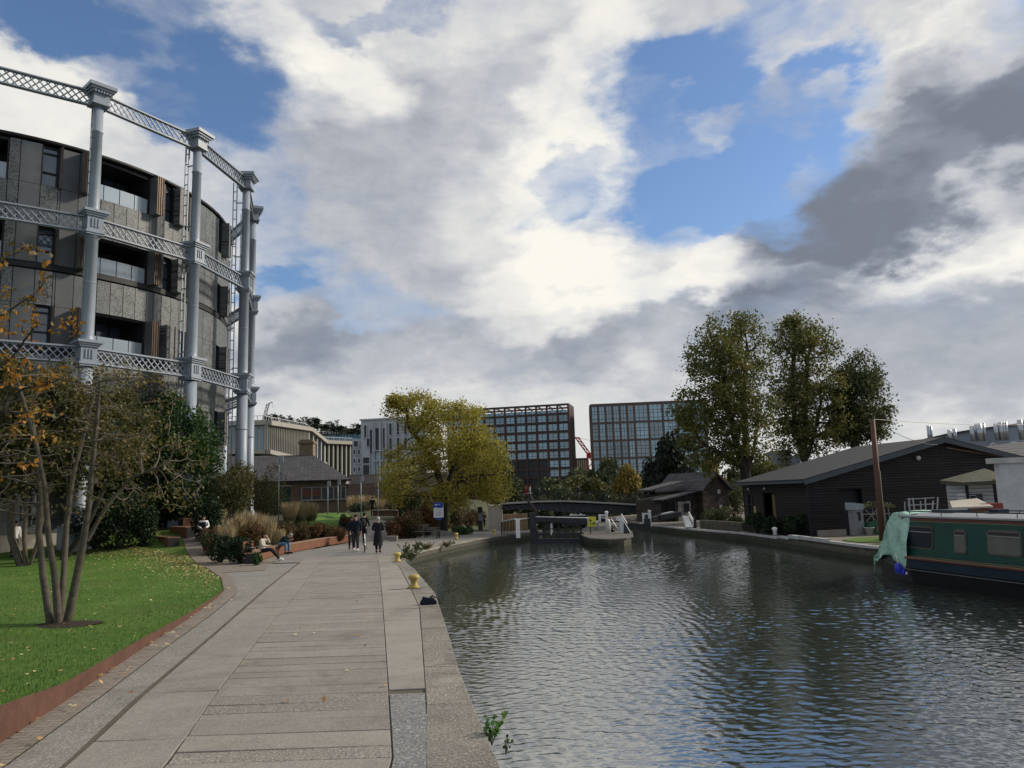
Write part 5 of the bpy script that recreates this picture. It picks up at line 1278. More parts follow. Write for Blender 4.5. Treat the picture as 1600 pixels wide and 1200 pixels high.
# --- near left gate with long balance beam
def post(b, x, y, z0_, z1_, w_=.2): b.box((x, y, (z0_+z1_)/2), (w_, w_, z1_-z0_))
lg = empty('lock_gate', (0, 0, 0), 'black lock gate with a white topped balance beam across the left channel', 'lock gate')
g0 = gp(833, 836); Y = g0[1]
p_ = ap(833, 803, Y); b = MB(); b.box((g0[0], Y, (p_[2]+WZ)/2), (.42, .4, p_[2]-WZ+.2)); b.beam((g0[0]-.05, Y, p_[2]-.3), ap(845, 784, Y), .14, .14) if False else None
b.build('post', MT['gate'], lg)
b1 = ap(838, 811.5, Y-.2); b2 = ap(918, 813.5, Y-1.5)
b = MB(); b.beam(b1, b2, .30, .30); b.build('balance_beam', MT['gate'], lg)
b = MB(); b.beam(np.array(b1)+[0, 0, .17], np.array(b2)+[0, 0, .17], .28, .035); b.box((b2[0], b2[1], b2[2]), (.04, .3, .3)); b.build('beam_cap', MT['rail_white'], lg)
g2 = ap(912, 838, Y-1.2)
b = MB()
b.beam((g0[0], Y, .05), (g2[0], Y-1.2, .05), .18, .16); b.beam((g0[0], Y, -.38), (g2[0], Y-1.2, -.38), .25, .3)
for t in np.linspace(.08, .95, 7): post(b, g0[0]+(g2[0]-g0[0])*t, Y-1.2*t, -.5, .35 if t < .5 else .75, .10)
b.build('gate_leaf', MT['gate'], lg)
b = MB()
for z_ in (.75, .4): b.beam((g0[0]+.2, Y-.25, z_), (g2[0], Y-1.4, z_), .04, .04)
b.build('railing', MT['dark_metal'], lg)
b = MB(); q = ap(858, 817, Y-.3); b.box(q, (.55, .3, .7)); b.box((q[0]+.15, q[1]-.16, q[2]), (.25, .02, .18)); b.build('winding_gear', MT['gate'], lg)
b = MB(); q = ap(861.5, 820, Y-.5); b.box((q[0], q[1], .45), (.12, .1, .9)); b.build('gauge_board', MT['rail_white'], lg)
# curved leaning paddle arm
b = MB(); b.tube([ap(838, 808, Y), ap(836, 797, Y), ap(830, 788, Y), ap(822, 780, Y)], [.10, .09, .07, .05], 6); tag(b.build('leaning_beam', mat('rusty', (.05, .03, .025), .8)), 'dark leaning iron arm rising over the left lock gate', 'iron beam')
# second gate behind
lg = empty('lock_gate', (0, 0, 0), 'second lock gate with a short white beam behind the yellow sign', 'lock gate')
b = MB(); Y2 = 58; b1 = ap(890, 805.5, Y2); b2 = ap(915, 806, Y2); b.beam(b1, b2, .25, .18); b.box(ap(893, 811, Y2), (.12, .12, .8)); b.box(ap(908, 811, Y2), (.12, .12, .8)); b.build('balance_beam', MT['rail_white'], lg)
b = MB(); b.box(ap(905, 813, Y2-.3), (2.6, .3, .7)); b.beam(ap(858, 812, Y2), ap(1000, 811, Y2), .06, .06); b.build('gate_leaf', MT['gate'], lg)
# railing by the towpath
rl = empty('lock_railing', (0, 0, 0), 'black railing with white post and pale rail at the lock side of the towpath', 'railing')
a0 = gp(784, 836); a1 = gp(806, 838)
b = MB()
h0_ = ap(784, 815, a0[1])[2]; h1_ = ap(806, 810.5, a1[1])[2]
for t in np.linspace(0, .85, 9): x, y = a0[0]*(1-t)+a1[0]*t, a0[1]*(1-t)+a1[1]*t; post(b, x, y, 0, h0_*(1-t)+h1_*t, .04)
post(b, a0[0], a0[1], 0, h0_, .08); b.build('railing', MT['black'], rl)
b = MB(); b.beam((a0[0], a0[1], h0_), (a1[0], a1[1], h1_), .1, .07); b.beam((a1[0], a1[1], h1_-.05), ap(829, 809, a1[1]+1), .06, .06); b.build('handrail', MT['rail_white'], rl)
b = MB(); post(b, a1[0]+.15, a1[1], -.1, h1_-.05, .26); b.build('post', MT['rail_white'], rl)
# white frames on the island
def frame(name, label, x0p, x1p, ytop, ybot, z0_=0., w_=.13, leg2=None, bulb=False):
    o = empty(name, (0, 0, 0), label, 'lock winch')
    q0 = gp(x1p, ybot, z0_); Yq = q0[1]; q1 = ap(x0p, ybot, Yq)
    zt_ = ap(x1p, ytop, Yq)[2]
    b = MB(); post(b, q0[0], Yq, z0_, zt_, w_*1.3); b.lathe((q0[0], Yq, zt_), [(w_*.9, 0), (w_*.9, .1), (.02, .16)], 8); b.build('post', MT['rail_white'], o)
    b = MB(); post(b, q1[0], Yq, z0_ if leg2 is None else zt_-leg2, zt_-.05, w_*1.1); b.build('post', MT['rail_white'], o)
    b = MB(); b.beam((q1[0], Yq, zt_-.12), (q0[0], Yq, zt_-.12), .10, .10); b.build('crossbar', MT['rail_white'], o)
    return o
frame('lock_winch', 'white post frame standing near the yellow sign on the lock island', 938, 949, 802, 832, leg2=.5)
frame('lock_winch', 'white twin post frame at the far right lock gate', 1006, 1016, 800, 823, w_=.14)
q = gp(951, 833); b = MB(); b.lathe((0, 0, 0), [(.14, 0), (.14, .75), (.10, .85), (.02, .9)], 10); tag(b.build('lock_post', MT['rail_white'], loc=q), 'short rounded white post beside the white frame on the island', 'post')
q = gp(933, 828.5); b = MB(); b.lathe((0, 0, 0), [(.13, 0), (.13, .5), (.15, .52), (.12, .62), (.02, .66)], 10); tag(b.build('lock_post', MT['rail_white'], loc=q), 'stubby white post just right of the yellow sign', 'post')
q = gp(956, 832); b = MB(); b.ball((0, 0, .12), (.22, .16, .14)); b.tube([(0, 0, .1), (.15, 0, .4)], .05, 6); b.tube([(-.05, 0, .1), (-.2, 0, .35)], .05, 6); tag(b.build('windlass', MT['black'], loc=q), 'small black iron windlass lying on the island paving', 'windlass')
# gate with white walkway on the island right side
lg = empty('lock_gate', (0, 0, 0), 'lock gate with a sloping white walkway and handrail on the island', 'lock gate')
q = gp(972, 834); Yq = q[1]
b = MB(); post(b, q[0], Yq, -.3, ap(970, 810, Yq)[2], .26); b.beam(ap(963, 810, Yq), ap(971, 812, Yq), .3, .25); b.build('post', MT['rail_white'], lg)
b = MB(); b.beam(ap(971, 808, Yq), ap(984, 830, Yq-.6), .03, .03); b.beam(ap(971, 803, Yq), ap(980, 818, Yq-.6), .05, .05); b.beam(ap(955, 811, Yq+1), ap(966, 827, Yq), .05, .05)
b.build('handrail', MT['rail_white'], lg)
b = MB(); b.extr([ap(972, 816, Yq), ap(983, 829, Yq-.6), ap(984, 835, Yq-.6), ap(972, 835, Yq)], (0, .35, 0)); b.build('gate_leaf', MT['girder_dark'], lg)
# far right gate arms
lg = empty('lock_gate', (0, 0, 0), 'dark lock gate beam with white tip reaching the bank by the cottage', 'lock gate')
Yq = 56; b = MB(); b.beam(ap(1018, 812, Yq), ap(1036, 807, Yq+2), .3, .35); b.beam(ap(1030, 809, Yq+1), ap(1062, 803, Yq+3), .32, .36); b.build('balance_beam', MT['gate'], lg)
b = MB(); b.beam(ap(1036, 806.5, Yq+2), ap(1051, 803, Yq+2.8), .36, .40); b.build('beam_end', MT['rail_white'], lg)
b = MB(); b.box(ap(1011, 820, Yq), (.45, .4, .9)); b.beam(ap(979, 812, Yq), ap(1004, 809.5, Yq), .05, .05); b.beam(ap(979, 814, Yq), ap(1004, 811.5, Yq), .05, .05); b.box(ap(994, 822, Yq), (1.5, .2, .35)); b.build('gate_leaf', MT['gate'], lg)
# right bank gate arm near
lg = empty('lock_gate', (0, 0, 0), 'white and grey stop gate arm with handrail standing at the right bank', 'lock gate')
q = gp(1078, 836, WZ); Yq = q[1]
b = MB(); b.extr([ap(1067, 806.5, Yq), ap(1075, 806.5, Yq), ap(1083, 824, Yq-.5), ap(1072, 824, Yq-.5)], (0, .3, 0)); b.build('balance_beam', MT['rail_white'], lg)
b = MB(); b.beam(ap(1076, 800, Yq), ap(1083, 812, Yq-.4), .06, .06); b.beam(ap(1076, 800, Yq), ap(1076, 810, Yq), .06, .06); b.beam(ap(1083, 812, Yq-.4), ap(1083, 822, Yq-.4), .06, .06); b.beam(ap(1077, 805, Yq), ap(1083, 816, Yq-.4), .04, .04); b.build('handrail', MT['rail_white'], lg)
b = MB(); b.extr([ap(1073, 823, Yq), ap(1084, 823, Yq), ap(1083, 840, Yq), ap(1074, 840, Yq)], (0, .3, 0)); b.box(ap(1086, 820, Yq), (.16, .16, 1.2)); b.build('gate_leaf', MT['gate'], lg)
# yellow sign
q = gp(921, 835); Yq = q[1]
sg = empty('warning_sign', (0, 0, 0), 'yellow warning sign with a triangle on the lock island', 'sign')
s0 = ap(918, 823, Yq); s1 = ap(931, 807, Yq)
b = MB(); b.box(((s0[0]+s1[0])/2, Yq, (s0[2]+s1[2])/2), (s1[0]-s0[0], .04, s1[2]-s0[2])); b.build('panel', MT['sign_yellow'], sg)
cxs, czs, ww = (s0[0]+s1[0])/2, (s0[2]+s1[2])/2, s1[0]-s0[0]
b = MB(); b.extr([(cxs-.22*ww-.05, Yq-.024, czs+.02), (cxs+.02*ww, Yq-.024, czs+.02), (cxs-.10*ww-.02, Yq-.024, czs+.17)], (0, -.006, 0))
for k in range(3): b.box((cxs+.05, Yq-.026, czs-.08-k*.06), (ww*.6, .008, .02))
b.box((cxs+.3*ww, Yq-.026, czs-.1), (.1, .01, .1)); b.build('symbol', MT['black'], sg)
b = MB(); b.box((cxs-.1, Yq+.04, (s0[2])/2), (.05, .05, s0[2]+.1)); b.build('post', MT['black'], sg)
# hedge kerb near cottage
b = MB(); q0 = gp(1100, 823, .1); q1 = gp(1165, 828, .1); b.beam((q0[0], q0[1]+.6, .25), (q1[0], q1[1]+.3, .25), .25, .55); tag(b.build('garden_kerb', MT['quay_wall']), 'low dark stone kerb in front of the shrubs by the boathouse', 'kerb')
# ---------------- vegetation ----------------
def grow(seed, starts, attractors, step, infl, kill, iters=90, up=.05):
    """space colonisation; starts: list of polylines (first one rooted). returns positions, parents"""
    r = np.random.RandomState(seed); pos = []; par = []
    for pl_ in starts:
        for i, p in enumerate(pl_):
            pos.append(np.array(p, float))
            if i: par.append(len(pos)-2)
            else: par.append(-1 if not par else 0)
    A = np.array(attractors, float); alive = np.ones(len(A), bool)
    md = np.full(len(A), 1e9); mi = np.zeros(len(A), int); done = 0
    for it in range(iters):
        P = np.array(pos[done:])
        if len(P):
            D = np.linalg.norm(A[:, None]-P[None], axis=2); k = D.argmin(1); d_ = D[np.arange(len(A)), k]
            up_ = d_ < md; md[up_] = d_[up_]; mi[up_] = k[up_]+done
        done = len(pos)
        alive &= md > kill
        act = alive & (md < infl)
        if not act.any():
            if not alive.any(): break
            infl *= 1.6
            if infl > 60: break
            continue
        idx = np.unique(mi[act])
        new = 0
        for i in idx:
            s_ = act & (mi == i); v_ = A[s_]-pos[i]; v_ = (v_/np.linalg.norm(v_, axis=1)[:, None]).sum(0); v_ = v_/(np.linalg.norm(v_)+1e-6)
            v_ = v_+np.array([0, 0, up])+r.normal(size=3)*.12; v_ /= np.linalg.norm(v_)
            q = pos[i]+v_*step
            if par[i] >= 0 and np.linalg.norm(q-pos[par[i]]) < step*.5: continue
            pos.append(q); par.append(int(i)); new += 1
        if not new: break
    return np.array(pos), np.array(par)
def skeleton_mesh(pos, par, r0, rtip, mt, name, parent, sides=5, expo=2.3, off=None, minr=0):
    n = len(pos); rad = np.zeros(n); kids = [[] for _ in range(n)]
    for i in range(n):
        if par[i] >= 0: kids[par[i]].append(i)
    order = list(range(n))[::-1]
    for i in order:
        rad[i] = rtip if not kids[i] else (sum(rad[k]**expo for k in kids[i]))**(1/expo)
    for i in range(n): pass
    s_ = r0/rad[0]
    rad = rtip+(rad-rtip)*max(0, (r0-rtip)/(rad[0]-rtip+1e-9))
    b = MB(); b.smooth = True
    stack = [(0, None)]
    while stack:
        i, frm = stack.pop(); chain = [i] if frm is None else [frm, i]
        while kids[chain[-1]]:
            ks = sorted(kids[chain[-1]], key=lambda k: -rad[k])
            for k in ks[1:]: stack.append((k, chain[-1]))
            chain.append(ks[0])
        if len(chain) > 1:
            rr = [rad[c] for c in chain]
            if frm is not None: rr[0] = min(rad[frm], rad[chain[1]]*1.15)
            if max(rr) >= minr: b.tube([pos[c] for c in chain], rr, sides if max(rr) > rtip*2.5 else 3, False)
    o = b.build(name, mt, parent)
    return o, rad, kids
def ell_pts(r, ells, n, shell=.0):
    out = []; vol = np.array([e[3]*e[4]*e[5] for e in ells]); vol = vol/vol.sum()
    for e, k in zip(ells, r.multinomial(n, vol)):
        p = r.normal(size=(k, 3)); p /= np.linalg.norm(p, axis=1)[:, None]; p *= (shell+(1-shell)*r.rand(k))[:, None]**(1/3.)
        out.append(p*np.array(e[3:6])+np.array(e[:3]))
    return np.concatenate(out)
def tree(name, base, label, ells, starts, seed, natt=420, step=.3, infl=1.6, kill=.45, r0=.16, rtip=.008, bark='bark', leaf=None, nleaf=7, lsize=.07, lspread=.22, density=None, tipdeg=2, up=.05, cat='tree', grp=None, sides=6, expo=2.3, gap=0.0, fat=1.0):
    """crown of ellipsoids (relative to base), limbs grown into it, leaves round the twigs"""
    r = np.random.RandomState(seed); e = empty(name, tuple(base), label, cat, grp)
    ells = [(*e_[:3], e_[3]*fat, e_[4]*fat, e_[5]*fat) for e_ in ells]
    A = ell_pts(r, ells, natt, .12)
    pos, par = grow(seed, starts, A, step, infl, kill, up=up)
    o, rad, kids = skeleton_mesh(pos, par, r0, rtip, MT[bark], 'trunk', e, sides, expo)
    ns = sum(len(s_) for s_ in starts)
    ds = np.ones(len(pos), int)
    for i in range(len(pos)-1, 0, -1):
        if par[i] >= 0: ds[par[i]] += ds[i]
    tw = [i for i in range(ns, len(pos)) if ds[i] < tipdeg*6]
    if leaf:
        tw = np.array(tw); 
        if gap:   # bare stretches and thick clumps
            ph = r.rand(3)*6; q = pos[tw]; g_ = np.sin(q[:, 0]*2.3/lspread*.2+ph[0])+np.sin(q[:, 1]*2.1/lspread*.2+ph[1])+np.sin(q[:, 2]*2.7/lspread*.2+ph[2])
            w_ = np.clip(1+gap*g_*.6, .05, 3); cnt = r.poisson(nleaf*w_)
        else: cnt = r.poisson(nleaf, len(tw))
        P = np.repeat(pos[tw], cnt, axis=0); P = P+r.normal(size=P.shape)*lspread*np.array([1, 1, .8])
        if density is not None: P = P[density(P)]
        leafset('crown', P, lsize, MT[leaf], False, seed, parent=e, upb=.5)
    return e
MT['leaf_T1'] = leafmat('leaf_T1', [(.032, .045, .014), (.06, .07, .022), (.095, .09, .025), (.15, .10, .028), (.08, .09, .025)], .35)
MT['leaf_orange'] = leafmat('leaf_orange', [(.05, .06, .015), (.12, .09, .02), (.26, .12, .02), (.36, .17, .03), (.10, .10, .02)], .4)
MT['leaf_brown'] = leafmat('leaf_brown', [(.026, .038, .013), (.05, .06, .02), (.085, .078, .024), (.14, .10, .03)], .35)
MT['leaf_green'] = leafmat('leaf_green', [(.010, .028, .010), (.024, .058, .017), (.045, .095, .025), (.075, .11, .03)], .3)
MT['leaf_yellow'] = leafmat('leaf_yellow', [(.13, .14, .025), (.24, .22, .035), (.38, .31, .05), (.20, .21, .04), (.48, .37, .06)], .4)
MT['leaf_maple'] = leafmat('leaf_maple', [(.048, .068, .020), (.085, .105, .03), (.14, .14, .036), (.20, .16, .042)], .35)
MT['leaf_maple2'] = leafmat('leaf_maple2', [(.026, .042, .017), (.048, .066, .024), (.08, .09, .03), (.13, .12, .035)], .3)
MT['leaf_far'] = leafmat('leaf_far', [(.026, .040, .020), (.042, .06, .028), (.065, .078, .032), (.09, .095, .036)], .2)
MT['leaf_farg'] = leafmat('leaf_farg', [(.05, .06, .02), (.08, .085, .024), (.11, .10, .03)], .2)
MT['leaf_fary'] = leafmat('leaf_fary', [(.14, .11, .02), (.22, .16, .03), (.10, .09, .02)], .25)
MT['leaf_farb'] = leafmat('leaf_farb', [(.008, .016, .012), (.014, .026, .018), (.026, .038, .02)], .2)
MT['straw'] = leafmat('straw', [(.26, .20, .11), (.36, .29, .17), (.20, .15, .08)], .3)
MT['russet'] = leafmat('russet', [(.06, .03, .015), (.12, .05, .02), (.05, .045, .015), (.16, .07, .025), (.035, .045, .015)], .25)
MT['mixbed'] = leafmat('mixbed', [(.02, .032, .012), (.045, .05, .018), (.08, .055, .022), (.12, .06, .03), (.05, .065, .022)], .25)
def lawnpt(px, py):
    q = gp(px, py, .4); zz = .4
    for _ in range(25): zz = .6*zz+.4*hlawn(q[0], q[1]); q = gp(px, py, zz)
    return q
def rel_(px, py, base):
    """point above the base seen at a pixel, in the tree's own plane, relative"""
    return ap(px, py, base[1])-base
MT['bark_mid'] = mat('bark_mid', (.085, .075, .058), .85, .6, 8, bmp=.015)
# multi-stem tree on the lawn
B1 = lawnpt(90, 976); R = lambda px, py, dy=0.: tuple(rel_(px, py, B1)+np.array([0, dy, 0]))
def bend(p, q, n, wob, seed):
    r = np.random.RandomState(seed); p = np.array(p, float); q = np.array(q, float)
    out = []
    for i in range(n+1):
        t = i/n; out.append(p+(q-p)*t+r.normal(size=3)*wob*sin(pi*t))
    return out
st_ = []
stems = [[(79, 975), (66, 900), (57, 830), (60, 770), (52, 700), (40, 640)], [(89, 975), (87, 900), (84, 820), (88, 740), (100, 670), (108, 610)], [(96, 975), (98, 900), (96, 840), (97, 760), (90, 690), (70, 600)],
         [(103, 975), (121, 900), (134, 845), (145, 790), (152, 740), (163, 660), (170, 600)], [(134, 845), (160, 790), (195, 745), (240, 725)]]
for i, s_ in enumerate(stems):
    dy = [0, .12, -.1, .05, .05][i]; pl_ = []
    for k, (px, py) in enumerate(s_): pl_.append(np.array(R(px, py, dy+[.1, .5, -.5, -.2, .4][i]*k*.35)))
    fine_ = []
    for a_, c_ in zip(pl_[:-1], pl_[1:]):
        for t in (0, .33, .66): fine_.append(a_+(c_-a_)*t)
    fine_.append(pl_[-1]); st_.append(fine_)
# every stem springs from the root point
r = np.random.RandomState(1)
el1 = [(*R(60, 700), 1.5, 1.5, 1.5), (*R(175, 640, .3), 1.45, 1.5, 1.25), (*R(120, 620), 1.3, 1.4, .9), (*R(235, 720, .4), 1.1, 1.2, .95), (*R(10, 760, -.3), 1.1, 1.3, 1.1), (*R(140, 760, .3), 1.3, 1.3, .8), (*R(270, 770, .3), .55, .8, .5)]
T = empty('multistem_tree', tuple(B1), 'multi-stemmed tree with thinning autumn leaves in a mulch ring on the near lawn', 'tree')
A = ell_pts(r, el1, 900, .1)
pos, par = grow(5, st_, A, .14, 1.0, .17, iters=60, up=.12)
# radii per stem: fatter tubes for the stems, twigs from the grown nodes
n0 = 0; b = MB(); b.smooth = True
for i, s_ in enumerate(st_):
    w0 = [.085, .075, .08, .092, .05][i]; b.tube(s_, [w0*(1-.62*k/(len(s_)-1)) for k in range(len(s_))], 9, False)
b.build('trunk', MT['bark_mid'], T)
ns = sum(len(s_) for s_ in st_); kids = {}
for i in range(ns, len(pos)): kids.setdefault(par[i], []).append(i)
cntd = np.zeros(len(pos))
for i in range(len(pos)-1, ns-1, -1): cntd[i] += 1; cntd[par[i]] += cntd[i] if par[i] >= ns else 0
radn = .0045+.0048*np.sqrt(cntd)*.62
b = MB(); b.smooth = True; stack = [(k, p_) for p_ in range(ns) for k in kids.get(p_, [])]
while stack:
    i, frm = stack.pop(); ch = [frm, i]
    while kids.get(ch[-1]):
        ks = sorted(kids[ch[-1]], key=lambda k: -cntd[k]); stack += [(k, ch[-1]) for k in ks[1:]]; ch.append(ks[0])
    b.tube([pos[c] for c in ch], [radn[ch[1]]]+[radn[c] for c in ch[1:]], 4, False)
b.build('branch', MT['twig'], T)
tw = np.array([i for i in range(ns, len(pos)) if cntd[i] < 5])
r = np.random.RandomState(3)
q = pos[tw]; pxr = q[:, 0]
dens = 1.2+5.5*np.clip((pxr-R(100, 650)[0])/1.2, 0, 1)+1.0*(q[:, 2] < 2.6)
P = np.repeat(q, r.poisson(dens), axis=0); P = P+r.normal(size=P.shape)*.09
leafset('crown', P, .050, MT['leaf_T1'], False, 8, parent=T, upb=.3)
b = MB(); b.grid(lambda u_, v_: (.12+(.78+.06*sin(u_*25))*v_*cos(2*pi*u_), (.55+.05*sin(u_*19))*v_*sin(2*pi*u_), .05+.05*(1-v_)-.03*v_), 28, 5); o = b.build('mulch_ring', MT['soil'], loc=tuple(B1-np.array([0, 0, .02]))); struct(o)
# autumn tree at the left edge, nearest the camera
bx = gp(-95, 1000, .4); B4 = np.array([-10.4, 12.3, hlawn(-10.4, 12.3)])
R4 = lambda px, py, dy=0.: tuple(ap(px, py, B4[1]+dy)-B4)
tree('autumn_tree', B4, 'orange leaved tree reaching in from the left edge of the photo', [(*R4(-20, 430, .2), .9, 1., .8), (*R4(10, 560), 1.0, 1.1, 1.0), (*R4(-10, 680), .95, 1, .8), (*R4(70, 505, .1), .62, .7, .32), (*R4(-160, 550), 1.6, 1.6, 1.8), (*R4(40, 395, .1), .5, .6, .35), (*R4(105, 490, .1), .28, .4, .12)],
     [bend((0, 0, -.1), (.1, 0, 1.2), 3, .03, 1), bend((.1, 0, 1.2), R4(-70, 640), 5, .04, 2), bend((.1, 0, 1.2), R4(-150, 560, .5), 5, .05, 3)], 14, natt=420, step=.13, infl=1.1, kill=.18, r0=.10, rtip=.0042, leaf='leaf_orange', nleaf=4.5, lsize=.062, lspread=.06, tipdeg=2.2, bark='bark_dark')
# trees further back on the lawn
B2 = lawnpt(40, 884); R2 = lambda px, py, dy=0.: tuple(ap(px, py, B2[1]+dy)-B2)
def poly(Rf, pts_, dy=0.): return [np.array(Rf(px, py, dy*i)) for i, (px, py) in enumerate(pts_)]
def dense(p):
    out = []
    for a_, c_ in zip(p[:-1], p[1:]): out += [a_+(c_-a_)*t for t in (0, .34, .67)]
    return out+[p[-1]]
tree('lawn_tree', B2, 'dark multi-stemmed tree at the far left of the lawn behind the nearest one', [(*R2(20, 700), 3.0, 2.6, 2.2), (*R2(80, 640, 1), 2.4, 2.2, 2.0), (*R2(-40, 620), 2.6, 2.4, 2.4)],
     [dense(poly(R2, [(40, 886), (38, 840), (42, 780), (45, 720)])), dense(poly(R2, [(32, 884), (18, 840), (16, 780), (10, 720)])), dense(poly(R2, [(46, 884), (58, 850), (70, 790), (90, 720)]))], 22, natt=800, fat=1.15, step=.32, infl=2.0, kill=.4, r0=.20, rtip=.012, bark='bark', leaf='leaf_brown', nleaf=26, lsize=.11, lspread=.22, gap=.5)
B3 = lawnpt(98, 874); R3 = lambda px, py, dy=0.: tuple(ap(px, py, B3[1]+dy)-B3)
tree('lawn_tree', B3, 'dark leaning tree in a mulch bed behind the near multi-stemmed tree', [(*R3(130, 680), 2.8, 2.4, 2.4), (*R3(60, 700, 1), 2.2, 2.2, 2.0)],
     [dense(poly(R3, [(98, 875), (104, 820), (112, 770)])), dense(poly(R3, [(98, 875), (125, 840), (150, 790), (170, 740)]))], 23, natt=800, fat=1.2, step=.32, infl=2.0, kill=.4, r0=.20, rtip=.012, bark='bark_dark', leaf='leaf_brown', nleaf=26, lsize=.11, lspread=.24, gap=.5)
B6 = gl(160, 834); B6 = np.array([B6[0], B6[1], hlawn(B6[0], B6[1])]) if B6[0] < -8 else B6
R6 = lambda px, py, dy=0.: tuple(ap(px, py, B6[1]+dy)-B6)
tree('russet_tree', B6, 'olive and rust coloured tree with fine upright stems beneath the second gasholder column', [(*R6(190, 640), 2.6, 2.4, 2.8), (*R6(150, 600), 1.6, 1.6, 1.7), (*R6(240, 700), 1.7, 1.8, 1.6), (*R6(150, 740), 2.2, 2, 1.5), (*R6(190, 560), 1.2, 1.2, .9)],
     [dense(poly(R6, [(160, 834), (158, 780), (165, 720)])), dense(poly(R6, [(160, 834), (175, 780), (200, 720)]))], 26, natt=900, step=.26, infl=1.6, kill=.34, fat=1.2, r0=.12, rtip=.01, leaf='leaf_brown', nleaf=14, lsize=.085, lspread=.24, gap=.5)
B5 = gl(248, 832); R5 = lambda px, py, dy=0.: tuple(ap(px, py, B5[1]+dy)-B5)
tree('green_tree', B5, 'dense dark green tree with drooping leaves in front of the gasholder column', [(*R5(262, 690), 2.4, 2.2, 1.9), (*R5(300, 730), 1.5, 1.6, 1.3), (*R5(240, 640), 1.3, 1.4, .9), (*R5(215, 770), 2., 2, 1.3), (*R5(310, 780), .9, 1., .8)],
     [dense(poly(R5, [(248, 832), (250, 790), (256, 740)])), dense(poly(R5, [(248, 832), (230, 790), (215, 750)]))], 25, natt=900, step=.26, infl=1.6, kill=.34, fat=1.28, r0=.14, rtip=.012, bark='bark_dark', leaf='leaf_green', nleaf=34, lsize=.11, lspread=.27, gap=.3)
# big yellow tree by the sign
B7 = gl(694, 833); B7 = np.array([B7[0], 53.5, hl(B7[0], 53.5)]); B7 = np.array([ap(694, 820, 53.5)[0], 53.5, hl(ap(694, 820, 53.5)[0], 53.5)])
R7 = lambda px, py, dy=0.: tuple(ap(px, py, B7[1]+dy)-B7)
tree('yellow_tree', B7, 'large spreading tree with yellow autumn leaves behind the blue notice board', [(*R7(655, 650), 1.9, 2.2, 1.7), (*R7(700, 690), 2.8, 2.6, 2.4), (*R7(755, 720), 2.0, 2.3, 2.2), (*R7(640, 725), 1.9, 2.0, 1.7), (*R7(720, 650), 1.7, 1.8, 1.2), (*R7(775, 765), 1.3, 1.6, 1.2), (*R7(700, 768), 2.0, 2, 1.2), (*R7(622, 760), 1.3, 1.5, 1.3), (*R7(612, 640), .7, .8, .4), (*R7(640, 622), .9, .9, .6)],
     [dense(poly(R7, [(694, 836), (690, 800), (694, 770)])), dense(poly(R7, [(694, 770), (680, 730), (665, 700), (640, 670)])), dense(poly(R7, [(694, 770), (706, 735), (720, 700)])), dense(poly(R7, [(694, 782), (715, 755), (740, 742), (765, 742)]))], 31, natt=1500, step=.28, infl=1.8, kill=.36, fat=1.03, r0=.28, rtip=.012, bark='bark_dark', leaf='leaf_yellow', nleaf=30, lsize=.10, lspread=.28, gap=.6, sides=7)
# trio of tall trees behind the boathouse
def tall(px0, py0, Y, zb, label, ells, limbs, seed, leafm, natt, nl, r0=.42):
    x = ap(px0, py0, Y)[0]; B = np.array([x, Y, zb]); RR = lambda px, py, dy=0.: tuple(ap(px, py, Y+dy)-B)
    E = [(*RR(px, py, dy), a_, (a_+1.2)*.8, c_) for px, py, dy, a_, c_ in ells]
    S_ = [dense([np.array([0, 0, 0.]), np.array(RR(px0, py0))])]+[dense(poly(RR, l_, .25*((i % 3)-1))) for i, l_ in enumerate(limbs)]
    return tree('tall_tree', B, label, E, S_, seed, natt=natt, step=.36, infl=2.2, kill=.5, r0=r0, rtip=.014, bark='bark_dark', leaf=leafm, nleaf=nl*1.75, fat=1.17, lsize=.14, lspread=.32, gap=.5, up=.22, grp=None, sides=7)
tall(1168, 752, 57, 0., 'tallest broad tree with two upright heads at the left of the trio behind the boathouse',
     [(1110, 560, 0, 1.7, 2.4), (1125, 530, 0, 1.3, 1.6), (1170, 560, .5, 1.5, 3.0), (1168, 520, 0, .9, 1.2), (1092, 650, 0, 1.7, 2.2), (1085, 690, 0, 1.1, 1.3), (1108, 722, .4, 1.3, 1.0), (1150, 705, .8, 1.5, 1.3), (1190, 700, .4, .9, 1.4), (1140, 650, .5, 2.0, 3.0), (1185, 650, 0, 1.2, 2.6), (1095, 700, 0, 1.0, .9), (1130, 590, -1, 2.0, 3.0), (1117, 512, 0, .5, 1.1), (1140, 508, 0, .4, 1.), (1172, 505, 0, .45, 1.2), (1186, 522, 0, .4, 1.)],
     [[(1168, 752), (1150, 690), (1135, 620), (1125, 560)], [(1168, 752), (1166, 690), (1160, 620), (1168, 550)], [(1168, 745), (1180, 690), (1185, 640)], [(1160, 730), (1130, 712), (1100, 695)]], 41, 'leaf_maple', 1500, 15)
tall(1258, 725, 62, 0., 'tall rounded tree in the middle of the trio behind the boathouse',
     [(1240, 545, 0, 1.6, 2.4), (1275, 550, 0, 1.5, 2.4), (1255, 530, 0, 1.2, 1.5), (1285, 610, 0, 1.4, 2.4), (1230, 620, 0, 1.5, 2.4), (1258, 630, .6, 2.0, 2.8), (1222, 520, 0, .4, .9), (1243, 508, 0, .45, 1.), (1278, 510, 0, .4, 1.), (1270, 675, 0, 1.2, 1.4), (1225, 680, 0, 1.1, 1.0), (1222, 655, 0, 1.3, 1.6), (1300, 650, 0, 1.1, 1.8), (1285, 695, .3, 1.0, 1.0), (1235, 705, .3, 1.0, .8)],
     [[(1258, 725), (1245, 680), (1238, 620), (1240, 560)], [(1258, 725), (1258, 650), (1262, 560)], [(1258, 725), (1272, 680), (1285, 620)]], 42, 'leaf_maple', 1250, 15, .36)
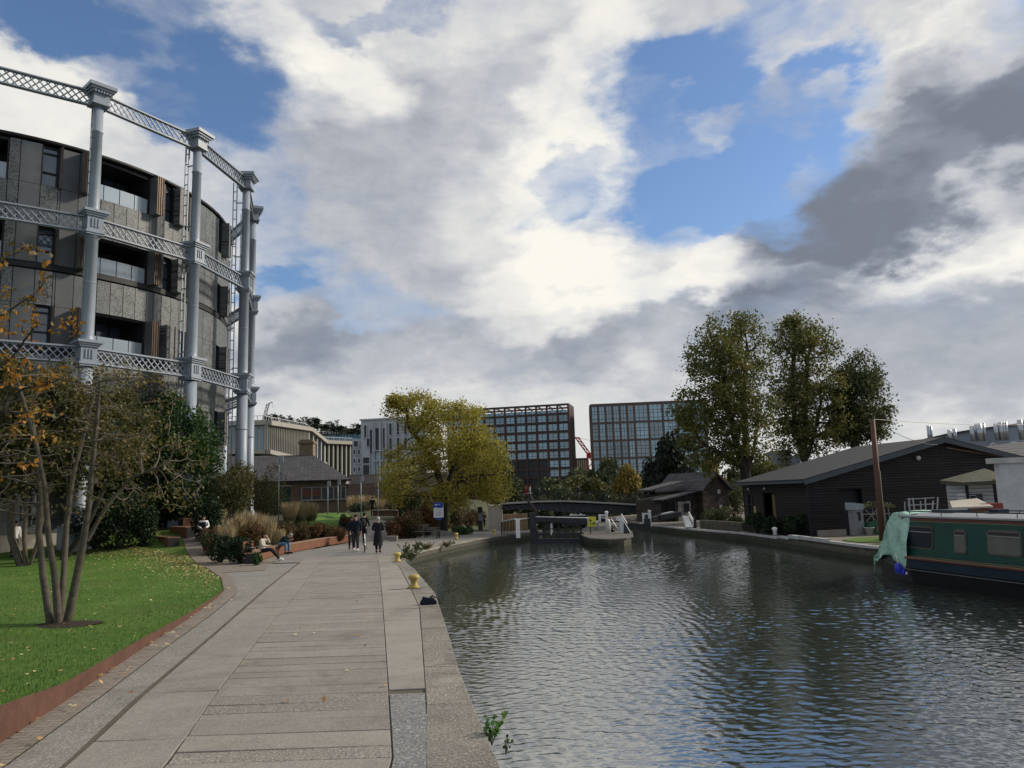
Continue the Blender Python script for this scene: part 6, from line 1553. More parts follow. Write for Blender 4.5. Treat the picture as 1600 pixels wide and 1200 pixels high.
tall(1335, 705, 64, 0., 'darkest and shortest tree at the right of the trio behind the boathouse',
     [(1345, 580, 0, 1.1, 1.7), (1330, 620, 0, 1.6, 2.2), (1362, 620, 0, 1.3, 2.0), (1345, 650, .6, 2.0, 2.4), (1315, 660, 0, 1.1, 1.6), (1368, 670, 0, .9, 1.2), (1320, 685, 0, .9, .7)],
     [[(1335, 705), (1328, 660), (1335, 600)], [(1335, 705), (1348, 660), (1355, 610)]], 43, 'leaf_maple2', 1000, 22, .36)
# ----- trees of the middle distance, three patterns copied and turned -----
def clump_tree(seed, mt, name, H_=7., Wd=3., nl=3600, ls=.30, lobes=11, bark='bark_dark', col=1.0):
    r = np.random.RandomState(seed); e = bpy.data.objects.new(name, None)
    P = []; b = MB(); b.smooth = True
    b.tube([(0, 0, -.5), (.1, 0, H_*.3), (0, .1, H_*.7)], [.25, .2, .06], 7)
    for k in range(lobes):
        a = r.rand()*2*pi; rr = r.uniform(.15, .75)*Wd; z = H_*r.uniform(.2, .84)
        rr *= max(.25, sqrt(max(0, 1-((z/H_-.5)/.52)**2)))
        c = np.array([rr*cos(a), rr*sin(a), z]); R_ = r.uniform(.45, .68)*Wd
        m_ = int(nl/lobes); p = r.normal(size=(m_, 3)); p /= np.linalg.norm(p, axis=1)[:, None]; p *= (.55+.5*r.rand(m_))[:, None]**.7*R_*np.array([1, 1, .85]); P.append(p+c)
        b.tube([(0, 0, z*.45), c*.6+np.array([0, 0, z*.2]), c], [.10, .06, .03], 5)
    C.objects.link(e); b.build('trunk', MT[bark], e); leafset('crown', np.concatenate(P), ls, MT[mt], False, seed, parent=e, upb=.5)
    return e
protos = {}
def far_tree(px, py_top, py_base, Y, wpx, mt, label, seed, zb=None, grp=None, name='tree', nl=4200, ls=None):
    q = ap(px, py_base, Y); t = ap(px, py_top, Y); zb = q[2] if zb is None else zb
    Hh = t[2]-zb; Wd = wpx/2*Y/FPX; key = (mt, seed % 3)
    if key not in protos:
        protos[key] = clump_tree(50+seed % 3+len(protos), mt, name, 7., 3., nl, ls or .30); o = protos[key]
    else: o = copy_tree(protos[key]); o.name = name
    o.location = (q[0], Y, zb); o.scale = (Wd/3., Wd/3., Hh/7.4); o.rotation_euler[2] = seed*1.3
    tag(o, label, 'tree', grp); return o
L_ = 'dark green tree in the thicket beyond the footbridge'; G_ = 'trees massed beyond the footbridge'
for i, (px, yt, w_, Y, mt) in enumerate([(868, 738, 54, 120, 'leaf_far'), (895, 738, 60, 116, 'leaf_farg'), (915, 728, 60, 130, 'leaf_far'), (948, 706, 58, 125, 'leaf_far'), (930, 742, 60, 108, 'leaf_farg'), (965, 745, 54, 106, 'leaf_far'), (882, 752, 56, 100, 'leaf_far'), (1020, 735, 54, 104, 'leaf_far'), (1005, 762, 30, 98, 'leaf_far'), (910, 765, 34, 98, 'leaf_far'), (950, 768, 34, 96, 'leaf_farg'), (975, 772, 30, 94, 'leaf_far'), (850, 760, 30, 110, 'leaf_farb'), (985, 745, 30, 118, 'leaf_far')]):
    far_tree(px, yt, 800, Y, w_, mt, L_, i, zb=-2.8, grp=G_, name='thicket_tree')
far_tree(992, 712, 800, 100, 48, 'leaf_fary', 'golden yellow tree right of the thicket beyond the bridge', 1, zb=-2.5, name='golden_tree')
far_tree(972, 735, 800, 101, 26, 'leaf_fary', 'smaller golden tree at the left foot of the golden yellow tree', 2, zb=-2.5, name='golden_tree')
far_tree(1045, 668, 800, 84, 72, 'leaf_farb', 'large rounded very dark green tree left of the tall trio', 0, zb=-.5, name='dark_tree', nl=6500, ls=.24)
far_tree(1070, 705, 800, 86, 50, 'leaf_farb', 'lower dark green tree leaning on the large rounded one', 1, zb=-.5, name='dark_tree', nl=6500, ls=.24)
far_tree(1022, 715, 800, 86, 34, 'leaf_farb', 'narrow dark green tree at the left of the large rounded one', 2, zb=-.5, name='dark_tree', nl=6500, ls=.24)
for i, (px, yt, w_, Y, mt, lb) in enumerate([(1112, 708, 44, 90, 'leaf_fary', 'ochre tree seen below the left crown of the tall trio'), (1150, 725, 46, 92, 'leaf_far', 'olive tree just left of the tallest trunk'), (1195, 712, 50, 95, 'leaf_farg', 'light olive tree directly right of the tallest trunk'), (1228, 722, 44, 92, 'leaf_farg', 'light olive tree left of the middle trunk above the shed roof')]):
    far_tree(px, yt, 800, Y, w_, mt, lb, i+3, zb=-.2)
far_tree(790, 690, 800, 86, 56, 'leaf_farb', 'dark tree peeping out behind the right of the yellow tree', 4, zb=0, name='dark_tree')
far_tree(800, 745, 800, 80, 40, 'leaf_far', 'low dark tree at the left end of the footbridge', 5, zb=0)
far_tree(825, 768, 800, 84, 40, 'leaf_far', 'low dark bush beyond the left of the footbridge', 6, zb=-1)
for i in range(16):
    far_tree(850+i*17+(i % 3)*5, 768+(i % 4)*4, 800, 88+(i % 5)*2, 26, ['leaf_far', 'leaf_farb'][i % 2], 'low dark bush under the footbridge trees', i, zb=-3, grp='bushes behind the footbridge', name='bush')
# rooftop planting of the tilted office
r = np.random.RandomState(12)
for i in range(34):
    px = 418+i*4.3+r.uniform(-1.5, 1.5); yb = 664+(px-418)*.085; hgt = r.choice([10, 13, 18, 22]); Y = 243+r.uniform(-4, 4)
    con = i % 3
    q = ap(px, yb+6, Y); t = ap(px, yb-hgt+4, Y)
    if i < 3:
        e = bpy.data.objects.new('roof_tree', None); C.objects.link(e); b = MB(); b.smooth = True; P = []; rr = np.random.RandomState(i+90)
        b.tube([(0, 0, -.5), (0, 0, 4.2)], [.12, .04], 5)
        for k in range(16):
            a = rr.rand()*6.28; z = rr.uniform(1, 3.8); L = .9*(4.6-z)/3; b.tube([(0, 0, z), (L*cos(a), L*sin(a), z+.5)], [.05, .02], 3)
            n_ = 26 if con == 0 else (7 if con == 1 else 14); P.append(rr.normal(size=(n_, 3))*.28+np.array([L*.8*cos(a), L*.8*sin(a), z+.35]))
        b.build('trunk', MT['bark_dark'], e); leafset('crown', np.concatenate(P), .3, MT[['leaf_farb', 'leaf_far', 'leaf_farb'][con]], False, i, parent=e); protos['roof', con] = e; o = e
    else: o = copy_tree(protos['roof', con]); o.name = 'roof_tree'
    o.location = (q[0], Y, q[2]); o.scale = (1.3, 1.3, (t[2]-q[2])/4.4); tag(o, 'small tree in the row on the planted office roof', 'tree', 'trees on the planted office roof')
# ----- shrubs, grasses and beds -----
def shrub(name, px, py, w_, h_, mt, n, ls, label, seed, Yq=None, grp=None, hz=None, stems=True, right=False, cat='shrub'):
    """rounded leafy shrub rooted where it is seen to stand; w_, h_ in photo pixels"""
    if right: q = gp(px, py, .05)
    elif Yq: q = ap(px, py, Yq); q[2] = hl(q[0], q[1])
    else: q = gl(px, py)
    k = q[1]/FPX; W_ = w_*k/2; Hh = h_*k; r = np.random.RandomState(seed)
    e = empty(name, tuple(q), label, cat, grp)
    lob = [(r.uniform(-.55, .55)*W_, r.uniform(-.5, .5)*W_, Hh*r.uniform(.25, .7), W_*r.uniform(.35, .55), W_*r.uniform(.35, .55), Hh*r.uniform(.22, .36)) for _ in range(9)]
    P = ell_pts(r, lob, n, .35); P[:, 2] = np.maximum(P[:, 2], .03); leafset('foliage', P, ls, MT[mt], False, seed, parent=e, upb=.4)
    if stems:
        b = MB()
        for l_ in lob+lob[:4]:
            p1 = np.array(l_[:3])+r.normal(size=3)*.1*W_; b.tube([(0, 0, -.1), p1*np.array([.5, .5, .45]), p1+np.array([0, 0, l_[5]*.8])], [.022*k*25*.02+.02, .012, .006], 4, False)
        b.build('stem', MT['bark_dark'], e)
    return e
shrub('shrub', 352, 828, 92, 100, 'leaf_brown', 7000, .075, 'tall brown green bushy shrub left of the lamp in the garden bed', 61, stems=True)
shrub('shrub', 398, 826, 92, 98, 'leaf_brown', 7000, .075, 'tall brown green bushy shrub beside the third gasholder column', 62)
shrub('shrub', 322, 832, 50, 70, 'leaf_dark', 3500, .08, 'dark evergreen shrub at the foot of the second gasholder column', 63)
for i, (px, py, w_, h_) in enumerate([(150, 842, 70, 80), (190, 842, 70, 92), (226, 838, 60, 80), (258, 832, 56, 78), (285, 832, 44, 60), (112, 848, 70, 84), (60, 850, 80, 86), (5, 850, 80, 80)]):
    shrub('hedge_shrub', px, py, w_, h_, 'leaf_dark', 3200, .09, 'dark evergreen shrub in the hedge at the back of the lawn', 70+i, grp='evergreen shrubs behind the lawn')
for i, (px, py, w_, h_, mt, lb) in enumerate([(345, 880, 60, 50, 'leaf_dark', 'low dark shrub at the near corner of the planting bed'), (375, 881, 56, 44, 'leaf_dark', 'low dark shrub left of the seated woman'), (330, 868, 46, 48, 'russet', 'rust coloured shrub at the left end of the planting bed'), (362, 864, 60, 56, 'russet', 'rust coloured shrub below the pale reed grasses'),
        (392, 866, 50, 52, 'russet', 'rust coloured shrub just behind the timber bench end'), (412, 856, 44, 40, 'mixbed', 'mixed low shrub behind the seated woman'), (438, 850, 50, 36, 'mixbed', 'mixed low shrub behind the bowed man'), (462, 848, 44, 34, 'mixbed', 'mixed low shrub right of the bowed man'),
        (484, 848, 40, 32, 'russet', 'brownish low shrub midway along the curved bench'), (504, 847, 40, 30, 'mixbed', 'greenish low shrub behind the curved bench'), (524, 844, 36, 28, 'russet', 'brownish low shrub near the far end of the curved bench'), (541, 841, 30, 26, 'mixbed', 'last low shrub before the walking couple')]):
    shrub('perennial_clump', px, py, w_, h_, mt, 3400, .06, lb, 90+i)
MT['fresh'] = leafmat('fresh', [(.04, .10, .02), (.07, .16, .035), (.12, .20, .05)], .4)
shrub('shrub', 403, 884, 18, 22, 'leaf_green', 700, .06, 'small fresh green shrub tight against the bench end', 104, stems=False)
# pale reed grasses
def reed(px, py, h_, wd_, seed, label, grp, n=420):
    q = gl(px, py); k = q[1]/FPX; Hh = h_*k; W_ = wd_*k/2; r = np.random.RandomState(seed)
    a = r.rand(n)*2*pi; rr = np.sqrt(r.rand(n))*W_; ba = np.c_[rr*np.cos(a)*.45, rr*np.sin(a)*.45, np.zeros(n)]; hh = Hh*r.uniform(.72, 1.05, n)
    tip = ba+np.c_[np.cos(a)*rr*.75+r.normal(size=n)*.05*Hh, np.sin(a)*rr*.75, hh]; wv_ = np.c_[-np.sin(a), np.cos(a), np.zeros(n)]*.010
    mid = (ba+tip)/2+np.c_[np.zeros((n, 2)), np.full(n, .05)]; pl0 = ba*.22+tip*.78
    V = np.stack([ba-wv_, ba+wv_, pl0+wv_*.8, pl0-wv_*.8, pl0-wv_*1.6, pl0+wv_*1.6, tip+wv_*.3, tip-wv_*.3], 1).reshape(-1, 3)
    F_ = [(8*i, 8*i+1, 8*i+2, 8*i+3) for i in range(n)]+[(8*i+4, 8*i+5, 8*i+6, 8*i+7) for i in range(n)]
    e = empty('reed_grass', tuple(q), label, 'ornamental grass', grp)
    b = MB(); b.add(V, F_); b.build('plumes', MT['straw'], e)
    m_ = 220; a = r.rand(m_)*2*pi; ba = np.c_[np.cos(a), np.sin(a), np.zeros(m_)]*W_*.3*r.rand(m_)[:, None]; tip = ba+np.c_[np.cos(a)*W_*.8, np.sin(a)*W_*.8, Hh*r.uniform(.3, .5, m_)]; wv_ = np.c_[-np.sin(a), np.cos(a), np.zeros(m_)]*.014
    b = MB(); b.add(np.stack([ba-wv_, ba+wv_, tip], 1).reshape(-1, 3), [(3*i, 3*i+1, 3*i+2) for i in range(m_)]); b.build('blades', MT['leaf_olive'], e)
for i, (px, py, h_, w_) in enumerate([(352, 850, 46, 30), (368, 852, 52, 34), (386, 852, 55, 36), (402, 850, 52, 34), (417, 846, 48, 30), (432, 842, 34, 26), (452, 838, 34, 28), (470, 836, 34, 26), (486, 834, 30, 24), (340, 846, 30, 24)]):
    reed(px, py, h_, w_, 200+i, 'clump of pale feathery reed grass in the garden bed', 'reed grasses in the garden bed')
for i, (px, py, h_, w_) in enumerate([(540, 798, 22, 26), (555, 798, 24, 26), (574, 798, 24, 26), (592, 798, 20, 24), (615, 800, 26, 26), (660, 798, 28, 28), (635, 798, 24, 24)]):
    reed(px, py, h_, w_, 220+i, 'clump of tawny grass in the bed below the railings', 'tawny grasses below the railings', 260)
# bed between the side path and the towpath
for i, (px, py, w_, h_, mt, lb, nn) in enumerate([(613, 845, 26, 34, 'russet', 'reddish shrub on the grey planter end beside the path', 2000), (630, 842, 34, 42, 'russet', 'reddish bushy shrub spilling over the brick planter end', 2600), (648, 842, 34, 46, 'mixbed', 'dark shrub behind the left end of the park bench', 2600), (668, 838, 34, 50, 'russet', 'tall rusty shrub directly behind the park bench', 3000), (690, 834, 36, 44, 'mixbed', 'brown green shrub behind the blue notice board', 2800),
        (712, 832, 40, 40, 'mixbed', 'mixed shrub right of the blue notice board', 2800), (735, 828, 40, 36, 'russet', 'brownish shrub near the dark pillar sign', 2600), (722, 836, 36, 16, 'leaf_green', 'low fresh green plants on the verge right of the notice board', 1500), (640, 826, 60, 56, 'leaf_olive', 'tall olive shrub behind the reddish planter', 3600), (612, 800, 50, 40, 'russet', 'brown shrub on the slope left of the yellow tree', 3000),
        (664, 812, 60, 50, 'russet', 'wide brown shrub on the slope below the yellow tree', 4000), (716, 812, 50, 40, 'leaf_olive', 'olive shrub under the right of the yellow tree', 3000), (745, 822, 30, 30, 'mixbed', 'small shrub beside the dark pillar sign', 1800), (610, 780, 40, 30, 'leaf_olive', 'olive bush against the dark brick wall', 2400), (585, 796, 46, 26, 'mixbed', 'low mixed bush behind the garden lawn', 2000), (560, 800, 40, 16, 'leaf_dark', 'low clipped dark hedge behind the garden lawn', 2000), (468, 800, 30, 26, 'mixbed', 'bush against the brick shed left of its window', 1800), (493, 800, 30, 26, 'leaf_olive', 'bush under the window of the brick shed', 1800), (430, 806, 40, 40, 'leaf_dark', 'dark bush at the green door of the brick shed', 2600)]):
    shrub('shrub', px, py, w_, h_, mt, nn, .075, lb, 120+i)
far_tree(625, 700, 800, 60, 60, 'leaf_yellow', 'smaller yellowing tree left of and below the large yellow one', 7, zb=1.2, name='yellow_tree', nl=5200, ls=.14)
# right bank shrubs
for i, (px, py, w_, h_, mt, lb, nn, ls_) in enumerate([(1120, 820, 52, 30, 'leaf_olive', 'rounded clipped bush in front of the stone cottage', 3600, .07), (1145, 808, 50, 62, 'leaf_olive', 'loose light leaved shrub between cottage and boathouse', 2600, .09), (1128, 800, 34, 34, 'leaf_dark', 'dark bush against the cottage gable', 2200, .08), (1150, 822, 30, 18, 'leaf_olive', 'low grassy bush left of the boathouse corner', 1800, .06),
        (1184, 833, 34, 34, 'leaf_dark', 'dark straggly bush at the left corner of the boathouse', 3200, .07), (1207, 834.5, 34, 28, 'leaf_dark', 'dark straggly bush below the boathouse window', 2600, .07), (1245, 836.5, 44, 34, 'leaf_dark', 'dark straggly bush at the right corner of the boathouse side', 3600, .07), (1052, 812, 30, 14, 'leaf_dark', 'low dark plant by the cottage door', 900, .08), (1066, 812, 24, 16, 'leaf_green', 'small green plant by the cottage porch', 900, .08)]):
    shrub('shrub', px, py, w_, h_, mt, nn, ls_, lb, 150+i, right=True)
# weeds on the towpath edge
def weed(name, px, py, z, n, L, label, seed, spread=.12, leaf='leaf_green', ls=.045, stemsn=9):
    q = gp(px, py, z); r = np.random.RandomState(seed); e = empty(name, tuple(q), label, 'weed'); b = MB(); P = []
    for k in range(stemsn):
        a = r.rand()*6.28; tip = np.array([cos(a)*spread*r.rand()+.05, sin(a)*spread*r.rand(), L*r.uniform(.4, 1)]); b.tube([(0, 0, -.05), tip*.5+np.array([0, 0, .03]), tip], [.004, .003, .002], 3, False)
        for t in np.linspace(.25, 1, max(2, n//stemsn)): P.append(tip*t+r.normal(size=3)*.018)
    b.build('stem', MT['leaf_olive'], e); leafset('leaves', P, ls, MT[leaf], False, seed, parent=e, upb=1.0); return e
weed('weed', 768, 1158, -.03, 70, .28, 'bright green leafy weed growing from the near coping edge', 1, spread=.13, ls=.045, leaf='fresh')
weed('weed', 790, 1172, -.2, 24, .16, 'few green leaves hanging below the leafy coping weed', 2, ls=.035) 
for i, (px, py, L, lb) in enumerate([(634, 868, .55, 'yellow green plant at the inner bend of the quay'), (650, 862, .5, 'straggly plant on the quay edge right of the bend'), (664, 860, .4, 'small plant hanging on the quay edge below the park bench'), (642, 876, .5, 'plant hanging down the quay wall by the small bollard'), (698, 854, .3, 'tuft growing from the quay wall joint'), (628, 874, .3, 'tuft beside the farther yellow bollard')]):
    weed('quay_plant', px, py, 0., 160, L, lb, 30+i, spread=.5, leaf='leaf_olive' if i % 2 else 'leaf_T1', ls=.08, stemsn=16)
# ---------------- people ----------------
SKIN = mat('skin', (.42, .25, .18), .6, .1, 5, bmp=0); SKIN2 = mat('skin_brown', (.20, .11, .07), .6, .1, 5, bmp=0)
def cloth(n, c): return mat(n, c, .85, .25, 9, bmp=.004, spec=.15)
CL = dict(black=cloth('black_cloth', (.012, .012, .016)), navy=cloth('navy_cloth', (.010, .013, .022)), cream=cloth('cream_cloth', (.42, .38, .32)), jeans=cloth('jeans', (.10, .16, .25)), dark=cloth('dark_grey_cloth', (.03, .03, .035)),
          white=cloth('white_cloth', (.6, .6, .6)), grey=cloth('grey_cloth', (.28, .29, .30)), olive=cloth('olive_cloth', (.04, .045, .035)), hair=cloth('dark_hair', (.012, .009, .007)), hairg=cloth('grey_hair', (.20, .19, .17)), teal=cloth('dark_green_cloth', (.012, .028, .03)), red=cloth('red_cloth', (.22, .03, .02)))
def skin_mesh(name, chains, mt, parent, sub=1):
    """chains: list of [(point, radius)...]; chains may begin at a point already laid (same coordinates)"""
    vs = []; rs = []; es = []; key = {}
    def vid(p, r_):
        k = tuple(round(float(c), 4) for c in p)
        if k not in key: key[k] = len(vs); vs.append(k); rs.append(r_)
        return key[k]
    for ch in chains:
        ids = [vid(p, r_) for p, r_ in ch]
        es += [(a, b_) for a, b_ in zip(ids[:-1], ids[1:]) if a != b_ and (a, b_) not in es]
    me = bpy.data.meshes.new(name); me.from_pydata(vs, es, []); me.materials.append(mt)
    o = bpy.data.objects.new(name, me); C.objects.link(o); o.parent = parent
    md = o.modifiers.new('skin', 'SKIN'); md.use_smooth_shade = True; md.use_x_symmetry = False
    lay = me.skin_vertices[0] if me.skin_vertices else None
    if lay is None:
        bpy.context.view_layer.update()
    for i, r_ in enumerate(rs):
        rr = r_ if hasattr(r_, '__len__') else (r_, r_)
        me.skin_vertices[0].data[i].radius = rr
    me.skin_vertices[0].data[0].use_root = True
    if sub: s_ = o.modifiers.new('sub', 'SUBSURF'); s_.levels = sub; s_.render_levels = sub
    return o
def person(loc, rz, label, J, coat, trousers, shoes, hair, skin=None, long_coat=None, h=1.72, hat=None, bag=None, grp=None, shoec=None, hood=False, hairlong=False):
    """J: joints in metres for a 1.72 m figure facing -y (local). keys: hip, chest, neck, head, lsh.. etc"""
    skin = skin or SKIN; k = h/1.72
    e = empty('person', tuple(loc), label, 'person', grp, rz)
    P = {a: np.array(b_, float)*k for a, b_ in J.items()}
    hd = P['head']; face = P.get('face', np.array([0, -1, 0.]))
    face = np.array(J.get('face', (0, -1, 0)), float); face /= np.linalg.norm(face)
    side = np.cross(face, [0, 0, 1.]); side /= np.linalg.norm(side)
    ch = [[(P['hip'], (.13*k, .10*k)), ((P['hip']+P['chest'])/2, (.115*k, .09*k)), (P['chest'], (.145*k, .10*k)), (P['neck'], .055*k), (P['neck']*.45+hd*.55-np.array([0, 0, .02]), .055*k), (hd-np.array([0, 0, .02])+face*.012, (.078*k, .092*k)), (hd+np.array([0, 0, .06]), (.072*k, .085*k))]]
    for s_ in 'lr':
        ch.append([(P['hip'], .1), (P[s_+'hip'], .088*k), (P[s_+'kn'], .06*k), (P[s_+'an'], .042*k), (P[s_+'to'], .038*k)])
        ch.append([(P['chest'], .1), (P[s_+'sh'], .058*k), (P[s_+'el'], .045*k), (P[s_+'ha'], .03*k)])
        hv = P[s_+'ha']-P[s_+'el']; hv = hv/(np.linalg.norm(hv)+1e-6); ax = np.cross(hv, face); ax = ax/(np.linalg.norm(ax)+1e-6)
        pm = P[s_+'ha']+hv*.06*k; ch[-1].append((pm, (.036*k, .018*k)))
        if h > 0 and e.location[1] < 45:
            for f_, (o_, L_f) in enumerate(((-.026, .06), (-.009, .072), (.009, .068), (.026, .052))):
                ch.append([(pm, .03*k), (pm+ax*o_*k+hv*.04*k, .009*k), (pm+ax*o_*k+hv*(.04+L_f*.6)*k+face*.012, .008*k), (pm+ax*o_*k+hv*(.03+L_f)*k+face*.03, .007*k)])
            ch.append([(pm, .03*k), (pm-ax*.04*k+hv*.01*k, .010*k), (pm-ax*.052*k+hv*.045*k+face*.01, .008*k)])
    skin_mesh('body', ch, skin, e, 1)
    # face
    b = MB(); hc = hd+face*.085*k
    b.ball(hc+np.array([0, 0, .005]), (.014, .02, .024), 6, 5); b.build('nose', skin, e)
    b = MB()
    for s_ in (-1, 1): b.ball(hd+face*.088*k+side*.03*s_*k+np.array([0, 0, .035*k]), .011, 6, 4)
    b.build('eyes', CL['hair'], e)
    b = MB(); b.beam(hd+face*.088*k+side*.022*k-np.array([0, 0, .04*k]), hd+face*.088*k-side*.022*k-np.array([0, 0, .04*k]), .01, .008); b.build('mouth', CL['red'], e)
    b = MB()
    for s_ in (-1, 1): b.ball(hd+side*.085*s_*k+np.array([0, 0, .01*k]), (.016, .02, .03), 6, 4)
    b.build('ears', skin, e)
    # hair or hat
    b = MB(); b.ball(hd-face*.022*k+np.array([0, 0, .045*k]), (.092*k, .105*k, .105*k), 12, 8)
    if hairlong: b.ball(hd-face*.055*k-np.array([0, 0, .06*k]), (.085*k, .06*k, .15*k), 10, 8)
    if hood: b.ball(hd-face*.05*k-np.array([0, 0, .10*k]), (.12*k, .10*k, .09*k), 10, 6)
    b.build('hat' if hat else 'hair', hat or hair, e)
    # clothes
    def g(a, r_): return (P[a], r_)
    top = [[(P['hip']-(np.array([0, 0, .11]) if P['hip'][2] > .7 else 0), (.175*k, .15*k)), (P['hip']+(P['chest']-P['hip'])*.1, (.172*k, .145*k)), ((P['hip']+P['chest'])/2, (.15*k, .125*k)), (P['chest'], (.185*k, .13*k)), (P['neck']-np.array([0, 0, .01]), (.085*k, .08*k))]]
    for s_ in 'lr':
        hv = P[s_+'ha']-P[s_+'el']
        top.append([(P['chest'], .1), (P[s_+'sh'], .078*k), (P[s_+'el'], .060*k), (P[s_+'el']+hv*.93, .047*k)])
    skin_mesh('coat', top, coat, e, 1)
    if trousers is not None:
        leg = [[(P['hip']+(P['chest']-P['hip'])*.25, (.145*k, .12*k)), (P['hip'], (.155*k, .13*k))]]
        for s_ in 'lr': leg.append([(P['hip'], .1), (P[s_+'hip'], .112*k), (P[s_+'kn'], .078*k), (P[s_+'an']+np.array([0, 0, .03]), .062*k)])
        skin_mesh('trousers', leg, trousers, e, 1)
    if long_coat:
        b = MB(); b.smooth = True; n = 18; zz = [(P['chest'][2]-.05, .175, .13), (P['hip'][2]+.1, .165, .14), (P['hip'][2]-.1, .20, .165), (P['hip'][2]-.3, .215, .18), (long_coat, .235, .20)]
        vs = []; r = np.random.RandomState(2)
        for j, (z, rx, ry) in enumerate(zz):
            for i in range(n):
                a = 2*pi*i/n; f = 1+.05*sin(a*5+1)*(j/4); vs.append((rx*cos(a)*f*k, ry*sin(a)*f*k, z))
        b.add(vs, [(j*n+i, (j+1)*n+i, (j+1)*n+(i+1) % n, j*n+(i+1) % n) for j in range(len(zz)-1) for i in range(n)]+[tuple(range((len(zz)-1)*n, len(zz)*n))]); b.build('coat_skirt', coat, e)
    for s_ in 'lr':
        b = MB(); d = P[s_+'to']-P[s_+'an']; d[2] = 0; d /= np.linalg.norm(d)+1e-6
        c = P[s_+'to']*.55+P[s_+'an']*.45; b.tube([P[s_+'an']*np.array([1, 1, 1])-d*.05+np.array([0, 0, -.015]), c+np.array([0, 0, .01]), P[s_+'to']+d*.03+np.array([0, 0, .0])], [.052*k, .050*k, .036*k], 8)
        b.build('shoe', shoec or CL['black'], e)
    return e
def walk(stride=.25, arms=.2, lean=.03):
    return dict(hip=(0, 0, .93), chest=(0, -lean, 1.28), neck=(0, -lean-.01, 1.46), head=(0, -lean-.03, 1.60), lhip=(.09, 0, .88), rhip=(-.09, 0, .88),
                lkn=(.09, -stride*.55-.03, .49), rkn=(-.09, stride*.25-.05, .49), lan=(.09, -stride*.9, .09), ran=(-.09, stride, .12), lto=(.095, -stride*.9-.15, .04), rto=(-.095, stride-.14, .045),
                lsh=(.19, -lean, 1.40), rsh=(-.19, -lean, 1.40), lel=(.25, arms*.5, 1.13), rel=(-.25, -arms*.5, 1.13), lha=(.25, arms*.4-.08, .90), rha=(-.25, -arms-.08, .93))
def sit(hands=((.10, -.42, .62), (-.10, -.42, .62)), lean=.08, knee=.46, foot=.5, down=False):
    return dict(hip=(0, 0, .50), chest=(0, -lean, .84), neck=(0, -lean*1.6, 1.02), head=(0, -lean*2.2-.02, 1.16), lhip=(.10, -.05, .50), rhip=(-.10, -.05, .50), lkn=(.14, -knee, .52), rkn=(-.14, -knee, .52),
                lan=(.13, -foot, .10), ran=(-.13, -foot, .10), lto=(.14, -foot-.16, .045), rto=(-.14, -foot-.16, .045), lsh=(.18, -lean, .96), rsh=(-.18, -lean, .96), lel=(.25, -lean-.08, .72), rel=(-.25, -lean-.08, .72), lha=hands[0], rha=hands[1])
def feet(px, py): q = gl(px, py); q[2] += .05; return q
# woman in a white jacket, legs stretched out, on the bench end
J = sit(hands=((.05, -.26, 1.02), (-.03, -.28, 1.0)), lean=.04, knee=.42, foot=.80); J['lha'] = (.04, -.22, 1.05); J['rha'] = (-.05, -.30, .70); J['lel'] = (.22, -.25, .80); J['lan'] = (.10, -.72, .14); J['lto'] = (.12, -.86, .09); J['ran'] = (-.06, -.86, .10); J['rto'] = (-.05, -1.0, .10); J['lkn'] = (.1, -.42, .55); J['rkn'] = (-.08, -.46, .54); J['face'] = (.15, -1, -.1)
q = feet(409, 880)
person(q, radians(82), 'seated woman in a cream jacket and black trousers with white shoes on the timber bench', J, CL['cream'], CL['black'], None, CL['hair'], shoec=CL['white'], h=1.7, hairlong=True)
# man bent forward in jeans
J = sit(lean=.22, knee=.44, foot=.42); J['chest'] = (0, -.30, .76); J['neck'] = (0, -.50, .84); J['head'] = (0, -.62, .86); J['lsh'] = (.18, -.38, .84); J['rsh'] = (-.18, -.38, .84); J['lel'] = (.2, -.5, .62); J['rel'] = (-.2, -.48, .62); J['lha'] = (.06, -.62, .68); J['rha'] = (-.06, -.62, .68); J['face'] = (0, -.9, -.55)
q = feet(437, 868)
person(q, radians(72), 'seated man in a dark jacket and blue jeans bowed forward holding his head', J, CL['teal'], CL['jeans'], None, CL['hairg'], h=1.76)
# the walking couple, seen from the front and the side
J = walk(.10, .05); q = feet(556, 863)
person(q, radians(8), 'man in a dark jacket with a shoulder strap walking beside the white bicycle', J, CL['navy'], CL['dark'], None, CL['hair'], h=1.80, shoec=CL['white'])
J = walk(.22, .12); q = feet(550, 861); q[1] += .9; q = gl(549, 860)+np.array([0, 0, .05])
person(q, radians(15), 'person in black walking close behind the man with the bicycle', J, CL['black'], CL['olive'], None, CL['hair'], h=1.68, skin=SKIN2, hairlong=True)
J = walk(.18, .1); J['lha'] = (.1, -.3, 1.0)
q = feet(569, 851); person(q, radians(170), 'person with a dark backpack standing behind the white bicycle', J, CL['black'], CL['black'], None, CL['hair'], h=1.78)
b = MB(); b.ball((0, 0, 0), (.17, .12, .24), 10, 8)
tag(b.build('backpack', CL['dark'], loc=(q[0]-.02, q[1]-.2, q[2]+1.22)), 'dark backpack worn by the person behind the white bicycle', 'backpack')
J = walk(.07, .0); J['lha'] = (.08, -.22, 1.12); J['rha'] = (-.08, -.22, 1.12); J['lel'] = (.27, .02, 1.12); J['rel'] = (-.27, .02, 1.12)
q = feet(591, 866); person(q, radians(184), 'woman in a long black coat and pale grey knitted hat walking away', J, CL['black'], CL['black'], None, CL['hair'], h=1.70, long_coat=.36, hat=CL['grey'])
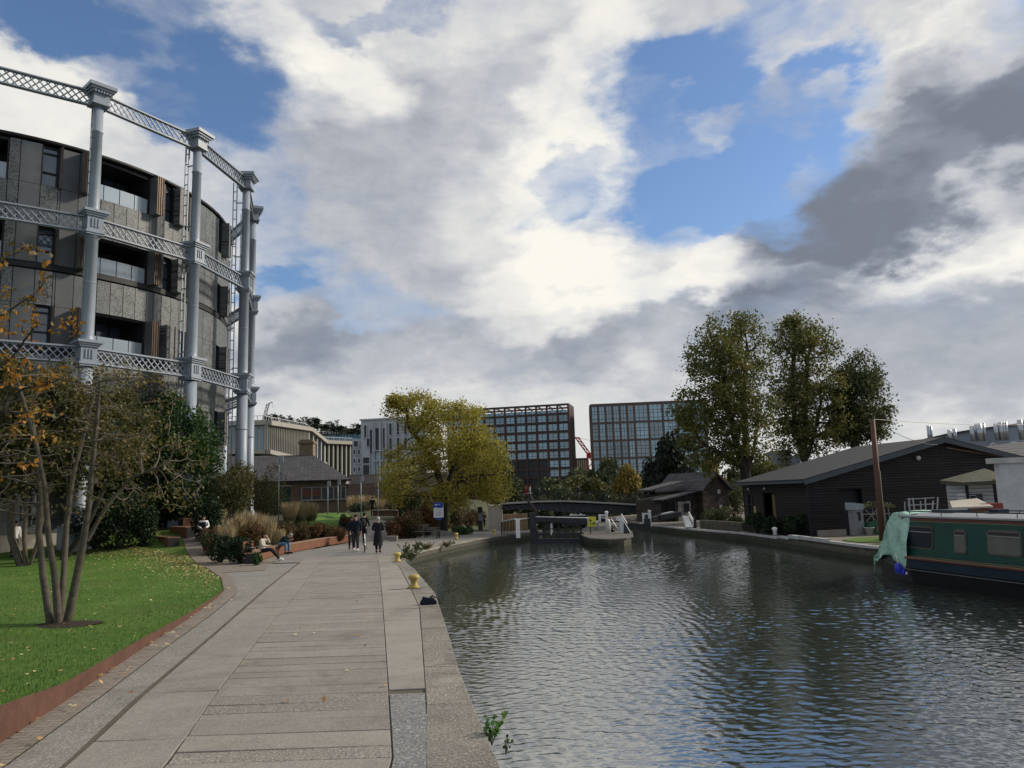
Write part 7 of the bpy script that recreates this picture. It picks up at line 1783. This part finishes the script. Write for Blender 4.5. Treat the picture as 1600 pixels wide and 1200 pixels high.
# standing man far left in a dark waistcoat
q = lawnpt(22, 850); q = np.array([ap(22, 850, 38)[0], 38, hlawn(ap(22, 850, 38)[0], 38) if ap(22, 850, 38)[0] > -40 else .9]); J = walk(.04, .05)
person(q, radians(60), 'man in a dark waistcoat and white sleeves standing at the far left behind the trees', J, CL['white'], CL['black'], None, CL['hair'], h=1.75)
J = sit(lean=.12); q = gl(224, 842); person(q, radians(60), 'person in grey sitting at the left end of the long timber bench', J, CL['dark'], CL['black'], None, CL['hair'], h=1.7)
J = sit(lean=.05); q = gl(318, 834); q[2] += .15; person(q, radians(20), 'person in a black and white jacket seated right of the gasholder column foot', J, CL['white'], CL['black'], None, CL['hair'], h=1.7)
b = MB(); b.box((0, 0, 0), (.34, .16, .42)); tag(b.build('rucksack', CL['black'], loc=(q[0], q[1]-.2, q[2]+.72)), 'black rucksack held by the person at the column foot', 'rucksack')
for px, py, lb, col, hh, st_ in ((582, 806, 'person in black leaning on the garden wall left of the tawny grasses', 'black', 1.7, 0), (757, 823, 'person in dark clothes walking nearest the dark pillar sign', 'dark', 1.75, .2), (767, 812, 'person in black further along the towpath under the tree', 'black', 1.7, .1), (784, 822, 'person in dark red passing the railing towards the bridge', 'dark', 1.72, .2)):
    q = gl(px, py); J = walk(st_, .1); person(q, radians(170), lb, J, CL[col], CL['black'], None, CL['hair'], h=hh)
for px, py, lb, col in ((629, 803, 'person sitting on the raised garden wall behind the shrubs', 'black'), (641, 803, 'second person sitting on the raised garden wall nearer the tree', 'dark')):
    q = gl(px, py); J = sit(); person(q, radians(-30), lb, J, CL[col], CL['black'], None, CL['hair'])
Yb = 73.2
for px, lb, col in ((822, 'person in red crossing the left end of the footbridge', 'red'), (828, 'person in grey following across the footbridge', 'grey'), (904, 'lone dark figure at the middle of the footbridge', 'black')):
    q = ap(px, 786, Yb); q[2] = tz(q[0])-.05; person(q, radians(90), lb, walk(.15, .1), CL[col], CL['dark'], None, CL['hair'])
# bicycle pushed along
def bicycle(loc, rz):
    e = empty('bicycle', tuple(loc), 'white bicycle with dark tyres being pushed along the towpath', 'bicycle', rz=rz)
    for y in (-.52, .52):
        b = MB(); b.tube([(0, y+.33*cos(a), .34+.33*sin(a)) for a in np.linspace(0, 2*pi, 25)], .018, 6, False); w_ = b.build('wheel', CL['black'], e)
        b = MB()
        for k in range(9): a = k*pi/9; b.beam((0, y+.32*cos(a), .34+.32*sin(a)), (0, y-.32*cos(a), .34-.32*sin(a)), .003, .003)
        b.tube([(-.04, y, .34), (.04, y, .34)], .02, 6); b.build('spokes', MT['steel'], w_)
    b = MB(); T = lambda *p: b.tube(p, .024, 6)
    T((0, .52, .34), (0, .1, .30)); T((0, .1, .30), (0, .22, .82)); T((0, .22, .75), (0, -.36, .82)); T((0, .1, .30), (0, -.38, .72)); T((0, .52, .34), (0, .2, .75)); T((0, -.36, .90), (0, -.42, .62), (0, -.52, .34)); b.build('frame', MT['white'], e)
    b = MB(); b.tube([(-.28, -.30, .98), (-.1, -.36, .95), (.1, -.36, .95), (.28, -.30, .98)], .013, 6); b.build('handlebar', CL['black'], e)
    b = MB(); b.ball((0, .24, .86), (.07, .13, .035), 8, 6); b.build('saddle', CL['black'], e)
    b = MB(); b.tube([(-.08, .1, .30), (.08, .1, .30)], .02, 6); b.box((.1, .1, .15), (.08, .08, .02)); b.box((-.1, .1, .45), (.08, .08, .02)); b.beam((.07, .1, .3), (.07, .1, .15), .02, .02); b.beam((-.07, .1, .3), (-.07, .1, .45), .02, .02); b.build('pedals', CL['black'], e)
q = feet(570, 864); bicycle(q, radians(10))
# ---------------- benches, lamps, signs, bollards ----------------
# long curved timber bench along the planting
pts_ = [(400, 882), (412, 876), (432, 869), (455, 865), (480, 860), (505, 855), (530, 851), (550, 847), (562, 845)]
P = [gl(*p) for p in pts_]; 
P = [np.array([interp(y, [(a[1], a[0]) for a in P]), y]) for y in np.linspace(P[0][1], P[-1][1], 40)]
lb_ = empty('timber_bench', (P[0][0], P[0][1], 0), 'long curving red timber bench wall along the edge of the planting', 'bench')
def curvebox(b, P, off0, off1, z0_, z1_):
    vs = []
    for i, p in enumerate(P):
        d = P[min(i+1, len(P)-1)]-P[max(i-1, 0)]; d /= np.linalg.norm(d); n_ = np.array([-d[1], d[0]])
        for o_, z in ((off0, z0_), (off1, z0_), (off1, z1_), (off0, z1_)): q = p+n_*o_-P[0]*0; vs.append((q[0], q[1], z))
    n = len(P); b.add(vs, [(4*i+j, 4*i+(j+1) % 4, 4*i+4+(j+1) % 4, 4*i+4+j) for i in range(n-1) for j in range(4)]+[(0, 3, 2, 1), (4*n-4, 4*n-3, 4*n-2, 4*n-1)])
def seat(P, e, hgt=.45, wd=.5):
    b = MB(); L = 0
    for i in range(len(P)-1):
        for k in range(4):
            a = P[i]+(P[i+1]-P[i])*(k/4+.01); c = P[i]+(P[i+1]-P[i])*((k+1)/4-.012); curvebox(b, [a, c], .05, .03, .02, hgt-.05)
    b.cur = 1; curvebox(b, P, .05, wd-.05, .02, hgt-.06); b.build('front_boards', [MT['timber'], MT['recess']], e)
    b = MB()
    for k in range(4): curvebox(b, P, k*wd/4+.005, (k+1)*wd/4-.01, hgt-.045, hgt)
    b.build('seat', MT['timber_top'], e)
lb_.location = (0, 0, .04); seat(P, lb_)
b = MB(); a = P[0]; b.box((a[0]-.55, a[1]+.55, .68), (.06, .9, .5), -.12); b.build('backrest', MT['timber'], lb_)
b = MB()
for d_ in (.2, .9): b.tube([(a[0]-.5, a[1]+d_, .45), (a[0]-.45, a[1]+d_, .66), (a[0]-.12, a[1]+d_, .66), (a[0]-.1, a[1]+d_, .45)], .015, 6)
b.build('armrest', MT['steel'], lb_)
# benches by the column foot
def seg_bench(p0, p1, label, n=5, hgt=.5, wd=.6, dz=.05):
    a = gl(*p0); c = gl(*p1); e = empty('timber_bench', (0, 0, min(a[2], c[2])+dz), label, 'bench'); PP = [a[:2]+(c[:2]-a[:2])*t for t in np.linspace(0, 1, n)]; seat(PP, e, hgt, wd); return e
seg_bench((234, 845), (262, 840), 'orange timber bench wall at the back of the lawn')
seg_bench((217, 846), (229, 845), 'short orange timber block at the left end of the back bench')
seg_bench((264, 844), (290, 846), 'dark timber block where lawn and path meet', hgt=.6)
seg_bench((286, 842), (308, 841), 'dark timber block nearest the column foot', hgt=.6)
# slatted park bench
q = gp(666, 843); pb = empty('park_bench', (q[0], q[1]+.3, .05), 'weathered slatted park bench facing the canal below the shrubs', 'bench', rz=radians(-12))
b = MB()
for k in range(4): b.box((0, -.02-k*.11, .44), (1.75, .09, .03))
b.build('seat', mat('grey_slats', (.14, .125, .10), .8, .3, 4), pb)
b = MB()
for k in range(4): b.box((-.38, .06+k*.02, .55+k*.10), (.95, .03, .075)); 
for k in range(2): b.box((.48, .06+k*.02, .55+k*.10), (.75, .03, .07))
b.build('backrest', bpy.data.materials['grey_slats'], pb)
for x in (-.8, 0, .8): b = MB(); b.beam((x, -.38, 0), (x, -.3, .44), .05, .05); b.beam((x, .1, 0), (x, .02, .44), .05, .05); b.beam((x, .04, .4), (x, .13, .9), .04, .04); b.beam((x, -.4, .62), (x, .06, .66), .04, .04); b.beam((x, -.36, .4), (x, -.38, .64), .04, .04); b.build('leg', MT['black'], pb)
# lamps
def lamp(px, py, ptop, label, head='box', right=1, Y=None):
    q = gl(px, py) if Y is None else np.array([ap(px, py, Y)[0], Y, hl(ap(px, py, Y)[0], Y)]); t = ap(px, ptop, q[1])[2]-q[2]; e = empty('lamp_post', tuple(q), label, 'street lamp')
    s_ = q[1]/60
    b = MB(); b.tube([(0, 0, -.1), (0, 0, t)], [.045*s_, .035*s_], 8); b.build('pole', MT['grey_paint'], e)
    b = MB()
    if head == 'box2': b.box((.18, 0, t-.15), (.22, .2, .38)); b.box((.24, 0, t-1.25), (.14, .14, .6)); b.box((.1, 0, t-.1), (.2, .05, .05)); b.box((.1, 0, t-1.2), (.2, .05, .05))
    else: b.box((.13*right*s_, 0, t-.2), (.16*s_, .16, .42*s_)); b.box((.06*right, 0, t-.1), (.12, .04, .04))
    b.build('lamp_head', MT['steel'], e)
lamp(435, 814, 714, 'nearest lamp post with two small box heads above the reed grass', 'box2')
lamp(512, 807, 752, 'pale lamp post at the left of the pair near the shed window', Y=66)
lamp(528, 809, 750, 'pale lamp post at the right of the pair near the shed corner', Y=64)
lamp(564, 800, 744, 'slim lamp post between the brick shed and the yellow tree', Y=66)
lamp(591, 806, 743, 'slim pale lamp post above the woman in the long coat', Y=62)
# blue notice board
q = gp(686, 840); nbd = empty('notice_board', tuple(q), 'blue and white notice board on a dark post beside the towpath', 'sign', rz=radians(-6))
Yq = q[1]; s0 = ap(677, 809, Yq); s1 = ap(692, 785, Yq); W2 = s1[0]-s0[0]; hh = s1[2]-s0[2]; zc = (s0[2]+s1[2])/2
b = MB(); b.box((0, 0, zc), (W2, .05, hh)); b.build('panel', MT['rail_white'], nbd)
b = MB(); n = 10; top_ = zc+hh/2; b.extr([(-W2/2, -.03, top_)]+[(-W2/2+W2*i/n, -.03, top_-hh*.36+.06*sin(i*.62)+(.05 if i > 5 else -.02)) for i in range(n+1)]+[(W2/2, -.03, top_)], (0, -.006, 0)); b.build('header', MT['sign_blue'], nbd)
b = MB(); b.box((-.16, -.037, top_-.14), (.12, .004, .07)); b.box((.03, -.037, top_-.12), (.14, .004, .03)); b.build('emblem', MT['rail_white'], nbd)
b = MB()
for k in range(5): b.box((0, -.03, zc+.02-k*.09), (W2*.7*(1 if k % 2 else .85), .006, .022))
b.build('text_lines', mat('text_grey', (.2, .22, .25), .7), nbd)
b = MB()
for x in (-.12, .12): b.box((x, .03, (zc-hh/2)/2+.45), (.05, .05, .6))
b.box((0, .03, (zc-hh/2)/2-.05), (.09, .09, zc-hh/2)); b.build('post', MT['black'], nbd); b = MB(); b.box((-.0, 0, zc-hh/2-.08), (.4, .05, .14)); b.build('foot_panel', MT['sign_blue'], nbd)
q = gl(655, 800); sg = empty('finger_sign', (q[0], 60, hl(q[0], 60)), 'small blue and green sign on a post among the shrubs', 'sign'); q = ap(652, 772, 60)
b = MB(); z_ = q[2]-hl(q[0], 60); sg.location = (q[0], 60, hl(q[0], 60)); b.box((-.25, 0, z_), (.5, .05, .5)); b.cur = 1; b.box((.32, 0, z_+.05), (.55, .05, .35)); b.build('panel', [mat('sign_slate', (.03, .05, .09), .5), mat('sign_green', (.12, .28, .20), .5)], sg); b = MB(); b.box((.08, .05, z_/2-.1), (.07, .07, z_+.2)); b.build('post', MT['timber_top'], sg)
q = gp(751, 829); e = empty('pillar_sign', tuple(q), 'dark grey wayfinding pillar sign beside the towpath under the tree', 'sign'); t = ap(751, 792, q[1])[2]
b = MB(); b.box((0, 0, t/2), (.34, .12, t)); b.build('pillar', MT['dark_metal'], e); b = MB(); b.box((0, -.065, t*.58), (.3, .012, t*.32)); b.build('map_panel', mat('map_grey', (.14, .16, .19), .6), e)
# brick planter ends and garden retaining walls
def wallbox(p0, p1, hgt, mt, label, cap=None, thick=.3, z0_=None):
    a = gl(*p0); c = gl(*p1); e = empty('garden_wall', (0, 0, 0), label, 'wall'); b = MB(); zb = min(a[2], c[2]) if z0_ is None else z0_
    b.extr([(a[0], a[1], zb-.4), (c[0], c[1], zb-.4), (c[0], c[1], zb+hgt), (a[0], a[1], zb+hgt)], (0, thick, 0)); b.build('wall', MT[mt], e)
    if cap: b = MB(); b.beam((a[0], a[1]+thick/2, zb+hgt+.045), (c[0], c[1]+thick/2, zb+hgt+.045), thick+.12, .08); b.build('coping', MT[cap], e)
wallbox((603, 847), (620, 847), .35, 'stone', 'low grey planter end wall beside the woman in the long coat', None, .5)
wallbox((583, 806), (622, 806), .45, 'brick_red', 'low red brick seat wall with pale coping behind the garden lawn', 'stone')
wallbox((600, 848), (678, 843), .12, 'stone', 'low stone kerb along the foot of the shrubs behind the park bench')
# yellow mooring bollards
def bollard(px, py, label, k=1.0):
    k *= .78; q = gp(px, py); q[2] = .05; e = empty('mooring_bollard', tuple(q), label, 'bollard')
    b = MB(); b.lathe((0, 0, 0), [(.20*k, 0), (.20*k, .05), (.14*k, .08), (.115*k, .16), (.14*k, .24), (.20*k, .28), (.205*k, .32), (.17*k, .37), (.06*k, .39)], 20); b.build('post', MT['yellow'], e)
    b = MB(); b.prism([(-.26*k, -.2*k), (.26*k, -.2*k), (.26*k, .2*k), (-.26*k, .2*k)], -.02, .015); b.build('base_plate', MT['coping'], e)
bollard(647, 922, 'yellow mooring bollard nearest the camera beside the black bag'); bollard(621, 880, 'second yellow mooring bollard by the slabs end', .95)
bollard(773, 838, 'farthest yellow bollard near the lock railing', .8)
bollard(713, 844, 'yellow bollard on the straight quay below the notice board', .8)
# the black bag left on the coping
q = gp(669, 948); q[2] = .055; bg_ = empty('bag', tuple(q), 'black bag lying on the coping edge beside the yellow bollard', 'bag', rz=.1)
def bagf(u_, v_):
    a = 2*pi*u_; c_, s_ = cos(a), sin(a); pw = .6
    sx = abs(c_)**pw*(1 if c_ > 0 else -1)*.19; sy = abs(s_)**pw*(1 if s_ > 0 else -1)*.10
    t = v_; f = (1-.35*t**2)*(1+.06*sin(a*3+t*5)); return (sx*f+.02*sin(t*6+a), sy*f, .17*t+.025*sin(a*2+1)*t)
b = MB(); b.smooth = True; b.grid(bagf, 28, 10); b.add([bagf(i/28, 1) for i in range(28)], [tuple(range(28))]); b.build('body', CL['navy'], bg_)
b = MB(); b.tube([(.12, -.03, .14), (.2, -.06, .17), (.27, -.05, .10), (.30, -.02, .02), (.24, .03, .01)], .011, 6, False); b.tube([(.05, 0, .17), (.1, .02, .21), (.17, 0, .17)], .012, 6, False); b.build('strap', CL['black'], bg_)
q = gp(1211, 836, .15); b = MB(); b.lathe((0, 0, 0), [(.09, 0), (.09, .22), (.13, .26), (.13, .36), (.05, .4)], 10); tag(b.build('mooring_post', MT['rail_white'], loc=tuple(q)), 'small white mooring post on the dark quay by the boathouse', 'bollard')
